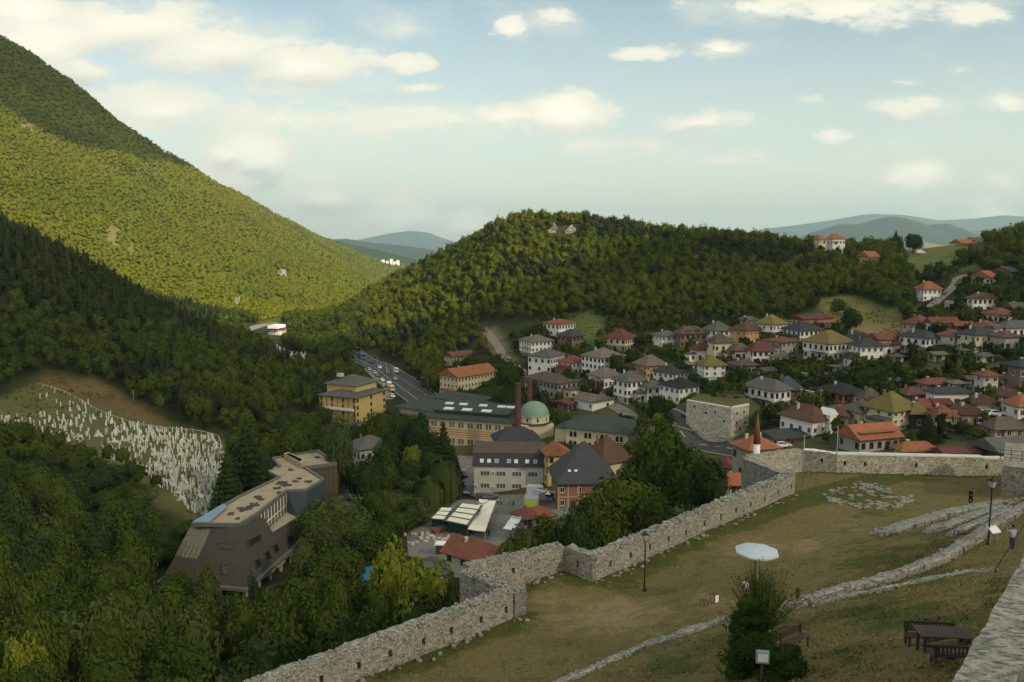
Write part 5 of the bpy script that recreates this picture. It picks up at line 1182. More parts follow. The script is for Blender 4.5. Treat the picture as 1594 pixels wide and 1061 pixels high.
for px, pt, Y, lb in ((806.5, 596, 256, 'thick brown brick chimney standing against the copper dome'), (824.5, 592, 276, 'second brown brick chimney rising behind the copper dome')):
    T = at(px, pt, Y); zb = zt(T.x, T.y); c = empty('brick_chimney', (T.x, T.y, zb), 0, lb, 'chimney', 'brick chimneys by the dome'); hh = T.z - zb
    b = MB(); b.prism(oc(1.05), -1, hh-1.0, top=oc(.88)); b.obj('shaft', MAT['chimney_brick'], c)
    b = MB(); b.prism(oc(1.02), hh-.997, hh-.5); b.prism(oc(.72), hh-.497, hh-.15); b.prism(oc(1.12), hh-.147, hh); b.obj('cap', MAT['chimney_brick'], c)
# pavilion with tiered roofs, office, hipped halls and the rest, as houses with extras
def hs(*a, **k): r_ = house(*a, **k); return r_
r_ = hs(509,555,590,662,626,611,'roof_grey','wall_yellow','hip','ochre timber banded pavilion with tiered grey roofs and white balcony front', nwin=(3,4), cat='pavilion', name='pavilion', kind='b', chim=0)
root, W, D, H, h, fn = r_
b = MB(); b.box(W*.25, W*.95, D*.2, D*1.0, H+h*.1, H+3.6); b.obj('upper_storey', MAT['wall_yellow'], root); roof_mb(W*.25, W*.95, D*.2, D*1.0, H+3.603, 3.2, 'hip', 1.0).obj('upper_roof', MAT['roof_grey'], root)
b = MB(); 
for k in range(7): y = D*(.06 + .88*k/6); b.box(-.22, -.004, y-.12, y+.12, 0, H)
for z in (1.0, 1.7, 2.4, 3.1): b.box(-.14, -.004, 0, D, z, z+.2)
b.obj('timber_framing', MAT['timber'], root)
b = MB(); b.box(-.9, -.225, D*.05, D*.92, H*.52, H*.52+.9); b.obj('balcony', MAT['trim_white'], root)
b = MB(); b.box(-1, 1, -1, 1, 0, 1.2); b.obj('roof_vent', MAT['wall_palestone'], root, (W*.4, D*.75, H+6.2))
OF = hs(736,738,844,768,725,690,'roof_brown','wall_grey','flat','grey office block with dark mansard storey and a row of white skylights', th=6, cat='office', name='office_block', chim=0, nwin=(0,0), ratio=1.5)
root, W, D, H, h, fn = OF
for ch in list(root.children_recursive): bpy.data.objects.remove(ch)
root.rotation_euler.z = R(-4); W = 18.4; D = 11
m, n, b = mat('office_wall', .9, .2); P = objco(n); sp = n.new('ShaderNodeSeparateXYZ'); n.l.new(P, sp.inputs[0]); ln = n.ss(n.m('FRACT', n.m('MULTIPLY', sp.outputs[2], 1.9)), .88, .97)
col = n.mix(n.ss(n.noise(P, .25, 5), .4, .7), (.50,.49,.43), (.42,.42,.385)); n.l.new(n.mix(n.m('MULTIPLY', ln, .4), col, (.22,.21,.19)), b.inputs['Base Color']); bump(n, b, ln, .5, .03)
H = 7.6; b = MB(); b.box(0, W, 0, D, -1, H); b.obj('wall', MAT['office_wall'], root)
b = MB(); b.prism([(-.5,-.5),(W+.5,-.5),(W+.5,D+.5),(-.5,D+.5)], H+.003, H+3.3, top=[(-.2,.7),(W+.2,.7),(W+.2,D-.7),(-.2,D-.7)]); man = b.obj('mansard', MAT['roof_metal'], root)
b = MB(); b.prism([(-.35,.55),(W+.35,.55),(W+.35,D-.55),(-.35,D-.55)], H+3.303, H+3.5); z = H+3.503
b.v += [(-.35,.55,z),(W+.35,.55,z),(W+.35,D-.55,z),(-.35,D-.55,z),(-.35,D/2,z+1.9),(W+.35,D/2,z+1.9)]; i = len(b.v)-6; b.f += [(i,i+1,i+5,i+4),(i+2,i+3,i+4,i+5),(i,i+4,i+3),(i+1,i+2,i+5),(i,i+3,i+2,i+1)]; b.m += [0]*5; b.sm += [False]*5; b.obj('roof', MAT['roof_brown'], root)
for k, fx in enumerate((.115, .22, .33, .505, .61, .77, .885)):
    b = MB(); b.box(-.5, .5, -.06, .02, -.45, .55, 0); b.box(-.4, .4, -.08, -.061, -.36, .46, 1 if k in (2, 3, 6) else 0); o = b.obj('skylight', [MAT['skylight'], MAT['metal_grey']], man, (W*fx, -.02, H+1.4)); o.rotation_euler = (-math.atan2(1.2, 3.3), 0, 0)
for fx in (.16, .39, .62, .85):
    for z in (1.6, 4.9):
        for dx in (-.82, 0, .82): put('window', win_mesh('w', .78, 1.35), root, (W*fx+dx, -.04, z))
for fx, z in ((.285, 5.6), (.285, 1.5), (.03, 1.9), (.74, 1.7)):
    b = MB(); b.box(-.42, .42, -.38, -.004, 0, .6, 0); b.tube([(0,-.385,.3),(0,-.4,.3)], .22, 12, 1); b.obj('air_conditioner', [MAT['frame_white'], MAT['metal_dark']], root, (W*fx, 0, z))
foot(root, W, D); KEEP.append((738, 845, 688, 766, 218))
r_ = hs(866,869,955,793,759,692,'roof_metal','wall_brick','pyr','brick house under a very tall pyramid roof of dark grey sheet', th=4, WD=(13.6, 13.0), chim=0, nwin=(4,1)); root, W, D, H, h, fn = r_
for k in (.2, .31): b = MB(); b.box(-.35, .35, -.0, .1, 0, 1.1); o = b.obj('skylight', MAT['skylight'], root, (W*k, D*.07, H+2.0)); o.rotation_euler = (R(-34), 0, 0)
b = MB(); 
for x in (0, 2.2, 4.6): b.box(x-.12, x+.22, -.12, -.004, 0, H)
b.box(0, W, -.14, -.124, H*.5-.15, H*.5+.15); b.obj('concrete_frame', MAT['wall_tan'], root)
hs(846,853,888,757,716,697,'roof_orange','wall_yellow','gy','yellow house with orange tiled gable between the office and the tall pyramid roof', cat='house', kind='b')
hs(768,774,840,722,694,668,'roof_slate','wall_grey','hip','house with dark slate hip roof behind the office block', chim=0)
hs(903,938,983,748,727,682,'roof_redbrown','wall_cream','hip','large house with steep rusty brown hip roof behind the pyramid roofed house', chim=1)
hs(543,546,561,688,668,660,'roof_grey','wall_white','hip','narrow white gatehouse with two tall blank panels among dark trees', chim=0, nwin=(2,0))
hs(541,561,612,738,706,682,'roof_grey','wall_palestone','hip','pale ribbed walled house with grey brown roof beside the flat roofed modern building', kind='b')
hs(508,511,588,792,770,748,'roof_grey','concrete','gx','low grey roofed annex behind the sloping walled building', chim=0, ratio=2.2)
hs(694,748,780,894,881,843,'roof_red','wall_palestone','gy','house with worn red tile roof just below the fortress wall', ratio=.7, kind='b')
hs(800,812,860,824,813,792,'roof_red','wall_palestone','hip','low house with red tile roof between the white canopies and trees', ratio=1.6)
tiles('roof_bright_blue', (.03,.17,.42), (.03,.14,.35), metal=True)
hs(560,566,602,920,906,884,'roof_bright_blue','wall_cream','gx','shed with bright blue sheet roof half hidden by foliage', chim=0, ratio=1.8)
hs(612,640,700,926,908,882,'roof_grey','wall_palestone','gx','grey roofed shed under the yellow green tree', chim=0)
r_ = hs(1139,1165,1209,750,708,684,'roof_orange','wall_stone','hip','stone mosque with orange hip roof behind the corner of the fortress wall', cat='mosque', name='mosque', chim=2, kind='b')
hs(1110,1117,1142,748,731,711,'roof_red','wall_cream','hip','small red roofed house half behind the big tree', chim=0)
hs(1130,1136,1164,772,758,738,'roof_orange','wall_cream','gx','low house with brick red roof at the foot of the stone mosque', chim=0)
r_ = hs(1186,1208,1269,699,686,672,'roof_slate','wall_grey','gx','long grey shop with red awnings behind the fortress wall', ratio=1.8, chim=0, nwin=(4,1)); root, W, D, H, h, fn = r_
for k in (.12, .32): b = MB(); b.v += [(0,0,0),(2.4,0,0),(2.4,-1.1,-.6),(0,-1.1,-.6),(0,0,-.06),(2.4,0,-.06),(2.4,-1.1,-.66),(0,-1.1,-.66)]; b.f += [(0,3,2,1),(4,5,6,7),(0,1,5,4),(2,3,7,6),(1,2,6,5),(3,0,4,7)]; b.m += [0]*6; b.sm += [False]*6; b.obj('awning', MAT['roof_darkred'], root, (W*k, -.05, H*.8))
# white minaret
T = at(1177.5, 706, 168); zb = zt(T.x, T.y); z1 = at(1177, 690, 168).z - zb; z2 = at(1177, 641, 168).z - zb
mi_ = empty('minaret', (T.x, T.y, zb), 0, 'white round minaret with tall brick coloured cone beside the orange roof', 'minaret')
b = MB(); b.lathe([(.72, -1), (.68, z1)], 20); b.obj('shaft', MAT['trim_white'], mi_); b = MB(); b.lathe([(.78, z1+.003), (.5, z1+3.2), (.06, z2)], 16); b.tube([(0,0,z2),(0,0,z2+.8)], .05, 6); b.obj('cone', MAT['roof_red'], mi_)
# stone bastion in the town
m, n, b = mat('turf', .95, .1); n.l.new(n.mix(n.noise(geo(n), .5, 6, .7), (.05,.065,.018), (.16,.15,.06)), b.inputs['Base Color'])
C = hit(1137, 686); zt_ = at(1138, 636, C.y).z; Lp = at(1068, 624.5, C.y*1.05); Rp = at(1167, 631, C.y*1.022)
root = empty('town_bastion', (C.x, C.y, C.z), 0, 'massive pale stone bastion with sunlit end face above the curving road', 'bastion')
pts = [(Lp.x-C.x, Lp.y-C.y), (0, 0), (Rp.x-C.x, Rp.y-C.y), (Rp.x-C.x+3, Rp.y-C.y+12), (Lp.x-C.x+6, Lp.y-C.y+12)]; hT = zt_ - C.z
b = MB(); b.prism(pts, -7, hT, top=[(x*.985, y*.985+.15) for x, y in pts]); b.obj('wall', MAT['rubble_bastion'], root)
b = MB(); b.prism([(x*.97, y*.97+.3) for x, y in pts], hT+.01, hT+.12); b.obj('grass_top', MAT['turf'], root)
b = MB()
for a_, c_ in zip(pts[:3], pts[1:3]):
    d = Vector((c_[0]-a_[0], c_[1]-a_[1])); L = d.length; d.normalize(); nx, ny = -d.y, d.x
    b.prism([(a_[0]*.985-nx*.05, a_[1]*.985+.15-ny*.05), (c_[0]*.985-nx*.05, c_[1]*.985+.15-ny*.05), (c_[0]*.985+nx*.8, c_[1]*.985+.15+ny*.8), (a_[0]*.985+nx*.8, a_[1]*.985+.15+ny*.8)], hT+.003, hT+.35)
b.obj('coping', MAT['lime_cap'], root)
b = MB()
for fx, fz in ((.3,.8),(.7,.8),(.3,.5),(.75,.45),(.5,.3)): p = Vector((pts[2][0]*fx, pts[2][1]*fx)); b.box(p.x-.2, p.x+.2, p.y-.14, p.y+.1, hT*fz, hT*fz+.5)
for fx, fz in ((.15,.55),(.35,.78),(.55,.7),(.8,.85)): p = Vector((pts[0][0]*fx, pts[0][1]*fx)); b.box(p.x-.2, p.x+.2, p.y-.14, p.y+.1, hT*fz, hT*fz+.5)
b.obj('loophole', MAT['hole_dark'], root); root.children[-1]['kind'] = 'stuff'
FOOTS.append((C.x-4, C.y+8, 8)); FOOTS.append((C.x+3, C.y+8, 7)); KEEP.append((1070, 1167, 625, 684, C.y-2))
# guard rail by the road
Q = [hit(x, y) for x, y in ((1000,654),(1040,664),(1070,672),(1100,679),(1136,688))]; gr_ = empty('guard_rail', Q[0], 0, 'pale guard rail along the road below the bastion', 'guard rail'); b = MB()
pts = [p - Q[0] + Vector((0, 0, .8)) for p in Q]; b.tube(pts, .16, 6); b.obj('rail', MAT['metal_grey'], gr_); b = MB()
for p, q_ in zip(pts[:-1], pts[1:]):
    for k in range(5): r0 = p + (q_-p)*k/5; b.box(r0.x-.06, r0.x+.06, r0.y-.06, r0.y+.06, r0.z-1.2, r0.z-.17)
b.obj('post', MAT['metal_grey'], gr_)['kind'] = 'stuff'
# garden walls on the terraces
for pa, pb_, hg, lb in (((1243,590),(1262,592),2.2,'short concrete retaining wall under the garage'), ((1272,592),(1303,594),2.4,'pale stained retaining wall below the terraced gardens'), ((1305,592),(1330,590),2.3,'retaining wall with grassy top under the tiny outbuilding'),((1245,622),(1270,625),3.0,'rough pale stone wall beside the blue grey roof'),((820,585),(808,572),2.0,'low concrete wall at the end of the dirt path'),((1500,475),(1470,480),1.6,'white lane side wall under the dark timber gable')):
    A = hit(*pa); B = hit(*pb_); root = empty('retaining_wall', A, math.atan2(B.y-A.y, B.x-A.x), lb, 'retaining wall'); L = math.hypot(B.x-A.x, B.y-A.y)
    b = MB(); b.box(0, L, 0, .4, -1.5, hg); b.obj('wall', MAT['wall_stone'], root); b = MB(); b.box(-.05, L+.05, -.06, .46, hg+.003, hg+.12); b.obj('coping', MAT['lime_cap'], root)
# filling station far down the valley
A = hit(412, 522, 400, 900); st_ = empty('filling_station', A, R(-12), 'white canopied filling station far down the valley road', 'filling station')
s_ = A.y/F; b = MB(); b.box(3*s_, 20*s_, 2, 14, 10*s_+.3, 14*s_+.6); b.obj('canopy', MAT['trim_white'], st_); b = MB(); b.box(0, 22*s_, 10, 18, -3, 7*s_); b.obj('wall', MAT['wall_palestone'], st_); b = MB(); b.box(-2*s_, 24*s_, 6, 9.9, -3, 3*s_); b.obj('terrace', MAT['trim_white'], st_)
b = MB(); b.box(-.5, 22.4*s_, 9.5, 18.5, 7*s_+.003, 7*s_+.5); b.obj('roof', MAT['roof_red'], st_)
for x in (5, 17): b = MB(); b.box(x*s_-.2, x*s_+.2, 4, 4.4, -3, 10*s_+.297); b.obj('column', MAT['metal_grey'], st_)
FOOTS.append((A.x+6, A.y+6, 14)); KEEP.append((410, 437, 500, 524, A.y-5))
# small far settlement seen through the gap and the quarry on the skyline
for k, (px, py, w_) in enumerate(((594,402,5),(601,404,4),(607,401,5),(612,405,4),(617,403,5))):
    A = at(px, py+4, 3000); root = empty('distant_house', (A.x, A.y, A.z-6), R(20), 'tiny pale house in the far settlement seen through the valley gap', 'house', 'houses of the far settlement')
    b = MB(); b.box(0, w_*2.2, 0, 9, -12, 11); b.obj('wall', MAT['wall_white'], root); roof_mb(0, w_*2.2, 0, 9, 11.003, 4, 'hip', .8).obj('roof', MAT['roof_brown'], root)
A = at(1438, 381, 620); root = empty('quarry_face', (A.x, A.y, A.z-6), R(5), 'pale bare quarry face behind the big tree on the skyline', 'quarry'); b = MB()
b.prism([(0,0),(22,1),(24,10),(0,10)], -4, [8,5.0,4,8]); b.obj('rock', MAT['wall_palestone'], root)
# limestone crags on the rounded hill and the mountain
rubble('crag', .35, (.30,.29,.24))
for (px, py, w_, h_, y0, y1, lb) in ((858,362,6,11,400,700,'slanting grey limestone crag near the top of the rounded hill'),(888,362,8,8,400,700,'pale limestone outcrop beside the slanting crag'),(437,430,7,11,700,2500,'white rock outcrop low on the sunlit mountain'),(368,472,4,10,700,2500,'thin white rock streak near the valley road'),(1092,402,14,5,400,700,'bare reddish scar on the hill shoulder')):
    A = hit(px, py, y0, y1); s_ = A.y/F; iv = IV2 if 'IV2' in globals() else None
    bm_ = bmesh.new(); bmesh.ops.create_icosphere(bm_, subdivisions=3, radius=1)
    for v in bm_.verts: q_ = v.co.copy(); f_ = 1 + .5*float(fbm(q_.x*1.8+px, q_.y*1.8, q_.z*1.8)); v.co = Vector((q_.x*w_*s_*f_ + q_.z*h_*s_*.4, q_.y*w_*s_*.6*f_, q_.z*h_*s_*f_))
    me = bpy.data.meshes.new('rock'); bm_.to_mesh(me); bm_.free(); me.materials.append(MAT['crag' if 'scar' not in lb else 'gravel']); o = put('rock_outcrop', me, None, A); tag(o, lb, 'rock'); FOOTS.append((A.x, A.y, w_*s_*.8))
# ------------------------------------------------------------------ the sloping walled modern building
def rp(px, py, p0, nrm):
    d = ray(px, py); k = p0.dot(nrm) / d.dot(nrm); return d*k
tiles('cladding', (.078,.066,.050), (.064,.055,.042), metal=True, rough=.6); tiles('cladding_front', (.070,.058,.044), (.060,.050,.038), metal=True, rough=.6); flat('cladding_blue', (.045,.062,.066), .5, .4, var=.3); paving('membrane', (.42,.35,.23), (.33,.28,.19)); flat('coping_metal', (.13,.13,.12), .5); flat('glass_blue', (.12,.22,.25), .12, .7); flat('debris', (.085,.07,.06), .9); flat('glass_amber', (.20,.18,.10), .15, .6, var=.6)
ZR, ZL = -55.0, -64.2
o_ = lambda px, py, z=ZR: onz(px, py, z)
MA, MA2, MBp = o_(298,817), o_(330,818), o_(374,818)
MAb, MBb, MCb = o_(252,902,ZL), o_(384,914,ZL), o_(463,859,ZL)
mod = empty('modern_building', (MBb.x, MBb.y, -67), 0, 'brown clad modern building with sloping walls, sand coloured flat roof and blue glass edge', 'building')
off = Vector(mod.location)
def wp(b, pts, m=0): b.poly([p - off for p in pts], m)
nf = (MBp-MBb).cross(MAb-MBb).normalized()            # front plane
MC = o_(446,765); nr_ = (MC-MBb).cross(MBp-MBb).normalized()   # flank plane
b = MB()
F1 = lambda px, py: rp(px, py, MBb, nf); F2 = lambda px, py: rp(px, py, MBb, nr_)
A2b = F1(316, 908)
Dk = o_(405, 762); Dkb = Vector((Dk.x-3, Dk.y+2, ZL)); LB = Vector((MA.x-1, MA.y+6, ZR))
gl, gr2 = F1(272, 866), F1(308, 869)
MA = F1(298, 817); MA2 = F1(330, 818); MBp = F1(374, 818)
wp(b, [MA2, MBp, MBb, A2b, gr2], 0); wp(b, [gl, gr2, A2b, MAb], 0)
n1_, n2_, n3_, n4_ = F2(407, 797), F2(424, 828), F2(450, 812), F2(466, 803)
C2b = F2(468, 855)
wp(b, [MBp, n1_, n2_, F2(412, 893), MBb], 1); wp(b, [n2_, n4_, C2b, F2(412, 893)], 1)
# far flank and back so that it is a closed body
BL = o_(370, 774); BLb = Vector((BL.x-4.5, BL.y+1, ZL))
wp(b, [MA, MAb, BLb, BL], 0)
wall_main = b.obj('wall', [MAT['cladding_front'], MAT['cladding']], mod)
b = MB(); wp(b, [MA, gl, gr2, MA2]); gw = b.obj('glass_front', MAT['glass_amber'], mod)
b = MB()
for k in range(6): t = k/5; b.tube([MA*(1-t)+MA2*t-off-nf*0, gl*(1-t)+gr2*t-off], .09, 4)
for t in (.33, .66): b.tube([MA*(1-t)+gl*t-off, MA2*(1-t)+gr2*t-off], .05, 4)
b.obj('mullion', MAT['coping_metal'], gw)
roofpts = [(298,817),(374,818),(407,797),(446,765),(477,764),(505,747),(475,728),(525,722),(496,702),(423,714),(434,727),(414,733),(433,744),(370.5,774)]
RP = [o_(*p) for p in roofpts]
b = MB(); wp(b, RP); b.obj('roof_deck', MAT['membrane'], mod)
b = MB(); n_ = len(RP); cen = sum(RP, Vector())/n_
for i in range(n_):
    p, q_ = RP[i], RP[(i+1) % n_]; d = (q_-p).normalized(); nn_ = Vector((-d.y, d.x, 0)); 
    if i == 2: pass
    w4 = [p-off-nn_*.02, q_-off-nn_*.02, q_-off+nn_*.55, p-off+nn_*.55]; zt0 = ZR - off.z
    b.prism([(v.x, v.y) for v in w4], zt0-.35, zt0+.42 + .01*(i % 3))
b.obj('parapet', MAT['coping_metal'], mod)
# recessed glazed flank behind the terrace cut
inn = Vector((-math.sin(.8), 0, 0)); pA, pB = RP[2], RP[3]; lo_ = ZR-6.8
b = MB(); rec = (pB-pA).normalized(); rn = Vector((-rec.y, rec.x, 0)).normalized()*.2
wp(b, [pA+rn, pB+rn, Vector((pB.x, pB.y, lo_))+rn, Vector((pA.x, pA.y, lo_))+rn]); gz = b.obj('glazing', MAT['glass_amber'], mod)
b = MB()
for k in range(9): t = k/8; p = pA+(pB-pA)*t+rn*.4-off; b.tube([p, p-Vector((0,0,6.8))], .09, 4)
p, q_ = pA+rn*.4-off-Vector((0,0,3)), pB+rn*.4-off-Vector((0,0,3)); b.tube([p, q_], .12, 4); b.obj('mullion', MAT['trim_white'], gz)
b = MB(); T1 = Vector((n2_.x, n2_.y, n2_.z)); wp(b, [n2_, n4_, Vector((pB.x, pB.y, n2_.z)), Vector((pA.x, pA.y, n2_.z))]); b.obj('terrace', MAT['membrane'], mod)
# dark blue tower block with battered faces, rear wing walls
b = MB(); q3, q4, q5 = RP[3], RP[4], RP[5]; q3b = Vector((q3.x+1.2, q3.y-1.5, -68)); q4b = Vector((q4.x+1.8, q4.y-3.0, -68)); q5b = Vector((q5.x+1.8, q5.y-1.2, -68))
wp(b, [q3, q3b, q4b, q4]); wp(b, [q4, q4b, q5b, q5]); b.obj('blue_block', MAT['cladding_blue'], mod)
b = MB()
for i in (5, 6, 7, 8, 9, 10, 11, 12): p, q_ = RP[i], RP[(i+1) % n_]; wp(b, [p, Vector((p.x, p.y, -68)), Vector((q_.x, q_.y, -68)), q_])
b.obj('rear_wall', MAT['cladding'], mod)
b = MB(); p, q_ = RP[6], RP[7]; d = q_-p
for k in range(7): t = (k+.5)/7; s0 = p+d*t-off+Vector((.05,-.08,-1.2)); b.box(s0.x-.5, s0.x+.5, s0.y-.1, s0.y, s0.z-6, s0.z)
b.obj('tall_window', MAT['glass_amber'], mod)['kind'] = 'stuff'
# inset windows of the flank and front
zc = lambda X, Y: (240 + X/3.985, 660 + Y/3.985)
def inset(pts, pl, nrm):
    q_ = [pl(*zc(*p)) + nrm*.05 for p in pts]; c_ = sum(q_, Vector())/len(q_); b = MB(); wp(b, [c_+(v-c_)*.86+nrm*.015 for v in q_], 1)
    for i in range(4): a0, a1 = q_[i], q_[(i+1)%4]; c0, c1 = c_+(a0-c_)*.86, c_+(a1-c_)*.86; wp(b, [a0+nrm*.16, a1+nrm*.16, c1+nrm*.16, c0+nrm*.16], 0); wp(b, [a0, a1, a1+nrm*.16, a0+nrm*.16], 0); wp(b, [c0, c0+nrm*.16, c1+nrm*.16, c1], 0)
    b.obj('window', [MAT['cladding'], MAT['glass_dark']], mod)
no = nr_ if nr_.dot(-MBb) > 0 else -nr_; nfo = nf if nf.dot(-MBb) > 0 else -nf
for pts in ([(570,725),(655,680),(668,715),(590,765)], [(615,850),(650,830),(668,875),(635,905)], [(675,800),(710,780),(730,830),(695,855)], [(728,758),(760,740),(780,785),(745,805)], [(815,705),(855,680),(875,720),(830,750)]): inset(pts, F2, no)
for pts in ([(390,738),(487,742),(483,775),(400,770)], [(415,872),(465,875),(462,935),(420,930)]): inset(pts, F1, nfo)
# ledge and the open ground floor
b = MB(); Lg = [MAb, MBb, C2b, Vector((C2b.x-6, C2b.y+6, ZL)), BLb]; cc = sum(Lg, Vector())/5; Lo = [cc+(v-cc)*1.06 for v in Lg]; b.prism([(v.x-off.x, v.y-off.y) for v in Lo], ZL-off.z-.55, ZL-off.z-.004); b.obj('ledge', MAT['coping_metal'], mod)
b = MB(); Li = [cc+(v-cc)*.82 for v in Lg]; b.prism([(v.x-off.x, v.y-off.y) for v in Li], -3, ZL-off.z-.553); b.obj('ground_floor', MAT['wall_tan'], mod)
for k in range(6):
    t = k/5; p = cc+((MBb+(C2b-MBb)*t)-cc)*1.0-off; b = MB(); b.box(p.x-.25, p.x+.25, p.y-.25, p.y+.25, -3, ZL-off.z-.553); b.obj('column', MAT['concrete'], mod)
# blue glass roof edge and rooftop clutter
b = MB(); s4 = [o_(299,816), o_(326,816), o_(354,792), o_(348,787)]; b.prism([(v.x-off.x, v.y-off.y) for v in s4], ZR-off.z+.43, ZR-off.z+.52); b.obj('glass_roof_edge', MAT['glass_blue'], mod)
b = MB(); s4 = [o_(442,713), o_(449,711), o_(477,724), o_(470,729)]; b.prism([(v.x-off.x, v.y-off.y) for v in s4], ZR-off.z+.05, ZR-off.z+1.3); b.obj('roof_shaft', MAT['wall_tan'], mod)
b = MB(); s4 = [o_(446,714.5), o_(450,713), o_(471,723), o_(467,726)]; b.prism([(v.x-off.x, v.y-off.y) for v in s4], ZR-off.z+1.303, ZR-off.z+1.36); b.obj('shaft_opening', MAT['hole_dark'], mod)
b = MB(); s4 = [o_(414,733.5), o_(433,743), o_(445,738), o_(430,730)]; b.prism([(v.x-off.x, v.y-off.y) for v in s4], ZR-off.z+.02, ZR-off.z+.5); b.obj('roof_curb', MAT['membrane'], mod)
b = MB()
for px, py, n_, sp in ((440,752,16,9),(446,756,12,8),(460,750,5,3),(480,751,7,4),(402,774,8,3),(408,778,8,5),(398,786,10,6),(388,790,8,6),(380,794,6,8),(360,799,3,4),(495,712,4,3),(467,745,3,2),(452,732,5,4),(430,760,4,3),(436,769,4,4),(370,808,2,3)):
    for k in range(n_):
        c_ = o_(px + RNG.normal()*sp*.5, py + RNG.normal()*sp*.22) - off; r = RNG.uniform(.15, .75); a = RNG.uniform(0, 3); pt = [(c_.x + r*math.cos(a+t)*RNG.uniform(.6,1.5), c_.y + r*math.sin(a+t)*RNG.uniform(.4,.9)) for t in (0, 1.5, 3, 4.5)]
        b.prism(pt, ZR-off.z, ZR-off.z+RNG.uniform(.1, .45))
b.obj('rooftop_debris', MAT['debris'], mod)['kind'] = 'stuff'
for px, py, r in ((330,850,10),(360,860,12),(390,850,12),(420,820,12),(450,800,12),(470,770,12),(400,790,10),(450,740,12),(490,730,12)): p = onz(px, py, -60); FOOTS.append((p.x, p.y+2, r*.75))
KEEP.append((300, 470, 745, 912, 150)); KEEP.append((425, 522, 702, 745, 168))
# ------------------------------------------------------------------ single trees
TR = np.random.default_rng(5)
def proto(kind, k):
    if kind == 'broad': V, a, c = crown_broad(5200, .066, TR, core=2, lobes=30, squash=.95)
    elif kind == 'light': V, a, c = crown_broad(3800, .070, TR, core=1, lobes=24, squash=.95)
    elif kind == 'cone': V, a, c = crown_cone(3600, .10, TR, h=3.2, tiers=13)
    elif kind == 'willow': V, a, c = crown_willow(12000, .06, TR)
    return np.concatenate([V]), a, c
PR = {}
for kind, cnt, ms in (('broad', 6, ('leaf_broad', 'leaf_dark')), ('light', 2, ('leaf_bright', 'leaf_willow')), ('cone', 3, ('leaf_dark',)), ('willow', 1, ('leaf_willow',))):
    for k in range(cnt):
        V, a, c = proto(kind, k)
        for mname in ms:
            fl = [x for x in (a, c) if len(x)]
            PR[(kind, mname, k)] = np_mesh('crown', V, fl, MAT[mname])
TRK = []
for k in range(3):
    b = MB(); b.tube([(0,0,-.6),(.03,.02,.25),(-.03,.05,.6),(.02,0,1.0)], [.075,.05,.04,.022], 7)
    for j in range(6):
        a = j*1.05 + k; z = .35 + .09*j; r = .42 - .03*j; b.tube([(0,.02,z),(r*.5*math.cos(a), r*.5*math.sin(a), z+.12),(r*math.cos(a), r*math.sin(a), z+.30)], [.028,.018,.006], 5)
    TRK.append(b.mesh('trunk', MAT['bark']))
SP_NAME = {'broad': 'broadleaf_tree', 'light': 'broadleaf_tree', 'cone': 'spruce_tree', 'willow': 'willow_tree'}
NT = {}
def tree(x, y, rad, height, kind='broad', mname='leaf_broad', label='', group=None, squash=1.0, name=None):
    z = zt(x, y); root = empty(name or SP_NAME[kind], (x, y, z), TR.uniform(0, 6.28), label, 'tree', group)
    k = int(TR.integers(0, {'broad': 6, 'light': 2, 'cone': 3, 'willow': 1}[kind]))
    if (kind, mname, k) not in PR:
        src = next(v for q_, v in PR.items() if q_[0] == kind and q_[2] == k).copy(); src.materials.clear(); src.materials.append(MAT[mname]); PR[(kind, mname, k)] = src
    cr = put('crown', PR[(kind, mname, k)], root)
    if kind == 'cone': cr.location = (0, 0, height*.08); cr.scale = (rad, rad, height*.92/3.2)
    elif kind == 'willow': vs = height*.56; cr.location = (0, 0, height*.52); cr.scale = (rad, rad, vs)
    else: vs = height*.47*squash; cr.location = (0, 0, height - vs*1.0); cr.scale = (rad*TR.uniform(.82, 1.2), rad*TR.uniform(.82, 1.2), vs*1.06)
    tk = put('trunk', TRK[k % 3], root); sx_ = rad*.5 if kind == 'cone' else min(height*.62, rad*1.35); tk.scale = (sx_, sx_, height*.72)
    NT[root.name.split('.')[0]] = NT.get(root.name.split('.')[0], 0) + 1
    FOOTS.append((x, y, rad*.55))
    return root
def tree_px(px, pt, Y, wpx, kind='broad', mname='leaf_broad', label='', group=None, **kw):
    """tree whose top shows at (px, pt) at distance Y, crown wpx wide in the photograph"""
    T = at(px, pt, Y); h = T.z - zt(T.x, T.y); return tree(T.x, T.y, wpx/2*Y/F, max(h, 2.5), kind, mname, label, group, **kw)
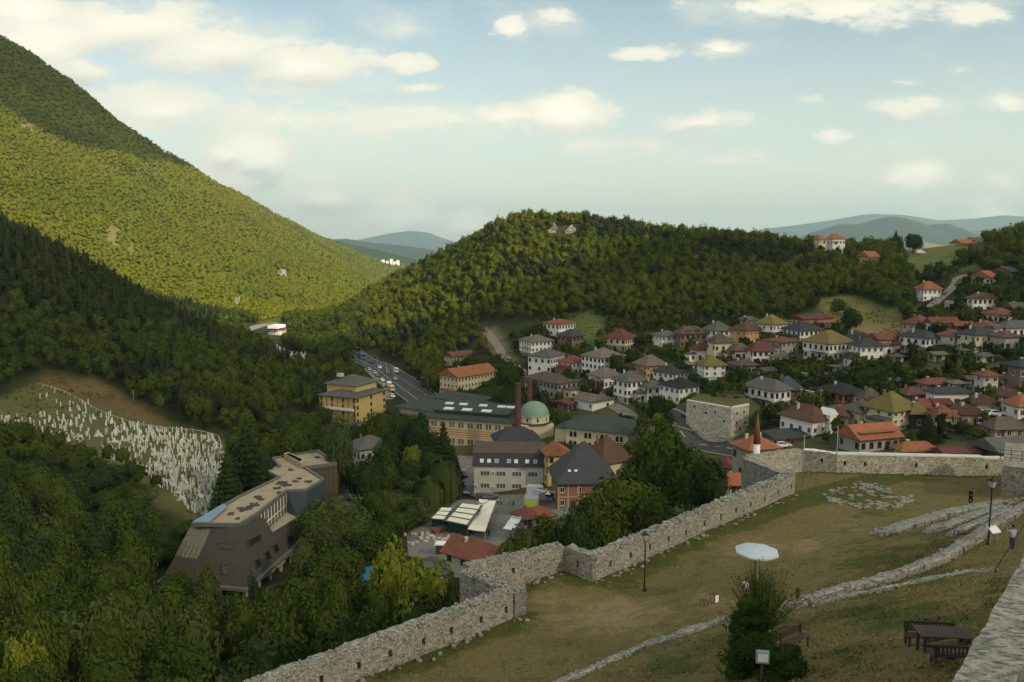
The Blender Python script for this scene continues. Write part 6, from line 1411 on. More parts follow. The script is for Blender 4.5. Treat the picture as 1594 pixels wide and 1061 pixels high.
TT = [
 (520,776,176,112,'broad','leaf_willow','large olive green tree standing behind the brown clad building'),
 (500,800,168,70,'broad','leaf_willow','bushy olive tree pressed against the flank of the brown clad building'),
 (612,765,200,70,'broad','leaf_willow','soft olive tree between the annex roofs and the market stalls'),
 (640,735,212,70,'light','leaf_willow','loose olive tree behind the dark sheds'),
 (586,760,188,60,'broad','leaf_broad','dense green tree next to the low grey annex'),
 (692,716,212,56,'willow','leaf_willow','weeping willow beside the office car park'),
 (668,745,204,50,'willow','leaf_willow','smaller willow leaning beside the weeping willow'),
 (690,655,232,44,'cone','leaf_dark','tall dark spruce in front of the school facade'),
 (705,690,222,34,'cone','leaf_dark','dark spruce beside the office car park'),
 (650,640,240,60,'broad','leaf_dark','dark tree covering the near corner of the school'),
 (618,634,262,70,'broad','leaf_broad','round tree below the low shed roofs'),
 (590,640,258,56,'broad','leaf_broad','green tree under the ochre pavilion'),
 (672,672,238,50,'broad','leaf_dark','dark tree before the school bands'),
 (644,683,228,34,'light','leaf_bright','small lime green tree among dark neighbours'),
 (382,648,205,76,'cone','leaf_dark','huge dark conifer beside the cemetery'),
 (352,700,196,60,'cone','leaf_dark','dark conifer at the lower cemetery edge'),
 (410,690,196,56,'cone','leaf_dark','dark conifer behind the flat roof'),
 (455,660,222,70,'broad','leaf_broad','broad green tree behind the flat roofed wing'),
 (528,650,208,50,'broad','leaf_willow','tall olive tree by the white gatehouse'),
 (500,668,232,44,'broad','leaf_broad','tree between the pavilion and the flat roofed wing'),
 (572,712,205,56,'broad','leaf_dark','dark tree in front of the pale ribbed house'),
 (602,720,212,48,'broad','leaf_broad','green tree beside the pale ribbed house'),
 (1030,650,150,98,'broad','leaf_broad','tallest tree beyond the long wall with open crown'),
 (1072,690,145,82,'broad','leaf_broad','green tree behind the long wall under the guard rail'),
 (1105,708,135,76,'broad','leaf_dark','dark tree close behind the upper end of the long wall'),
 (1010,700,150,60,'broad','leaf_dark','dark tree under the tallest one'),
 (975,742,112,130,'broad','leaf_broad','wide round tree swelling behind the long wall'),
 (930,762,105,100,'broad','leaf_broad','green tree behind the wall below the pyramid roof'),
 (1020,768,108,90,'broad','leaf_broad','green tree filling in behind the middle of the long wall'),
 (900,790,100,70,'broad','leaf_dark','dark tree beside the first wall jog'),
 (850,800,104,84,'broad','leaf_broad','bushy tree behind the wall jog by the red roof'),
 (812,828,98,64,'broad','leaf_broad','low bushy tree beneath the white canopy'),
 (778,856,92,44,'broad','leaf_broad','shrubby tree touching the short wall'),
 (612,842,112,86,'light','leaf_bright','vivid yellow green tree in front of the blue roof'),
 (668,838,104,100,'light','leaf_bright','biggest yellow green tree beside the worn red roof'),
 (640,900,96,66,'light','leaf_bright','low yellow green tree just under the wall'),
 (700,900,84,46,'broad','leaf_dark','dark bush under the wall corner'),
 (322,862,128,42,'light','leaf_willow','slim pale tree standing before the sloping front wall'),
 (30,960,92,78,'light','leaf_bright','yellow green tree at the lower corner of the wood'),
 (395,895,120,30,'broad','leaf_dark','dark shrub under the ledge of the modern building'),
 (1395,358,545,17,'cone','leaf_dark','lone spruce on the skyline'),
 (1423,362,520,30,'broad','leaf_dark','big round dark tree on the skyline meadow'),
 (1398,366,535,18,'broad','leaf_broad','smaller round tree next to the skyline spruce'),
 (1447,642,182,36,'cone','leaf_dark','black green spruce beside the mustard roofed hall'),
 (1325,478,320,36,'broad','leaf_dark','dark round tree in the grassy slope'),
 (1306,463,360,22,'broad','leaf_broad','green tree on the upper grassy slope'),
 (1222,590,262,24,'broad','leaf_dark','dark garden tree beside the rough pale wall'),
 (1180,556,290,18,'cone','leaf_dark','slim dark cypress before the crimson roofed white house'),
 (1215,566,285,34,'broad','leaf_dark','dark tree under the flat roofed garage'),
 (1400,555,270,42,'broad','leaf_dark','big dark tree in the hollow under the dark roofed white house'),
 (1430,570,268,40,'broad','leaf_broad','tree in the green hollow between the two quarters'),
 (1465,566,270,44,'broad','leaf_broad','wide tree in the middle of the green hollow'),
 (1500,560,275,42,'broad','leaf_dark','dark tree in the green hollow below the stacked balconies'),
 (1535,562,275,40,'broad','leaf_broad','tree above the slim tower house'),
 (1350,580,250,40,'broad','leaf_broad','tree below the retaining walls'),
 (1376,590,246,34,'broad','leaf_dark','dark tree beside the hollow over the pink house'),
 (1500,655,186,36,'broad','leaf_dark','dark tree beside the bare brick house'),
 (1520,668,180,30,'broad','leaf_broad','garden tree behind the barn'),
 (1420,672,178,22,'broad','leaf_broad','pale garden bush beside the black green spruce'),
 (1060,560,300,30,'broad','leaf_dark','dark garden tree above the moss yellow roof'),
 (1080,580,290,24,'broad','leaf_dark','dark tree beside the moss yellow roofed house'),
 (960,548,320,28,'broad','leaf_broad','tree behind the taupe roofed cube house'),
 (985,545,330,24,'broad','leaf_dark','dark tree behind the ochre walled house'),
 (1078,610,262,30,'broad','leaf_broad','garden tree beside the bright white black roofed house'),
 (1105,600,262,26,'broad','leaf_dark','garden tree below the moss yellow roof'),
 (1040,620,256,22,'broad','leaf_dark','dark tree below the black roofed house'),
 (1022,612,250,22,'broad','leaf_dark','tree by the street end under the hipped houses'),
 (1030,638,232,34,'light','leaf_bright','lime green shrubby tree at the head of the bend'),
 (1000,640,238,22,'broad','leaf_broad','small tree beside the street bend'),
 (795,598,290,44,'broad','leaf_dark','dark tree just behind the school roof and chimneys'),
 (776,600,300,26,'broad','leaf_broad','green tree beside the cream two storey house'),
 (845,612,285,26,'broad','leaf_dark','dark tree by the brick chimneys'),
 (868,640,268,34,'broad','leaf_broad','round tree beside the copper dome'),
 (885,572,310,20,'broad','leaf_dark','dark tree before the rust red roof'),
 (790,556,330,40,'broad','leaf_broad','tree between the dirt path and the cream house'),
 (740,553,380,40,'broad','leaf_broad','green tree behind the orange roofed cream house'),
 (830,592,300,20,'broad','leaf_dark','dark tree at the foot of the long white house'),
 (1558,510,290,22,'broad','leaf_dark','dark tree in front of the cream red roofed house'),
 (1470,520,300,20,'broad','leaf_broad','tree in front of the long white wing'),
 (1455,548,280,26,'broad','leaf_dark','tree between the shaded balcony and the stacked balconies'),
 (1300,590,246,22,'broad','leaf_broad','garden tree behind the dusky pink house'),
 (1268,596,250,20,'broad','leaf_broad','garden tree by the rough pale wall'),
 (1585,470,310,40,'broad','leaf_dark','dark tree near the wooden barn'),
 (548,800,172,84,'broad','leaf_willow','olive green tree crowding the flank of the modern building'),
 (585,812,160,74,'broad','leaf_broad','green tree between the modern building and the blue roof'),
 (470,838,150,54,'broad','leaf_willow','grey green tree at the end of the modern building ledge'),
 (520,850,148,90,'broad','leaf_broad','broad green tree under the modern building ledge'),
 (618,795,182,66,'broad','leaf_broad','green tree near the rusty skip'),
 (648,775,192,56,'broad','leaf_willow','olive tree behind the narrower market stall'),
 (470,885,122,80,'broad','leaf_broad','green tree below the modern building corner'),
 (525,902,112,80,'broad','leaf_broad','round green tree between the ledge and the fortress wall'),
 (590,918,100,84,'broad','leaf_broad','round green tree below the blue roof'),
 (672,700,225,46,'broad','leaf_broad','green tree below the lime green one'),
 (560,660,262,56,'broad','leaf_dark','dark tree beside the white gatehouse'),
 (622,660,244,60,'broad','leaf_dark','dark tree at the pale twin lamp pole'),
 (596,690,226,50,'broad','leaf_broad','green tree over the pale ribbed house'),
 (640,715,215,50,'broad','leaf_dark','dark tree beside the loose olive tree'),
 (500,628,292,40,'broad','leaf_broad','tree beside the ochre pavilion on the valley side'),
 (478,640,270,44,'broad','leaf_broad','round tree below the valley wood'),
 (440,640,262,50,'broad','leaf_dark','dark tree behind the flat roofed wing and the conifers'),
]
for row in TT: tree_px(*row[:4], row[4], row[5], row[6], 'single trees around the town')
# the wood under the fortress: every near tree on its own, up to the modern building and the cemetery
ptsx = []
Y = 66.0
while Y < 206:
    s_ = 6.6 + (Y-66)*.012; nx = int((-.0 + .78)*Y/s_)
    for i in range(nx): ptsx.append((-.74*Y + (i+TR.random()*.9)*s_, Y + TR.random()*s_*.8))
    Y += s_*.9
cand = []
for x, y in ptsx:
    z = zt(x, y); px, py = proj((x, y, z))
    if px < -120 or px > 735: continue
    if px > 300 and y > 128: continue
    if px > 240 and y > 195: continue
    # keep clear of the fortress wall
    d_ = min((Vector((x, y)) - Vector((W0.x + (P1.x-W0.x)*t, W0.y + (P1.y-W0.y)*t))).length for t in (0, .25, .5, .75, 1))
    if d_ < 9 or (y < 62): continue
    rel = Vector((x-W0.x, y-W0.y)); dd = Vector((P1.x-W0.x, P1.y-W0.y))
    if dd.x*rel.y - dd.y*rel.x < 6*dd.length: continue
    if any((x-a)**2 + (y-b_)**2 < (r+2.0)**2 for a, b_, r in FOOTS): continue
    lim = np.interp(px, [-150, 60, 150, 230, 262, 300, 330, 400, 460, 560, 640, 735], [715, 715, 755, 800, 880, 918, 938, 922, 892, 905, 918, 940])
    h = TR.uniform(10, 15.5)
    for _ in range(12):
        if proj((x, y, z+h))[1] > lim: break
        h *= .92
    if h < 4: continue
    cand.append((x, y, px, h))
cand.sort(key=lambda c: c[1])
gl_ = ['mid green', 'deep green', 'fresh green', 'dull green', 'olive tinged']
for i, (x, y, px, h) in enumerate(cand[:215]):
    dk = float(fbm(x/22, y/22)); kind, mn, c_ = 'broad', 'leaf_broad', 'green'
    if dk > .55: mn, c_ = 'leaf_dark', 'dark green'
    elif dk < -.85: kind, mn, c_ = 'light', 'leaf_willow', 'olive green'
    if px < 250 and y > 150 and TR.random() < .3: mn, c_ = 'leaf_dark', 'dark green'
    depth = 'near the fortress foot' if y < 100 else 'halfway to the modern building' if y < 140 else 'close to the cemetery' if px < 250 else 'around the modern building'
    lat = 'below the outer end of the cemetery' if px < 60 else 'below the middle of the cemetery' if px < 180 else 'just short of the sloping front wall' if px < 310 else 'in front of the brown clad flank' if px < 430 else 'left of' if False else 'in front of the annex roofs' if px < 560 else 'beside the yellow green trees'
    siz = 'tall' if h > 13.2 else 'middling' if h > 11.4 else 'low'
    lbl = '%s %s tree %s, %s' % (siz, c_, depth, lat)
    tree(x, y, TR.uniform(3.3, 5.2) * (.62 if kind == 'cone' else 1), h, kind, mn, lbl, 'trees of the wood below the fortress: ' + lbl)
print('INDIVIDUAL TREES', NT)
# ------------------------------------------------------------------ gravestones
m, n, b = mat('marble', .7, .3); n.l.new(n.mix(n.ss(n.noise(geo(n), .9, 4, .7), .35, .7), (.68,.68,.61), (.36,.36,.30)), b.inputs['Base Color'])
def stone_mesh(v):
    b = MB()
    if v == 0: b.box(-.16,.16,-.12,.12,-.3,1.25); b.lathe([(.11,1.253),(.2,1.33),(.22,1.5),(.12,1.66),(.02,1.7)], 8)
    elif v == 1: b.prism([(-.24,-.08),(.24,-.08),(.24,.08),(-.24,.08)], -.3, 1.2); b.prism([(-.24,-.079),(.24,-.079),(.24,.079),(-.24,.079)], 1.2, 1.5, top=[(-.03,-.05),(.03,-.05),(.03,.05),(-.03,.05)])
    elif v == 2: b.box(-.13,.13,-.13,.13,-.3,1.7); b.prism([(-.13,-.13),(.13,-.13),(.13,.13),(-.13,.13)], 1.703, 2.0, top=[(-.02,-.02),(.02,-.02),(.02,.02),(-.02,.02)])
    else: b.box(-.5,.5,-1.0,1.0,-.3,.28); b.box(-.22,.22,.78,.92,.283,1.4); b.box(-.14,.14,-.9,-.78,.283,1.0)
    return b.mesh('gravestone', MAT['marble'])
GM = [stone_mesh(v) for v in range(4)]; GLAB = ['turban topped white gravestone','slim pointed white gravestone slab','tall thin white grave pillar','white tomb bed with two upright slabs']
CEM = [(0,652),(20,648),(60,662),(62,612),(100,608),(150,635),(200,660),(262,668),(340,684),(352,720),(345,760),(320,800),(300,800),(270,770),(240,752),(215,735),(150,712),(100,700),(40,690),(0,680)]
gs = []; tries = 0
while len(gs) < 880 and tries < 60000:
    tries += 1; px, py = RNG.uniform(0, 354), RNG.uniform(606, 802)
    if not inpoly(np.array([px]), np.array([py]), CEM)[0]: continue
    dens = .10 + .9*np.clip((px-130)/140, 0, 1) if py > 640 else .16
    if px < 130 and 645 < py < 690: dens = .34
    if py < 600 + (px-60)*.32 + 14: dens *= .6
    if RNG.random() > dens: continue
    p = hit(px, py, 180, 420); gs.append((p, px, py))
gs.sort(key=lambda g: g[0].y); rest = []
for i, (p, px, py) in enumerate(gs):
    v = int(RNG.choice([0, 0, 1, 1, 2, 2, 3])); sc = RNG.uniform(.7, 1.1)
    if i % 2 == 0 and i < 600:
        o = put('gravestone', GM[v], None, p); o.rotation_euler = (RNG.normal()*.05, RNG.normal()*.06, RNG.uniform(-.5, .5)+.4); o.scale = (sc*.85, sc*.85, sc)
        where = 'on the upper edge of the hillside cemetery' if py < 655 else 'among the crowded lower rows of the hillside cemetery' if px > 200 else 'on the sparse side of the hillside cemetery'
        tag(o, GLAB[v] + ' ' + where, 'gravestone', 'gravestones: ' + GLAB[v] + ' ' + where)
    else: rest.append((p, v, sc))
def stones(rest, name, label):
    b = MB()
    for p, v, sc in rest:
        me = GM[v]; base = len(b.v); a = RNG.uniform(-.1, .9); c, s_ = math.cos(a), math.sin(a)
        b.v += [(p.x + (q_.co.x*c - q_.co.y*s_)*sc*1.15, p.y + (q_.co.x*s_ + q_.co.y*c)*sc*1.15, p.z + q_.co.z*sc) for q_ in me.vertices]
        for f in me.polygons: b.f.append(tuple(base + k for k in f.vertices)); b.m.append(0); b.sm.append(False)
    tag(b.obj(name, MAT['marble']), label, kind='stuff')
stones(rest, 'gravestones', 'further white gravestones crowded between the others in the hillside cemetery')
far_ = []
for k in range(60):
    px = RNG.uniform(405, 500); py = np.interp(px, [405, 440, 505], [545, 553, 567]) + RNG.normal()*4; far_.append((hit(px, py, 280, 700), int(RNG.integers(0, 4)), 1.5))
for k in range(12): far_.append((hit(352+RNG.normal()*4, 595+RNG.normal()*4, 250, 500), 3, 1.3))
stones(far_, 'gravestones', 'small distant cemetery of white stones in the valley wood')
# cemetery fence line
b = MB(); Q = [hit(x, y, 180, 420) for x, y in ((60,600),(100,612),(150,640),(200,660),(262,670),(340,682),(348,704))]
fn_ = empty('cemetery_fence', Q[0], 0, 'thin pale fence along the upper edge of the hillside cemetery', 'fence'); pts = []
for p, q_ in zip(Q[:-1], Q[1:]):
    for k in range(6): v = p + (q_-p)*k/6; v.z = zt(v.x, v.y); pts.append(v - Q[0])
for p in pts: b.box(p.x-.05, p.x+.05, p.y-.05, p.y+.05, p.z-.3, p.z+1.0)
b.tube([p + Vector((0,0,.95)) for p in pts], .07, 4); b.obj('rail', MAT['marble'], fn_)
# ------------------------------------------------------------------ vehicles
def carpaint(name, c):
    if name in MAT: return MAT[name]
    m, n, b = mat(name, .28, .5); b.inputs['Base Color'].default_value = (*c, 1); b.inputs['Coat Weight'].default_value = .5; return m
flat('rubber', (.02,.02,.02), .9, .2); flat('rim_metal', (.35,.35,.36), .35, .5, 1); flat('lamp_red', (.35,.02,.02), .3); flat('lamp_clear', (.6,.6,.58), .2)
CARS = {}
def car_parts(kind):
    if kind in CARS: return CARS[kind]
    van = kind == 'van'; bus = kind == 'bus'
    if bus: prof = [(-4.5,.35),(-4.5,2.9),(-4.3,3.05),(4.2,3.05),(4.45,2.8),(4.55,1.2),(4.55,.35)]; hw = 1.25; L = 9
    elif van: prof = [(-2.6,.35),(-2.65,1.0),(-2.6,2.2),(-2.4,2.4),(.9,2.4),(1.35,2.2),(1.95,1.35),(2.55,1.15),(2.65,.8),(2.65,.35)]; hw = .98
    else: prof = [(-2.1,.35),(-2.15,.75),(-2.0,.98),(-1.75,1.02),(-1.35,1.42),(-.4,1.5),(.45,1.42),(1.1,1.0),(1.95,.86),(2.15,.62),(2.15,.35)]; hw = .88
    b = MB(); n_ = len(prof); tp = lambda z: hw*(1 - (.16*max(0, z-.95)/.55 if not (van or bus) else .05*max(0, z-1.2)))
    for s_ in (-1, 1): b.v += [(x, s_*tp(z), z) for x, z in prof]
    for s_ in (0, 1): f = tuple(range(s_*n_, s_*n_+n_)); b.f.append(f if s_ else f[::-1]); b.m.append(0); b.sm.append(False)
    for k in range(n_): j = (k+1) % n_; b.f.append((k, j, n_+j, n_+k)); b.m.append(0); b.sm.append(False)
    body = b
    g = MB()
    if bus: 
        for s_ in (-1, 1): g.box(-4.2, 4.0, s_*(hw+.004)-.01*(s_ > 0)*0, s_*(hw+.02), 1.5, 2.5) if s_ > 0 else g.box(-4.2, 4.0, -hw-.02, -hw-.004, 1.5, 2.5)
        g.box(4.5, 4.58, -1.1, 1.1, 1.4, 2.6)
    elif van:
        g.poly([(1.38,-.80,2.12),(1.38,.80,2.12),(1.97,.86,1.42),(1.97,-.86,1.42)])
        for s_ in (-1, 1): g.poly([(.35,s_*(hw-.02),1.4),(1.75,s_*(hw+.005),1.4),(1.25,s_*(hw-.035),2.1),(.35,s_*(hw-.035),2.1)][::s_])
        g.box(-2.68, -2.655, -.75, .75, 1.45, 2.05)
    else:
        g.poly([(.50,-.72,1.385),(.50,.72,1.385),(1.08,.82,1.03),(1.08,-.82,1.03)]); g.poly([(-1.40,-.72,1.40),(-1.40,.72,1.40),(-1.74,.82,1.06),(-1.74,-.82,1.06)][::-1])
        for s_ in (-1, 1): g.poly([(-1.5,s_*.885,1.02),(.95,s_*.885,1.02),(.42,s_*.775,1.36),(-.35,s_*.75,1.44),(-1.2,s_*.77,1.38)][::s_])
    w_ = MB(); r = .32 if not bus else .48
    w_.tube([(0,-.11,0),(0,.11,0)], r, 14, 0); rm = MB(); rm.tube([(0,-.12,0),(0,.12,0)], r*.6, 10, 0)
    wx = (1.35, -1.3) if not (van or bus) else (1.75, -1.6) if van else (2.8, -2.6)
    hl = MB(); X = prof[-1][0]; hl.box(X-.02, X+.02, -.14, .14, -.07, .07)
    CARS[kind] = (body, g.mesh('window', MAT['glass_dark']), w_.mesh('wheel', MAT['rubber']), rm.mesh('rim', MAT['rim_metal']), hl.mesh('headlight', MAT['lamp_clear']), wx, hw, r)
    return CARS[kind]
def car(p, head, kind, paint, label, group, name=None):
    body, g, w_, rm, hl, wx, hw, r = car_parts(kind)
    root = empty(name or {'car': 'parked_car', 'van': 'van', 'bus': 'bus'}[kind], p, head, label, kind, group)
    k = (kind, paint)
    if k not in CARS: CARS[k] = body.mesh('body', MAT[paint])
    put('body', CARS[k], root, (0,0,0)); put('window', g, root)
    for x in wx:
        for s_ in (-1, 1): q_ = put('wheel', w_, root, (x, s_*(hw-.1), r)); put('rim', rm, q_)
    for s_ in (-1, 1): put('headlight', hl, root, (0, s_*hw*.72, .72))
    return root
for nm, c in (('paint_white', (.75,.75,.73)), ('paint_black', (.02,.02,.022)), ('paint_silver', (.36,.37,.38)), ('paint_grey', (.13,.135,.14)), ('paint_blue', (.05,.16,.38)), ('paint_yellow', (.65,.38,.04)), ('paint_red', (.4,.04,.03)), ('paint_teal', (.06,.25,.30)), ('paint_green', (.03,.06,.045))): carpaint(nm, c)
ROADZ = lambda x, y: zt(x, y) + .33
hd = lambda a_, b_: math.atan2(b_.y-a_.y, b_.x-a_.x)
rdir = hd(hit(590,571), hit(627,598))
for px, py, kind, paint, lab in [(563,558,'bus','paint_blue','blue bus at the far end of the main road'),(579,565,'car','paint_black','black car in the outer lane of the main road'),(591,574,'car','paint_white','white car on the main road under a lamp post'),(603,582,'car','paint_grey','dark grey car in the middle of the main road'),(616,580,'van','paint_white','white van driving on the main road'),(615,592,'car','paint_silver','silver car behind the white van'),
    (566,573,'car','paint_black','black car at the head of the parked row'),(575,577,'car','paint_silver','silver car second in the roadside row'),(583,582,'car','paint_silver','pale car third in the roadside row'),(587,586,'car','paint_grey','grey car fourth in the roadside row'),(595,594,'car','paint_white','white car where the roadside row bends'),(596,602,'car','paint_silver','silver car beside the gravel strip'),(606,603,'van','paint_white','white van in the roadside row'),(610,609,'van','paint_yellow','orange yellow van in the roadside row'),(611,619,'car','paint_white','white car closest to the ochre pavilion')]:
    p = hit(px, py); p.z = ROADZ(p.x, p.y); car(p, rdir + (math.pi if lab.startswith(('white van d', 'silver car b')) else 0), kind, paint, lab, 'vehicles on and beside the main road')
for px, py, a, kind, paint, lab in [(544,737,.8,'car','paint_white','white car parked behind the flat roofed wing'),(551,742,.9,'car','paint_silver','silver car beside the white one behind the flat roofed wing'),(713,737,.1,'car','paint_silver','silver car in the car park by the willow'),(716,745,.2,'car','paint_black','black car in the car park by the willow'),(729,776,-.4,'car','paint_black','black car parked below the willow'),(752,777,.1,'car','paint_green','dark green car in front of the office flower bed'),(764,777,.0,'car','paint_grey','grey car in front of the office flower bed'),
    (836,771,-.1,'van','paint_white','white van parked at the office corner'),(848,780,-.5,'van','paint_silver','silver van with a dark windscreen beside the market'),(722,851,-.1,'car','paint_grey','dark grey car beside the worn red roof'),(1217,697,.1,'car','paint_white','white car by the teal fence behind the fortress wall'),(1114,598,.2,'car','paint_blue','light blue car beside the moss yellow roofed house'),(1532,647,.0,'car','paint_white','white car parked before the maroon roof'),(1541,647,.0,'car','paint_silver','silver car next to it before the maroon roof'),(1549,648,.0,'car','paint_white','second white car before the maroon roof'),(1433,392,.0,'van','paint_white','white caravan on the skyline meadow'),(1252,630,.2,'car','paint_yellow','yellow car by the dusky pink house')]:
    p = hit(px, py) if py > 400 else at(px, py, 505); p.z = zt(p.x, p.y) + .17; car(p, a, kind, paint, lab, 'vehicles parked in the town')
# ------------------------------------------------------------------ market
p = hit(826, 800); root = empty('stall_truck', (p.x, p.y, zt(p.x, p.y)+.15), R(-8), 'grey box truck with a yellow green panel on its back', 'truck'); flat('panel_green', (.34,.46,.05), .6)
b = MB(); b.box(-1.6, 1.6, 0, 5.5, .9, 3.5); b.obj('box', MAT['metal_grey'], root); b = MB(); b.box(-1.3, 1.3, -.06, -.004, 1.0, 3.3); b.obj('panel', MAT['panel_green'], root); b = MB(); b.prism([(-1.2,5.6),(1.2,5.6),(1.2,7.2),(-1.2,7.2)], .7, 2.5); b.obj('cab', MAT['paint_silver'], root)
for x in (-1.4, 1.4):
    for y in (1.0, 6.3): o = put('wheel', CARS['car'][2], root, (x, y, .4)); o.rotation_euler = (0, 0, R(90)); o.scale = (1.3,1.3,1.3)
flat('canvas_cream', (.88,.84,.68), .9, .1, var=.06); flat('canvas_white', (.86,.85,.78), .9, .1, var=.06); flat('sheet_green', (.03,.06,.045), .9, .1)
def onh(px, py, h):
    d = ray(px, py); d = d/d.y; Y = 120.0
    while Y < 400 and d.z*Y > zt(d.x*Y, Y) + h: Y += .1
    return d*Y
def canopy(pts, zs, m, label, name='market_awning', posts=True, sag=.25, cat='awning', seams=5):
    """stretched cloth on posts: four corner picture points with their heights"""
    q_ = [onh(px, py, z) for (px, py), z in zip(pts, zs)]; c0 = sum(q_, Vector())/4; g0 = zt(c0.x, c0.y)+.12; root = empty(name, (c0.x, c0.y, g0), 0, label, cat); o_ = Vector((c0.x, c0.y, g0)); b = MB(); n_ = 14
    pt = lambda u, v: (q_[0]*(1-u)*(1-v) + q_[1]*u*(1-v) + q_[2]*u*v + q_[3]*(1-u)*v) - o_ - Vector((0,0, sag*(math.sin(v*math.pi*seams)**2)*.5 + sag*math.sin(u*math.pi)*.4))
    G_ = [[pt(i/n_, j/(n_*2)) for j in range(n_*2+1)] for i in range(n_+1)]; base = 0
    for dz in (0, -.05): b.v += [tuple(p_ + Vector((0,0,dz))) for r_ in G_ for p_ in r_]
    W_ = n_*2+1; half = (n_+1)*W_
    for i in range(n_):
        for j in range(n_*2): f = (i*W_+j, (i+1)*W_+j, (i+1)*W_+j+1, i*W_+j+1); b.f += [f, tuple(k+half for k in f)[::-1]]; b.m += [0, 0]; b.sm += [True, True]
    b.obj('cloth', MAT[m], root)
    if posts:
        for v in q_: s_ = v - o_; b = MB(); b.tube([(s_.x, s_.y, -.3), (s_.x, s_.y, s_.z-.06)], .06, 6); b.obj('post', MAT['metal_grey'], root)
    return root
canopy([(728,823),(755,827),(772,779),(748,777)], [2.6,2.5,2.9,3.0], 'canvas_cream', 'long cream cloth awning over the market stalls', seams=4)
canopy([(745,780),(752,783),(760,777),(746,776)], [3.3]*4, 'canvas_cream', 'small cream awning at the far end of the long one', seams=1)
canopy([(783,822),(799,824),(812,806),(797,802)], [2.4,2.4,2.8,2.8], 'canvas_white', 'white cloth canopy on the near side of the market lane', seams=2)
canopy([(797,803),(811,806),(813,801),(800,799)], [3.0]*4, 'canvas_white', 'second white canopy just behind the first', seams=1)
def stall(pts, z, label, panels):
    q_ = [onh(px, py, zz) for (px, py), zz in zip(pts, z)]; g0 = zt(q_[0].x, q_[0].y); c0 = sum(q_, Vector())/4; root = empty('market_stall', (c0.x, c0.y, g0), 0, label, 'market stall'); o_ = Vector((c0.x, c0.y, g0)); b = MB()
    up = Vector((0,0,.15)); 
    A_, B_, C_, D_ = [v - o_ for v in q_]; b.v += [tuple(v) for v in (A_, B_, C_, D_)] + [tuple(v + up) for v in (A_, B_, C_, D_)]
    for f in ((0,3,2,1),(4,5,6,7),(0,1,5,4),(1,2,6,5),(2,3,7,6),(3,0,4,7)): b.f.append(f); b.m.append(0); b.sm.append(False)
    rf = b.obj('roof', MAT['roof_grey'], root)
    for k in range(panels):
        t0, t1 = (k+.12)/panels, (k+.88)/panels; b = MB(); e = lambda u, t: (A_*(1-u)+B_*u)*(1-t) + (D_*(1-u)+C_*u)*t
        w4 = [e(.12,t0), e(.92,t0), e(.92,t1), e(.12,t1)]; b.v += [tuple(v + up*1.03) for v in w4] + [tuple(v + up*1.4) for v in w4]
        for f in ((0,3,2,1),(4,5,6,7),(0,1,5,4),(1,2,6,5),(2,3,7,6),(3,0,4,7)): b.f.append(f); b.m.append(0); b.sm.append(False)
        b.obj('roof_panel', MAT['canvas_cream'], rf)
    c4 = sum((A_,B_,C_,D_), Vector())/4; b = MB(); b.prism([((v-c4)*.86+c4).to_2d()[:] for v in (A_,B_,C_,D_)], -.5, [((v-c4)*.86+c4).z - .25 for v in (A_,B_,C_,D_)]); b.obj('wall', MAT['sheet_green'], root); return root
stall([(690,811),(729,819),(752,787),(716,783)], [2.7,2.7,3.8,3.8], 'wide market stall with cream striped roof beside the long awning', 4)
stall([(669,808),(692,810),(706,791),(686,790)], [2.4,2.4,3.2,3.2], 'narrower market stall with dull cream striped roof', 3)
def parasol(p, rad, hgt, m, m2, label, n_=8, tilt=0, cat='umbrella', seat=True):
    root = empty('parasol', p, .2, label, cat); b = MB(); b.tube([(0,0,-.05),(0,0,hgt)], .035, 8); b.obj('pole', MAT['metal_dark'], root)
    b = MB(); ring = [(rad*math.cos(2*math.pi*k/n_), rad*math.sin(2*math.pi*k/n_), hgt-.36) for k in range(n_)]; mid = [(rad*.5*math.cos(2*math.pi*k/n_), rad*.5*math.sin(2*math.pi*k/n_), hgt-.13) for k in range(n_)]
    b.v += [(0,0,hgt)] + mid + ring + [(x, y, z-.12) for x, y, z in ring]
    for k in range(n_): j = (k+1)%n_; b.f += [(0,1+k,1+j),(1+k,1+n_+k,1+n_+j,1+j),(1+n_+k,1+2*n_+k,1+2*n_+j,1+n_+j)]; mm = 1 if (k % 2 and m2) else 0; b.m += [mm, mm, mm]; b.sm += [False]*3
    c = b.obj('canopy', [MAT[m], MAT[m2 or m]], root, (0,0,0)); c.rotation_euler = (tilt, tilt*.4, 0)
    b = MB()
    for k in range(n_): a = 2*math.pi*k/n_; b.tube([(0,0,hgt-.05),(rad*.97*math.cos(a), rad*.97*math.sin(a), hgt-.38)], .012, 4)
    r_ = b.obj('rib', MAT['metal_dark'], c); b = MB(); b.tube([(0,0,0),(0,0,.1)], .28, 14); b.obj('foot', MAT['concrete'], root); return root
p = hit(854, 783); p.z += .15; parasol(p, 1.7, 2.9, 'roof_red', 'canvas_white', 'round red and white parasol between the office and the pyramid roofed house'); 
T = at(1177, 849, 58.0); p = Vector((T.x, T.y, lz(T.x, T.y))); flat('cloth_pale', (.50,.58,.62), .8, .2, var=.1)
parasol(p, 1.58, T.z - p.z, 'cloth_pale', None, 'big pale blue white parasol standing in the yard', tilt=.03)
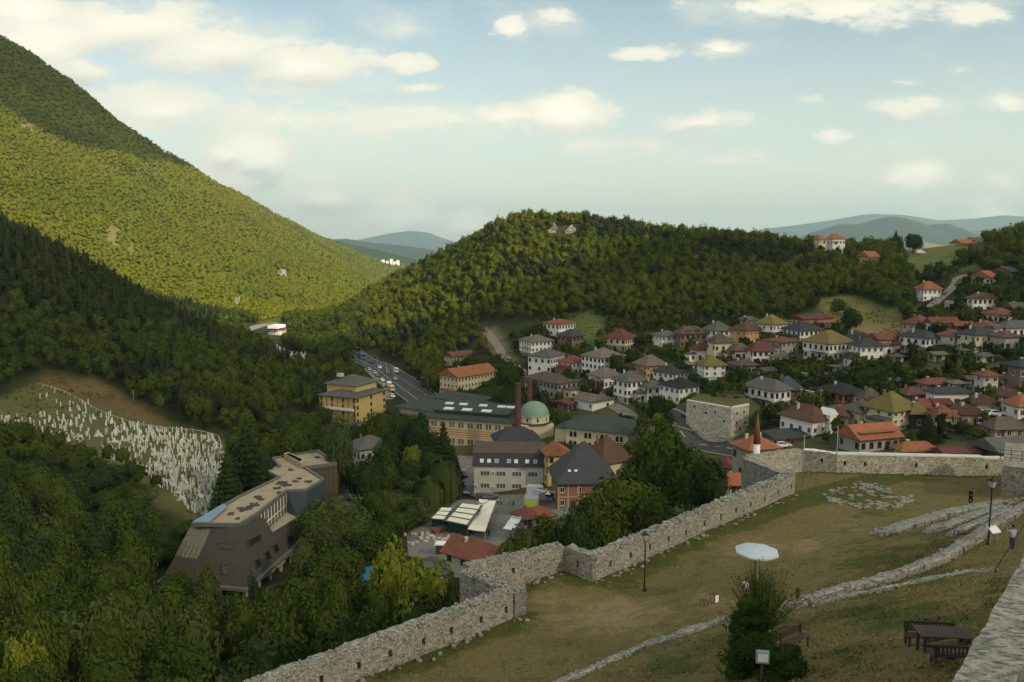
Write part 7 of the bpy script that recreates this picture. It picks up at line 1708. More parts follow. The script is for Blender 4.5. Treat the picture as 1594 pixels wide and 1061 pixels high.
# planting strip, digger arm and clutter by the market
b = MB()
for px, py in ((660,838),(668,835),(676,840),(650,845),(700,838),(712,836),(640,833),(690,842)):
    p = hit(px, py); 
    for k in range(4): x, y = p.x + RNG.normal()*.9, p.y + RNG.normal()*.9; a = RNG.uniform(0, 3); w_ = RNG.uniform(.2, .6); b.prism([(x+w_*math.cos(a+t), y+w_*.6*math.sin(a+t)) for t in (0,1.57,3.14,4.7)], p.z-.1, p.z+RNG.uniform(.3, .8))
tag(b.obj('clutter', MAT['wall_palestone']), 'pale crates and building clutter on the broken yard beside the stalls', kind='stuff')
p = hit(686, 828); root = empty('rusty_skip', p, .5, 'rusty orange skip beside the narrow market stall', 'skip'); b = MB(); b.prism([(-1.6,-.8),(1.6,-.8),(1.6,.8),(-1.6,.8)], .1, 1.2, top=[(-2.1,-1),(2.1,-1),(2.1,1),(-2.1,1)]); b.obj('body', MAT['roof_orange'], root); b = MB(); b.box(-1.9,1.9,-.85,.85,1.203,1.23); b.obj('load', MAT['debris'], root)
p = hit(692, 860); root = empty('site_hut', p, -.1, 'white flat topped cabin beside the dark grey car', 'cabin'); b = MB(); b.box(-1.7,1.7,-.9,.9,0,1.9); b.obj('wall', MAT['wall_dark'], root); b = MB(); b.box(-1.9,1.9,-1.1,1.1,1.903,2.15); b.obj('roof', MAT['canvas_white'], root)
# ------------------------------------------------------------------ lamp posts, poles
def road_lamp(px, py, top, label, arm=1):
    p = hit(px, py); h = at(px, top, p.y).z - p.z; root = empty('street_lamp', p, rdir, label, 'street lamp', 'street lamps of the main road'); b = MB(); b.tube([(0,0,-.2),(0,0,h)], [.11,.07], 8); b.obj('pole', MAT['metal_grey'], root)
    b = MB(); b.tube([(0,0,h-.05),(0,-1.2*arm,h+.25),(0,-2.2*arm,h+.3)], .05, 6); b.obj('arm', MAT['metal_grey'], root); b = MB(); b.box(-.16,.16,min(-2.2*arm,-2.9*arm),max(-2.2*arm,-2.9*arm),h+.22,h+.38); b.obj('lamp_head', MAT['metal_grey'], root)
for px, py, top, lb in ((563,567,541,'street lamp beside the blue bus'),(588,583,553,'street lamp by the white car on the main road'),(602,594,564,'tall street lamp in the middle of the main road'),(666,614,588,'street lamp where the road passes behind the school'),(613,592,573,'street lamp near the white van')): road_lamp(px, py, top, lb)
def plain_pole(px, pb, top, Y=None, label='', r=.09, yard=False, name='utility_pole', cross=False):
    p = (hitL(px, pb) if yard else hit(px, pb)) if Y is None else at(px, pb, Y); h = at(px, top, p.y).z - p.z; root = empty(name, p, .3, label, 'pole'); b = MB(); b.tube([(0,0,-.3),(0,0,h)], [r, r*.7], 8); b.obj('shaft', MAT['metal_grey'], root)
    if cross: b = MB(); b.box(-.9,.9,-.05,.05,h-.5,h-.38); b.obj('crossarm', MAT['metal_grey'], root)
    return p, h
plain_pole(634, 690, 652, None, 'pale twin lamp pole in front of the dark trees before the school'); plain_pole(865, 600, 565, None, 'pole beside the rust red roofed house'); plain_pole(927, 622, 590, None, 'street pole before the hipped white houses'); plain_pole(1024, 655, 634, None, 'lamp pole at the street bend'); plain_pole(1277, 634, 605, None, 'tall pole between the pink house and the brown roofed one', cross=True); plain_pole(110+0, 625, 610, None, 'short pole at the top of the cemetery')
plain_pole(208, 627, 607, None, 'thin trunk like pole above the cemetery fence'); plain_pole(1403, 410, 388, 480, 'pole on the skyline meadow')
# ------------------------------------------------------------------ things in the fortress yard
flat('iron_black', (.018,.016,.015), .5, .4); flat('lantern_glass', (.40,.42,.38), .3, .5); flat('bench_wood', (.060,.042,.032), .75); flat('table_wood', (.10,.062,.045), .7)
def yard_lamp(px, py, h, label):
    p = hitL(px, py); root = empty('lamp_post', p, .3, label, 'lamp post', 'lamp posts of the fortress yard'); b = MB(); b.lathe([(.16,-.1),(.16,.12),(.09,.2),(.075,.9),(.055,1.0),(.05,h-.75),(.07,h-.7)], 10); b.obj('pole', MAT['iron_black'], root)
    b = MB(); b.prism([(-.13,-.13),(.13,-.13),(.13,.13),(-.13,.13)], h-.66, h-.2, top=[(-.22,-.22),(.22,-.22),(.22,.22),(-.22,.22)]); ln = b.obj('lantern', MAT['lantern_glass'], root)
    b = MB(); b.prism([(-.28,-.28),(.28,-.28),(.28,.28),(-.28,.28)], h-.197, h-.0, top=[(-.08,-.08),(.08,-.08),(.08,.08),(-.08,.08)]); b.lathe([(.05,h),(.06,h+.06),(.01,h+.18)], 8); b.obj('lantern_roof', MAT['iron_black'], ln)
    b = MB()
    for sx in (-1, 1):
        for sy in (-1, 1): b.tube([(sx*.135,sy*.135,h-.68),(sx*.225,sy*.225,h-.2)], .014, 4)
    b.box(-.15,.15,-.15,.15,h-.71,h-.663); b.obj('lantern_frame', MAT['iron_black'], ln)
yard_lamp(1003, 920, 4.9, 'black lamp post with lantern in front of the long wall'); yard_lamp(1538, 848, 4.9, 'black lamp post beside the information board')
def slat_bench(root, L, m='bench_wood', back=True):
    b = MB(); 
    for k in range(4): b.box(0, L, .02+.115*k, .115+.115*k, .42, .46)
    b.obj('seat', MAT[m], root)
    if back:
        b = MB(); b.box(0, L, .5, .54, .84, .92); b.box(0, L, .5, .54, .52, .58); n_ = int(L/.13)
        for k in range(n_): x = .05 + (L-.1)*k/(n_-1); b.box(x-.03, x+.03, .505, .535, .583, .837)
        b.obj('backrest', MAT[m], root)
    for x in (.06, L-.14):
        b = MB(); b.box(x, x+.08, .02, .09, -.05, .417); b.box(x, x+.08, .44, .52, -.05, .92 if back else .417); b.box(x, x+.08, .093, .437, .32, .40); b.obj('leg', MAT[m], root)
A = hitL(1226, 1020); B = onz(1277, 996, A.z); root = empty('park_bench', A, math.atan2(B.y-A.y, B.x-A.x), 'dark slatted bench standing alone near the dark evergreen', 'bench'); slat_bench(root, 1.75)
A = hitL(1412, 1010); B = onz(1493, 1013, A.z); ang = math.atan2(B.y-A.y, B.x-A.x)
root = empty('park_bench', A, ang, 'long dark slatted bench with backrest behind the picnic table', 'bench'); slat_bench(root, 1.95)
A = hitL(1444, 1034); root = empty('park_bench', (A.x, A.y, A.z), ang + math.pi - .02, 'dark bench in front of the picnic table partly behind the parapet', 'bench'); root.location = Vector(A) + Vector((math.cos(ang), math.sin(ang), 0))*1.95; slat_bench(root, 1.95)
A = hitL(1432, 1022); root = empty('picnic_table', A, ang, 'dark plank picnic table between two benches', 'table'); b = MB()
for k in range(6): b.box(0, 1.95, .16*k, .16*k+.145, .72, .77)
b.obj('table_top', MAT['table_wood'], root)
for x in (.15, 1.7):
    for y in (.06, .78): b = MB(); b.box(x, x+.09, y, y+.09, -.25, .717); b.obj('leg', MAT['bench_wood'], root)
b = MB(); b.box(.245, 1.695, .44, .50, .12, .2); b.obj('stretcher', MAT['bench_wood'], root)
# information board
p = hitL(1546, 846); root = empty('information_board', p, R(25), 'tilted white information board beside the lamp post', 'sign'); b = MB(); b.v += [(-.45,-.25,.85),(.45,-.25,.85),(.45,.2,1.2),(-.45,.2,1.2),(-.45,-.25,.9),(.45,-.25,.9),(.45,.2,1.25),(-.45,.2,1.25)]
for f in ((0,3,2,1),(4,5,6,7),(0,1,5,4),(1,2,6,5),(2,3,7,6),(3,0,4,7)): b.f.append(f); b.m.append(0); b.sm.append(False)
b.obj('panel', MAT['paint_white'], root)
for x in (-.35, .35): b = MB(); b.box(x-.03, x+.03, -.03, .03, -.1, .99); b.obj('leg', MAT['metal_grey'], root)
b = MB(); A = hitL(1517, 850); B = hitL(1538, 837); b.tube([A + Vector((0,0,.1)), B + Vector((0,0,.1))], .09, 6); tag(b.obj('stone_beam', MAT['rubble_pale']), 'pale stone beam lying beside the lamp post', 'beam')
# handrail descending in front of the parapet
b = MB(); A = hitL(1547, 892); B = at(1612, 788, A.y+4); b.tube([A + Vector((0,0,.1)), B], .035, 6); tag(b.obj('handrail', MAT['iron_black']), 'thin dark handrail rising past the man in the blue shirt', 'handrail')
# steel frame with mesh by the wall corner
A = hitL(1249, 757); h1 = at(1249, 678, A.y).z - A.z; B = hitL(1301, 741); h2 = at(1301, 663, B.y).z - B.z; M_ = hitL(1275, 749)
root = empty('steel_frame', A, 0, 'thin steel frame of two tall poles and low mesh beside the wall corner', 'frame'); b = MB(); b.tube([(0,0,0),(0,0,h1)], .05, 6); b.obj('post', MAT['metal_grey'], root); b = MB(); v = B-A; b.tube([v, v+Vector((0,0,h2))], .05, 6); b.obj('post', MAT['metal_grey'], root)
b = MB(); b.tube([Vector((0,0,2.4)), v+Vector((0,0,3.2))], .03, 5); b.tube([Vector((0,0,h1)), v+Vector((0,0,h2))], .015, 4); 
for k in range(1, 6): q_ = v*(k/6); b.tube([q_+Vector((0,0,-.2)), q_+Vector((0,0,2.2+.5*k/6))], .02, 4)
b.obj('mesh_fence', MAT['metal_grey'], root)
# posts, frames and the floodlight
p = hitL(1241, 943); root = empty('wooden_post', p, .2, 'short dark wooden post on the ruined footing', 'post'); b = MB(); b.box(-.09,.09,-.09,.09,-.2,1.15); b.obj('shaft', MAT['timber_dark'], root); b = MB(); b.box(-.35,-.091,-.03,.03,.2,.55); b.obj('orange_tag', MAT['roof_orange'], root)
for px, py, w_, h_, lb in ((1096,943,.38,.42,'small low dark metal stool on the bare ground'),(1112,938,.42,.62,'dark metal chair frame with cloth next to the low stool')):
    p = hitL(px, py); root = empty('metal_stool', p, .5, lb, 'stool'); 
    for x in (-w_/2, w_/2):
        for y in (-w_/2, w_/2): b = MB(); b.tube([(x,y,-.05),(x,y,h_)], .025, 5); b.obj('leg', MAT['frame_brown'], root)
    b = MB(); b.box(-w_/2-.02,w_/2+.02,-w_/2-.02,w_/2+.02,h_+.003,h_+.04); b.obj('seat', MAT['frame_brown'], root)
    if h_ > .5: b = MB(); b.box(-.16,.16,-.26,-.222,.1,.6); b.obj('cloth', MAT['canvas_cream'], root)
T = at(1187, 1023, 30.2); root = empty('floodlight', (T.x, T.y, lz(T.x, T.y)), R(-8), 'square white floodlight on a post in front of the evergreen', 'floodlight'); hh = T.z - root.location.z; b = MB(); b.box(-.24,.24,-.12,.1,hh-.2,hh+.25); b.obj('housing', MAT['metal_grey'], root); b = MB(); b.box(-.19,.19,-.14,-.123,hh-.12,hh+.2); b.obj('lens', MAT['canvas_white'], root); b = MB(); b.tube([(0,0,-.2),(0,0,hh-.203)], .06, 8); b.obj('post', MAT['metal_dark'], root)
# ------------------------------------------------------------------ yard shrubs
def yard_tree(px, pt, Y, w_px, protos, mname, label, name, stems=True, squash=1.0, dz=0):
    T = at(px, pt, Y); z0 = lz(T.x, T.y); h = T.z - z0; root = empty(name, (T.x, T.y, z0), 1.0, label, 'shrub'); rad = w_px/2*Y/F
    o = put('crown', protos, root); return root, h, rad, o
TR2 = np.random.default_rng(3)
def column(seed, nl, leaf):
    """dense upright evergreen: unit radius, height 1"""
    r_ = np.random.default_rng(seed); z = r_.random(nl); t = r_.uniform(0, 6.28, nl); prof = np.clip(np.minimum(z*5+.5, 1.08-.35*z-.75*np.clip(z-.7, 0, 1)**1.3*2.2), .05, 1.1)
    bumps = 1 + .16*fbm(np.cos(t)*1.6+seed, np.sin(t)*1.6, z*5, o=3); r = prof*bumps*r_.uniform(.82, 1.06, nl)
    P_ = np.stack([r*np.cos(t), r*np.sin(t), z], -1); out = np.stack([np.cos(t), np.sin(t), np.full(nl, .5)], -1) + r_.normal(size=(nl, 3))*.5; out /= np.linalg.norm(out, axis=1)[:, None]
    tt = np.cross(out, r_.normal(size=(nl, 3))); tt /= np.linalg.norm(tt, axis=1)[:, None]; s_ = np.cross(out, tt); Lf = leaf*r_.uniform(.6, 1.4, nl)[:, None]; k = np.array([1, 1, .45])
    q_ = np.stack([P_-tt*Lf*k, P_-s_*Lf*.5*k, P_+tt*Lf*k, P_+s_*Lf*.5*k], 1).reshape(-1, 3)
    n_ = 14; ring = []
    zs = np.linspace(0, .97, 9)
    for zz in zs:
        pr = float(np.clip(min(zz*5+.5, 1.08-.35*zz-.75*max(zz-.7, 0)**1.3*2.2), .05, 1.1))*.84
        for j in range(n_): a = 6.2832*j/n_; f = 1+.16*float(fbm(math.cos(a)*1.6+seed, math.sin(a)*1.6, zz*5, o=3)); ring.append((pr*f*math.cos(a), pr*f*math.sin(a), zz))
    g = np.arange(len(ring)).reshape(-1, n_); F0 = np.stack([g[:-1], np.roll(g, -1, 1)[:-1], np.roll(g, -1, 1)[1:], g[1:]], -1).reshape(-1, 4)
    return np.concatenate([np.array(ring), q_]), [np.concatenate([F0, np.arange(nl*4).reshape(-1, 4)+len(ring)])]
r_ = np.random.default_rng(21); cr_ = [crown_broad(4200, .060, r_, core=2, lobes=18, squash=1.1) for _ in range(3)]
def bush_mesh(blobs):
    VV, F3, F4, base = [], [], [], 0
    for k, (x, y, z, sx, sz) in enumerate(blobs):
        V_, a3, a4 = cr_[k % 3]; VV.append(V_*np.array([sx, sx, sz]) + np.array([x, y, z])); F3.append(a3+base); F4.append(a4+base); base += len(V_)
    return np_mesh('crown', np.concatenate(VV), [np.concatenate(F3), np.concatenate(F4)], MAT['leaf_evergreen'])
for px, pt, Y, w_, lb, blobs in ((1170, 928, 33.5, 98, 'tall dense dark evergreen column rising from the bottom of the yard', [(0,0,.12,1.05,.2),(.1,0,.3,1.0,.2),(-.12,.1,.47,.93,.2),(.08,0,.63,.86,.18),(-.05,0,.77,.72,.15),(.08,0,.88,.5,.11),(-.2,.1,.94,.25,.06)]), (1218, 1000, 31.5, 92, 'lower dark evergreen mass beside the tall column', [(0,0,.2,1.0,.3),(.15,0,.5,.95,.3),(-.3,0,.72,.6,.26),(.35,.2,.7,.55,.22)])):
    T = at(px, pt, Y); z0 = lz(T.x, T.y) - .3; root = empty('evergreen_shrub', (T.x, T.y, z0), 1.0 + px, lb, 'shrub'); o = put('crown', bush_mesh(blobs), root); r = w_/2*Y/F/1.05; o.scale = (r, r, T.z - z0); b = MB(); b.tube([(0,0,-.3),(0,0,(T.z-z0)*.8)], .06, 6); b.obj('trunk', MAT['bark'], root)
V, a, c = crown_willow(9000, .030, np.random.default_rng(8)); me = np_mesh('crown', V, [a, c], MAT['leaf_willow'])
# feathery shrub: many thin shoots
r_ = np.random.default_rng(12); qs = []; b = MB()
T = at(1188, 868, 45.0); z0 = lz(T.x, T.y); H_ = T.z - z0
for k in range(300):
    a = r_.uniform(0, 6.28); e = abs(r_.normal())*.42 + .05; e = min(e, 1.25); L = H_*r_.uniform(.55, 1.02)*(1-.18*e); d = np.array([math.cos(a)*math.sin(e), math.sin(a)*math.sin(e), math.cos(e)]); p0 = np.array([r_.normal()*.15, r_.normal()*.15, .1])
    for j in range(46):
        t = (j+1)/46; 
        if t < .22: continue
        p = p0 + d*L*t + np.array([0, 0, -.25*t*t*math.sin(e)*L]); o = r_.normal(size=3); o /= np.linalg.norm(o); s_ = np.cross(o, d); s_ /= np.linalg.norm(s_)+1e-6; l = r_.uniform(.10, .22)*(1.1-t*.5)
        q0 = p; q1 = p + (o*.8+d)*l; w_ = s_*l*.28; qs += [q0, (q0+q1)/2-w_, q1, (q0+q1)/2+w_]
    if k < 60: e_ = p0 + d*L*.9 + np.array([0,0,-.2*math.sin(e)*L]); b.tube([tuple(p0), tuple(p0+d*L*.5), tuple(e_)], [.02,.012,.005], 4)
root = empty('feathery_shrub', (T.x, T.y, z0), 0, 'loose feathery green shrub with arching shoots behind the evergreen column', 'shrub'); put('crown', np_mesh('crown', np.array(qs), np.arange(len(qs)).reshape(-1, 4), MAT['leaf_willow']), root); b.obj('stem', MAT['bark'], root)
# ------------------------------------------------------------------ people
def skin_obj(name, pts, edges, radii, m, parent, root_i=0, sub=2):
    me = bpy.data.meshes.new(name); me.from_pydata([tuple(p) for p in pts], edges, []); me.materials.append(m); o = put(name, me, parent)
    md = o.modifiers.new('skin', 'SKIN'); md.use_smooth_shade = True
    sv = me.skin_vertices[0].data
    for i, r in enumerate(radii): sv[i].radius = (r, r) if not isinstance(r, tuple) else r; sv[i].use_root = (i == root_i)
    s_ = o.modifiers.new('sub', 'SUBSURF'); s_.levels = sub; s_.render_levels = sub; return o
for nm, c in (('skin', (.42,.24,.16)), ('hair_dark', (.02,.015,.012)), ('shirt_blue', (.30,.42,.52)), ('jeans', (.03,.045,.07)), ('cloth_black', (.012,.012,.014)), ('shirt_white', (.6,.6,.58)), ('shoe', (.35,.34,.32)), ('shirt_grey', (.20,.19,.17))): flat(nm, c, .85, .2, var=.1)
def person(loc, rz, label, shirt, pants, arms='down', walk=0.0, lean=0.0, h=1.74, detail=True, hair='hair_dark', backpack=None, sit=False):
    root = empty('person', loc, rz, label, 'person'); root.scale = (h/1.75,)*3
    ly = lambda z: -lean*max(0, z-.95)      # forward is -y
    hz, kz, az = .93, .49, .07; st = walk
    P_ = []; E = []; Rr = []
    def v(x, y, z, r): P_.append((x, y, z)); Rr.append(r); return len(P_)-1
    pel = v(0, 0, .96, (.16,.115)); wa = v(0, ly(1.12), 1.12, (.135,.10)); ch = v(0, ly(1.33), 1.33, (.165,.115)); ne = v(0, ly(1.48), 1.48, .058); nk = v(0, ly(1.55)-.01, 1.54, .055); he = v(0, ly(1.62)-.02, 1.63, (.082,.098)); ht = v(0, ly(1.7)-.015, 1.70, (.072,.085))
    E += [(pel, wa), (wa, ch), (ch, ne), (ne, nk), (nk, he), (he, ht)]
    no_ = v(0, ly(1.62)-.125, 1.615, .014); E.append((he, no_))
    legs = []; armsv = []
    for s_ in (-1, 1):
        f = st*s_; hip = v(s_*.10, 0, .88, .095); kn = v(s_*.105, -.5*f-.02 if not sit else -.42, kz if not sit else .86, .062); an = v(s_*.11, (.1*f+ (.18*abs(f) if f < 0 else -.1*f)) if not sit else -.45, az+ (.06 if f < 0 and not sit else 0) + (.36 if sit else 0), .042); to = v(s_*.125, P_[an][1]-.19, P_[an][2]-.035, .036); hl = v(s_*.11, P_[an][1]+.05, P_[an][2]-.035, .034)
        E += [(pel, hip), (hip, kn), (kn, an), (an, to), (an, hl)]; legs.append((hip, kn, an, to))
        sh = v(s_*.185, ly(1.41), 1.41, .058)
        if arms == 'up': el = v(s_*.33, ly(1.3)-.20, 1.32, .042); wr = v(s_*.16, ly(1.5)-.34, 1.55, .030); hd_ = Vector((-s_*.2, -.35, .35)).normalized()
        elif arms == 'side' and s_ > 0: el = v(.40, ly(1.4)-.05, 1.36, .042); wr = v(.62, ly(1.4)-.14, 1.42, .030); hd_ = Vector((1, -.3, .1)).normalized()
        else: el = v(s_*.245, ly(1.2)+.03+.14*f, 1.13, .043); wr = v(s_*.255, ly(1.0)-.06+.25*f, .89, .030); hd_ = Vector((s_*.05, -.2, -1)).normalized()
        E += [(ch, sh), (sh, el), (el, wr)]; pm = v(*(Vector(P_[wr]) + hd_*.065), (.036,.020)); E.append((wr, pm)); armsv.append((sh, el, wr))
        if detail:
            sd_ = hd_.cross(Vector((0,1,0))).normalized(); bd = hd_.cross(sd_).normalized()
            for q_, (ln, off_) in enumerate(((.070,-.027),(.082,-.009),(.076,.009),(.058,.026))):
                a0 = Vector(P_[pm]) + hd_*.02 + sd_*off_; i0 = v(*a0, .0095); i1 = v(*(a0 + hd_*ln*.55 + bd*.008), .0085); i2 = v(*(a0 + hd_*ln*.9 + bd*.03), .0075); E += [(pm, i0), (i0, i1), (i1, i2)]
            a0 = Vector(P_[wr]) + hd_*.035 - sd_*.03; i0 = v(*a0, .011); i1 = v(*(a0 + hd_*.035 - sd_*.028), .0095); E += [(wr, i0), (i0, i1)]
    skin_obj('body', P_, E, Rr, MAT['skin'], root, pel)
    # clothes, a little outside the body
    g = .022; ap = lambda idx: [P_[i] for i in idx]; rr = lambda idx, k=g: [tuple(x+k for x in Rr[i]) if isinstance(Rr[i], tuple) else Rr[i]+k for i in idx]
    ids = [pel, wa, ch] + [armsv[0][0], armsv[0][1], armsv[1][0], armsv[1][1]]; pts = ap(ids); rad = rr(ids); rad = [tuple(a_+.012 for a_ in x) if isinstance(x, tuple) else x for x in rad]; pts[0] = (0, 0, .93); pts.append((0, ly(1.455), 1.455)); rad.append(.07)
    if shirt in ('cloth_black', 'shirt_grey'): pts += [P_[armsv[0][2]], P_[armsv[1][2]]]; rad += [.042, .042]; ex = [(4, 8), (6, 9)]
    else: ex = []
    skin_obj('shirt', pts, [(0,1),(1,2),(2,3),(3,4),(2,5),(5,6),(2,7)] + ex, rad, MAT[shirt], root)
    ids = [pel] + [i for l in legs for i in l[:3]]; pts = ap(ids); rad = rr(ids, .018); pts[0] = (0, 0, .95)
    skin_obj('trousers', pts, [(0,1),(1,2),(2,3),(0,4),(4,5),(5,6)], rad, MAT[pants], root)
    for l in legs: a, t = Vector(P_[l[2]]), Vector(P_[l[3]]); skin_obj('shoe', [a + Vector((0,.05,-.035)), a + Vector((0,-.07,-.035)), t], [(0,1),(1,2)], [.046, .048, .040], MAT['shoe'], root)
    hx = Vector(P_[ht]); skin_obj('hair', [hx + Vector((0,.035,-.09)), hx + Vector((0,.03,.0)), hx + Vector((0,-.025,.035))], [(0,1),(1,2)], [.078, (.086,.085), .066], MAT[hair], root, 1)
    b = MB()
    for s_ in (-1, 1): c_ = Vector(P_[he]) + Vector((s_*.032, -.088, .012)); b.lathe([(.001, c_.z-.009), (.011, c_.z), (.001, c_.z+.009)], 8, (c_.x, c_.y))
    b.box(-.022, .022, P_[he][1]-.098, P_[he][1]-.085, P_[he][2]-.058, P_[he][2]-.05, 1); b.obj('eye', [MAT['hole_dark'], MAT['roof_red']], root)
    for s_ in (-1, 1): c_ = Vector(P_[he]) + Vector((s_*.085, .005, 0)); skin_obj('ear', [c_ + Vector((0,0,-.02)), c_ + Vector((s_*.006,.006,.02))], [(0,1)], [.012, .016], MAT['skin'], root, 0, 1)
    if backpack: skin_obj('backpack', [(0, ly(1.1)+.19, 1.08), (0, ly(1.35)+.19, 1.38)], [(0,1)], [(.14,.09), (.12,.08)], MAT[backpack], root)
    return root
p = hitL(1575, 857); person(p, R(195), 'man in pale blue shirt and jeans standing with raised arms above the handrail', 'shirt_blue', 'jeans', arms='up')
p = hitL(1510, 790); p.z += .3; person(p, R(70), 'dark clothed person with backpack walking along the ruined masonry', 'cloth_black', 'cloth_black', walk=.35, lean=.18, backpack='cloth_black')
T = at(1161, 905, 56.0); person((T.x, T.y, lz(T.x, T.y)-.35), R(150), 'dark haired person in white sitting under the pale parasol', 'shirt_white', 'shirt_grey', sit=True, h=1.68)
b = MB(); b.box(-.28,.28,-.28,.28,0,.42); o = b.obj('wooden_crate', MAT['timber'], None, (T.x, T.y, lz(T.x, T.y)-.02)); tag(o, 'wooden crate used as a seat under the pale parasol', 'crate')
for px, py, sh, pn, lb, wk in ((756,835,'cloth_black','cloth_black','person in black walking close to the end of the cream awning',.25),(761,836,'cloth_black','cloth_black','second person in black walking beside the first at the awning',-.25),(793,787,'shirt_white','shirt_grey','person in white top standing in the open market lane',0),(799,789,'cloth_black','cloth_black','person in dark clothes in the open market lane near the truck',.15),(780,787,'shirt_grey','jeans','person in grey shirt near the parked green car',.2),(775,786,'shirt_white','jeans','person in pale shirt beside the small awning',0)):
    p = hit(px, py); p.z += .14; person(p, RNG.uniform(0, 6), lb, sh, pn, walk=wk, detail=True)
# ------------------------------------------------------------------ woods placement
FOOTS = globals().get('FOOTS', [])   # (x, y, radius) of buildings
KEEP = globals().get('KEEP', [])     # (px0, px1, py0, py1, Y): picture boxes trees must not cover
def free_of(P, rad, top):
    ok = np.ones(len(P), bool)
    for (x, y, r) in FOOTS: ok &= (P[:, 0]-x)**2 + (P[:, 1]-y)**2 > (r + rad*.75)**2
    px, py = projn(P[:, 0], P[:, 1], P[:, 2] + top*.8); wpx = rad * .8 * F / P[:, 1]; _, pb = projn(P[:, 0], P[:, 1], P[:, 2] + top * .3)
    for (a, b_, c, d, Y) in KEEP:
        ok &= ~((P[:, 1] < Y) & (px + wpx > a) & (px - wpx < b_) & (py < d) & (pb > c))
    return ok
pb_mid = [crown_broad(170, .155, RNG, core=2, lobes=10) for _ in range(6)]
pc_mid = [crown_cone(120, .22, RNG, h=2.2, tiers=5) for _ in range(4)]
pf = [crown_broad(9, .30, RNG, core=2, lobes=7, squash=.8) for _ in range(8)]
PINE_LINE = lambda px: np.interp(px, [-200, 0, 150, 250, 310, 335, 360], [470, 470, 500, 520, 545, 560, 0])
# the central hill
HILL = [(430,545),(545,550),(610,560),(655,600),(690,618),(700,575),(765,590),(745,500),(870,497),(935,482),(1010,512),(1100,500),(1250,492),(1262,466),(1400,490),(1412,505),(1440,490),(1425,440),(1395,405),(1490,412),(1530,430),(1594,440),(1900,440),(1900,100),(430,100)]
P = polar_scatter((430-797)/F, (1780-797)/F, 270, 760, lambda Y: 4.7)
px, py = projn(P[:, 0], P[:, 1], P[:, 2]); rad = RNG.uniform(1.7, 3.6, len(P)); h = rad * RNG.uniform(1.5, 3.0, len(P)) + 1
ok = inpoly(px, py, HILL) & ~cleared(P) & (free_of(P, 3.2, 7))
P, rad, h = P[ok], rad[ok], h[ok]
tint = np.clip(RNG.random(len(P)) * .7 + fbm(P[:, 0]/45, P[:, 1]/45) * .35 + .1, 0, 1)
dark = fbm(P[:, 0]/70 + 3, P[:, 1]/50) > .55
it = np.column_stack([P[:, 0], P[:, 1], P[:, 2] + h*.52, rad, h*.55, RNG.uniform(0, 6.28, len(P)), tint])
o = merge(pb_mid, it[~dark], 'hill_woodland', MAT['wood_sunlit']); tag(o, 'green broadleaf woodland covering the rounded hill', kind='stuff')
o = merge(pb_mid, it[dark], 'hill_woodland', MAT['wood_pine']); tag(o, 'darker patches of woodland on the rounded hill', kind='stuff')
n_hill = len(it)
# hillside across the valley
P = polar_scatter((-480-797)/F, (570-797)/F, 206, 660, lambda Y: 4.8)
px, py = projn(P[:, 0], P[:, 1], P[:, 2]); rad = RNG.uniform(1.8, 3.7, len(P)); h = rad * RNG.uniform(1.6, 3.0, len(P)) + 1
ok = ~cleared(P) & free_of(P, 3.2, 8) & ((px < 430) | (P[:, 1] > 235)) & ~((px > 430) & (P[:, 1] < 330) & (py > 640))
P, rad, h, px, py = P[ok], rad[ok], h[ok], px[ok], py[ok]
pine = (py < PINE_LINE(px) + fbm(P[:, 0]/20, P[:, 1]/20) * 18) & (px < 350)
pine |= (fbm(P[:, 0]/28 + 9, P[:, 1]/28) > .62)
tint = np.clip(RNG.random(len(P)) * .8 + fbm(P[:, 0]/35, P[:, 1]/35) * .4 + .12, 0, 1)
it = np.column_stack([P[:, 0], P[:, 1], P[:, 2] + h*.5, rad, h*.55, RNG.uniform(0, 6.28, len(P)), tint])
o = merge(pb_mid, it[~pine], 'valley_woodland', MAT['wood_shaded']); tag(o, 'mixed green woodland on the valley side around the cemetery', kind='stuff')
itp = it[pine].copy(); itp[:, 2] = P[pine][:, 2] + 1.5; itp[:, 3] = RNG.uniform(2.1, 3.2, pine.sum()); itp[:, 4] = RNG.uniform(3.0, 5.6, pine.sum())
mixd = RNG.random(len(itp)) < .72; itb = it[pine][mixd].copy(); itb[:, 4] *= 1.25
o = merge(pb_mid, itb, 'pine_forest', MAT['wood_pine']); tag(o, 'dark rounded trees mixed among the pines of the steep spur', kind='stuff')
itp = itp[~mixd]
o = merge(pc_mid, itp, 'pine_forest', MAT['wood_pine']); tag(o, 'dark pine forest on the steep spur', kind='stuff')
n_left = len(it)
# the great mountain side
P = polar_scatter((-420-797)/F, (640-797)/F, 640, 3500, lambda Y: .0042 * Y + 1.3)
px, py = projn(P[:, 0], P[:, 1], P[:, 2]); s_ = (.0042 * P[:, 1] + 1.3)
gap = fbm(P[:, 0]/90, P[:, 1]/60 + P[:, 2]/60, o=4)
ok = ~cleared(P) & (px < 660) & (px > -200) & (gap > -1.05)
for cx, cy, rx, ry in [(95/2+0,197,22,5),(175,365,10,20),(205,390,6,12),(240,243,22,4),(437,426,8,9),(305,443,10,8),(370,470,6,14),(347,430,8,10),(432,468,9,6)]:
    ok &= ((px-cx)/rx)**2 + ((py-cy)/ry)**2 > 1 + RNG.uniform(-.5, .5, len(P))
P, s_ = P[ok], s_[ok]
tint = np.clip(RNG.random(len(P))*.6 + .25 + fbm(P[:, 0]/200, P[:, 1]/200) * .3, 0, 1)
rad = s_ * RNG.uniform(.55, .85, len(P))
it = np.column_stack([P[:, 0], P[:, 1], P[:, 2] + rad*.6, rad, rad*RNG.uniform(.9, 1.4, len(P)), RNG.uniform(0, 6.28, len(P)), tint])
it[:, 3] *= 1.15
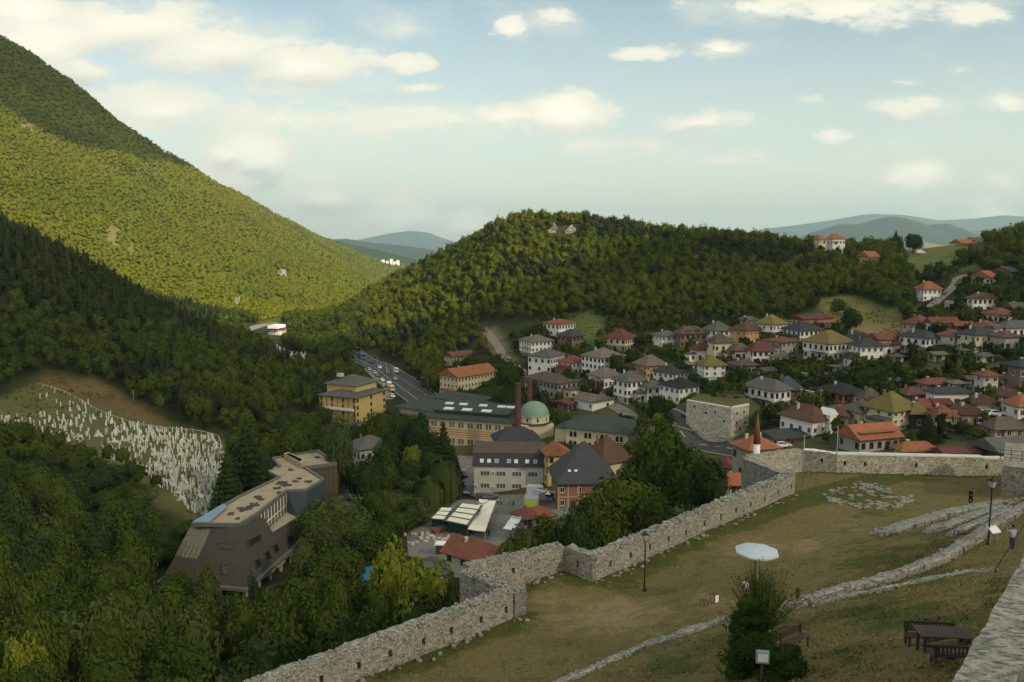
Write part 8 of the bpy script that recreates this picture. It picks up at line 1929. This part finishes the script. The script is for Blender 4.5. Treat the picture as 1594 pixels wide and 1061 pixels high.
o = merge(pf, it, 'mountain_forest', MAT['wood_far']); tag(o, 'yellow green forest covering the great mountain side', kind='stuff')
# gardens, hedges and bushes filling the slopes between the houses
P = polar_scatter((640-797)/F, (1720-797)/F, 135, 420, lambda Y: 3.7)
px, py = projn(P[:, 0], P[:, 1], P[:, 2]); rad = RNG.uniform(.8, 2.3, len(P)); h = rad * RNG.uniform(1.3, 2.4, len(P))
gd = fbm(P[:, 0]/22, P[:, 1]/22, o=3)
ok = ~cleared(P) & (gd > -.28) & (py < 760) & ((px > 880) | (py < 640)) & ((px < 1160) | (py < 690))
ok &= ~((px > 1040) & (px < 1215) & (py > 676)) & ~((px > 868) & (px < 1030) & (abs(py - np.interp(px, [868, 893, 925, 960, 985, 1015], [588, 596, 612, 634, 650, 668])) < 7))
sel = P[ok]; ok2 = np.ones(len(sel), bool)
for (x, y, r) in FOOTS[:140]: ok2 &= (sel[:, 0]-x)**2 + (sel[:, 1]-y)**2 > (r*.98)**2
okf = free_of(sel, 1.0, 2.0)
rad, h = rad[ok], h[ok]; hh = np.where(okf, h*1.4, h*.13); rr_ = np.where(okf, rad*1.2, rad*.55)
P, rad, h = sel[ok2], rr_[ok2], hh[ok2]; tint = np.clip(RNG.random(len(P)) + fbm(P[:, 0]/15, P[:, 1]/15)*.3, 0, 1)
it2 = np.column_stack([P[:, 0], P[:, 1], P[:, 2] + h*.45, rad, h*.55, RNG.uniform(0, 6.28, len(P)), tint]); dk2 = RNG.random(len(P)) < .35
o = merge([crown_broad(90, .26, RNG, core=1, lobes=7) for _ in range(5)], it2[~dk2], 'garden_shrubbery', MAT['wood_shaded']); tag(o, 'garden bushes and hedges between the houses', kind='stuff')
o = merge([crown_broad(90, .26, RNG, core=1, lobes=7) for _ in range(5)], it2[dk2], 'garden_shrubbery', MAT['wood_pine']); tag(o, 'darker garden bushes between the houses', kind='stuff')
# rough scrub in the clearings
P = polar_scatter(-.62, .55, 185, 470, lambda Y: 1.9)
ok = cleared(P) & (RNG.random(len(P)) < np.clip(.32 + .5*fbm(P[:, 0]/9, P[:, 1]/9), 0, 1)); P = P[ok]; px, py = projn(P[:, 0], P[:, 1], P[:, 2])
P = P[~inpoly(px, py, [(545,552),(590,545),(700,640),(720,700),(600,700),(560,600)])]; r_s = RNG.uniform(.25, .75, len(P))
it3 = np.column_stack([P[:, 0], P[:, 1], P[:, 2] + r_s*.2, r_s, r_s*.7, RNG.uniform(0, 6.28, len(P)), RNG.random(len(P))])
o = merge([crown_broad(26, .4, RNG, core=1, lobes=5) for _ in range(4)], it3, 'scrub', MAT['wood_far']); tag(o, 'low scrub and dry weeds in the clearings and the cemetery', kind='stuff')
print('TREES', n_hill, n_left, len(it))
# ------------------------------------------------------------------ air and cloud banks
m = bpy.data.materials.new('haze'); m.use_nodes = True; n = N(m.node_tree); n.n.clear()
pv = n.new('ShaderNodeVolumePrincipled'); pv.inputs['Color'].default_value = (.66, .89, 1.0, 1); pv.inputs['Density'].default_value = 0.000065; pv.inputs['Anisotropy'].default_value = .2
mo = n.new('ShaderNodeOutputMaterial'); n.l.new(pv.outputs[0], mo.inputs['Volume'])
mb = MB(); mb.box(-15000, 15000, -600, 19500, -190, 760)
hz_ = mb.obj('haze', m); tag(hz_, kind='stuff')

m, n, b = mat('cloud', .9, .0); b.inputs['Base Color'].default_value = (.9, .9, .9, 1)
P = geo(n); trn = n.new('ShaderNodeBsdfTranslucent'); trn.inputs[0].default_value = (.95, .95, .93, 1)
m1 = n.new('ShaderNodeMixShader'); m1.inputs[0].default_value = .6; n.l.new(b.outputs[0], m1.inputs[1]); n.l.new(trn.outputs[0], m1.inputs[2])
tp = n.new('ShaderNodeBsdfTransparent'); m2 = n.new('ShaderNodeMixShader')
n.l.new(n.ss(n.noise(P, .004, 5, .6), .3, .72, .40, .76), m2.inputs[0]); n.l.new(tp.outputs[0], m2.inputs[1]); n.l.new(m1.outputs[0], m2.inputs[2])
n.l.new(m2.outputs[0], n.n['Material Output'].inputs[0])
def cloud_over(pts, H, seed):
    """a cloud bank at height H whose shadow falls on the given ground points (x, y, z)"""
    q = []
    for x, y, z in pts:
        k = (H - z) / SUN.z; q.append((x + SUN.x * k, y + SUN.y * k))
    n_ = 160; out = []; per = len(q)
    for i in range(n_):
        t = i / n_ * per; a = int(t); f_ = t - a; p0, p1 = q[a % per], q[(a+1) % per]; out.append((p0[0]*(1-f_)+p1[0]*f_, p0[1]*(1-f_)+p1[1]*f_))
    cx = sum(p[0] for p in q)/per; cy = sum(p[1] for p in q)/per
    V_ = []; rings = [(0, 1), (.5, 1), (.8, .8), (.95, .4), (1.0, 0), (.96, -.12), (.8, -.2), (.5, -.25), (0, -.25)]
    th = 45
    for (r, zz) in rings:
        for i, (x, y) in enumerate(out):
            j = 1 + float(fbm(x/170 + seed, y/170)) * .05 * (r > 0)
            X = cx + (x-cx)*r*j; Y = cy + (y-cy)*r*j
            V_.append((X, Y, H + th*zz*(1 + .35*float(fbm(X/140, Y/140 + seed)))))
    g = np.arange(len(rings)*n_).reshape(len(rings), n_)
    qd = np.stack([g[:-1], np.roll(g, -1, 1)[:-1], np.roll(g, -1, 1)[1:], g[1:]], -1).reshape(-1, 4)
    o = put('cloud', np_mesh('cloud', V_, qd, MAT['cloud'], smooth=True)); tag(o, kind='structure')
def gp(px, py, Y): p = at(px, py, Y); return (p.x, p.y, p.z)
# shade over the town, the fortress yard and the near slopes; the hilltop stays sunlit
cloud_over([(-420,-150,-40),(-330,280,-20),(-300,440,0),(-200,500,-50),(-60,470,-60),(-10,430,-20),(50,440,-10),(120,490,-5),(170,560,5),(300,700,-10),(700,760,0),(700,-200,-30),(200,-350,-40)], 1000, 3)
# shade over the upper mountain
cloud_over([gp(-300,120,1500),gp(-60,232,1100),gp(60,236,1130),gp(150,244,1200),gp(225,254,1350),gp(290,258,1600),gp(400,330,2100),gp(330,200,2300),gp(0,-60,1700),gp(-300,-60,1500)], 1000, 8)
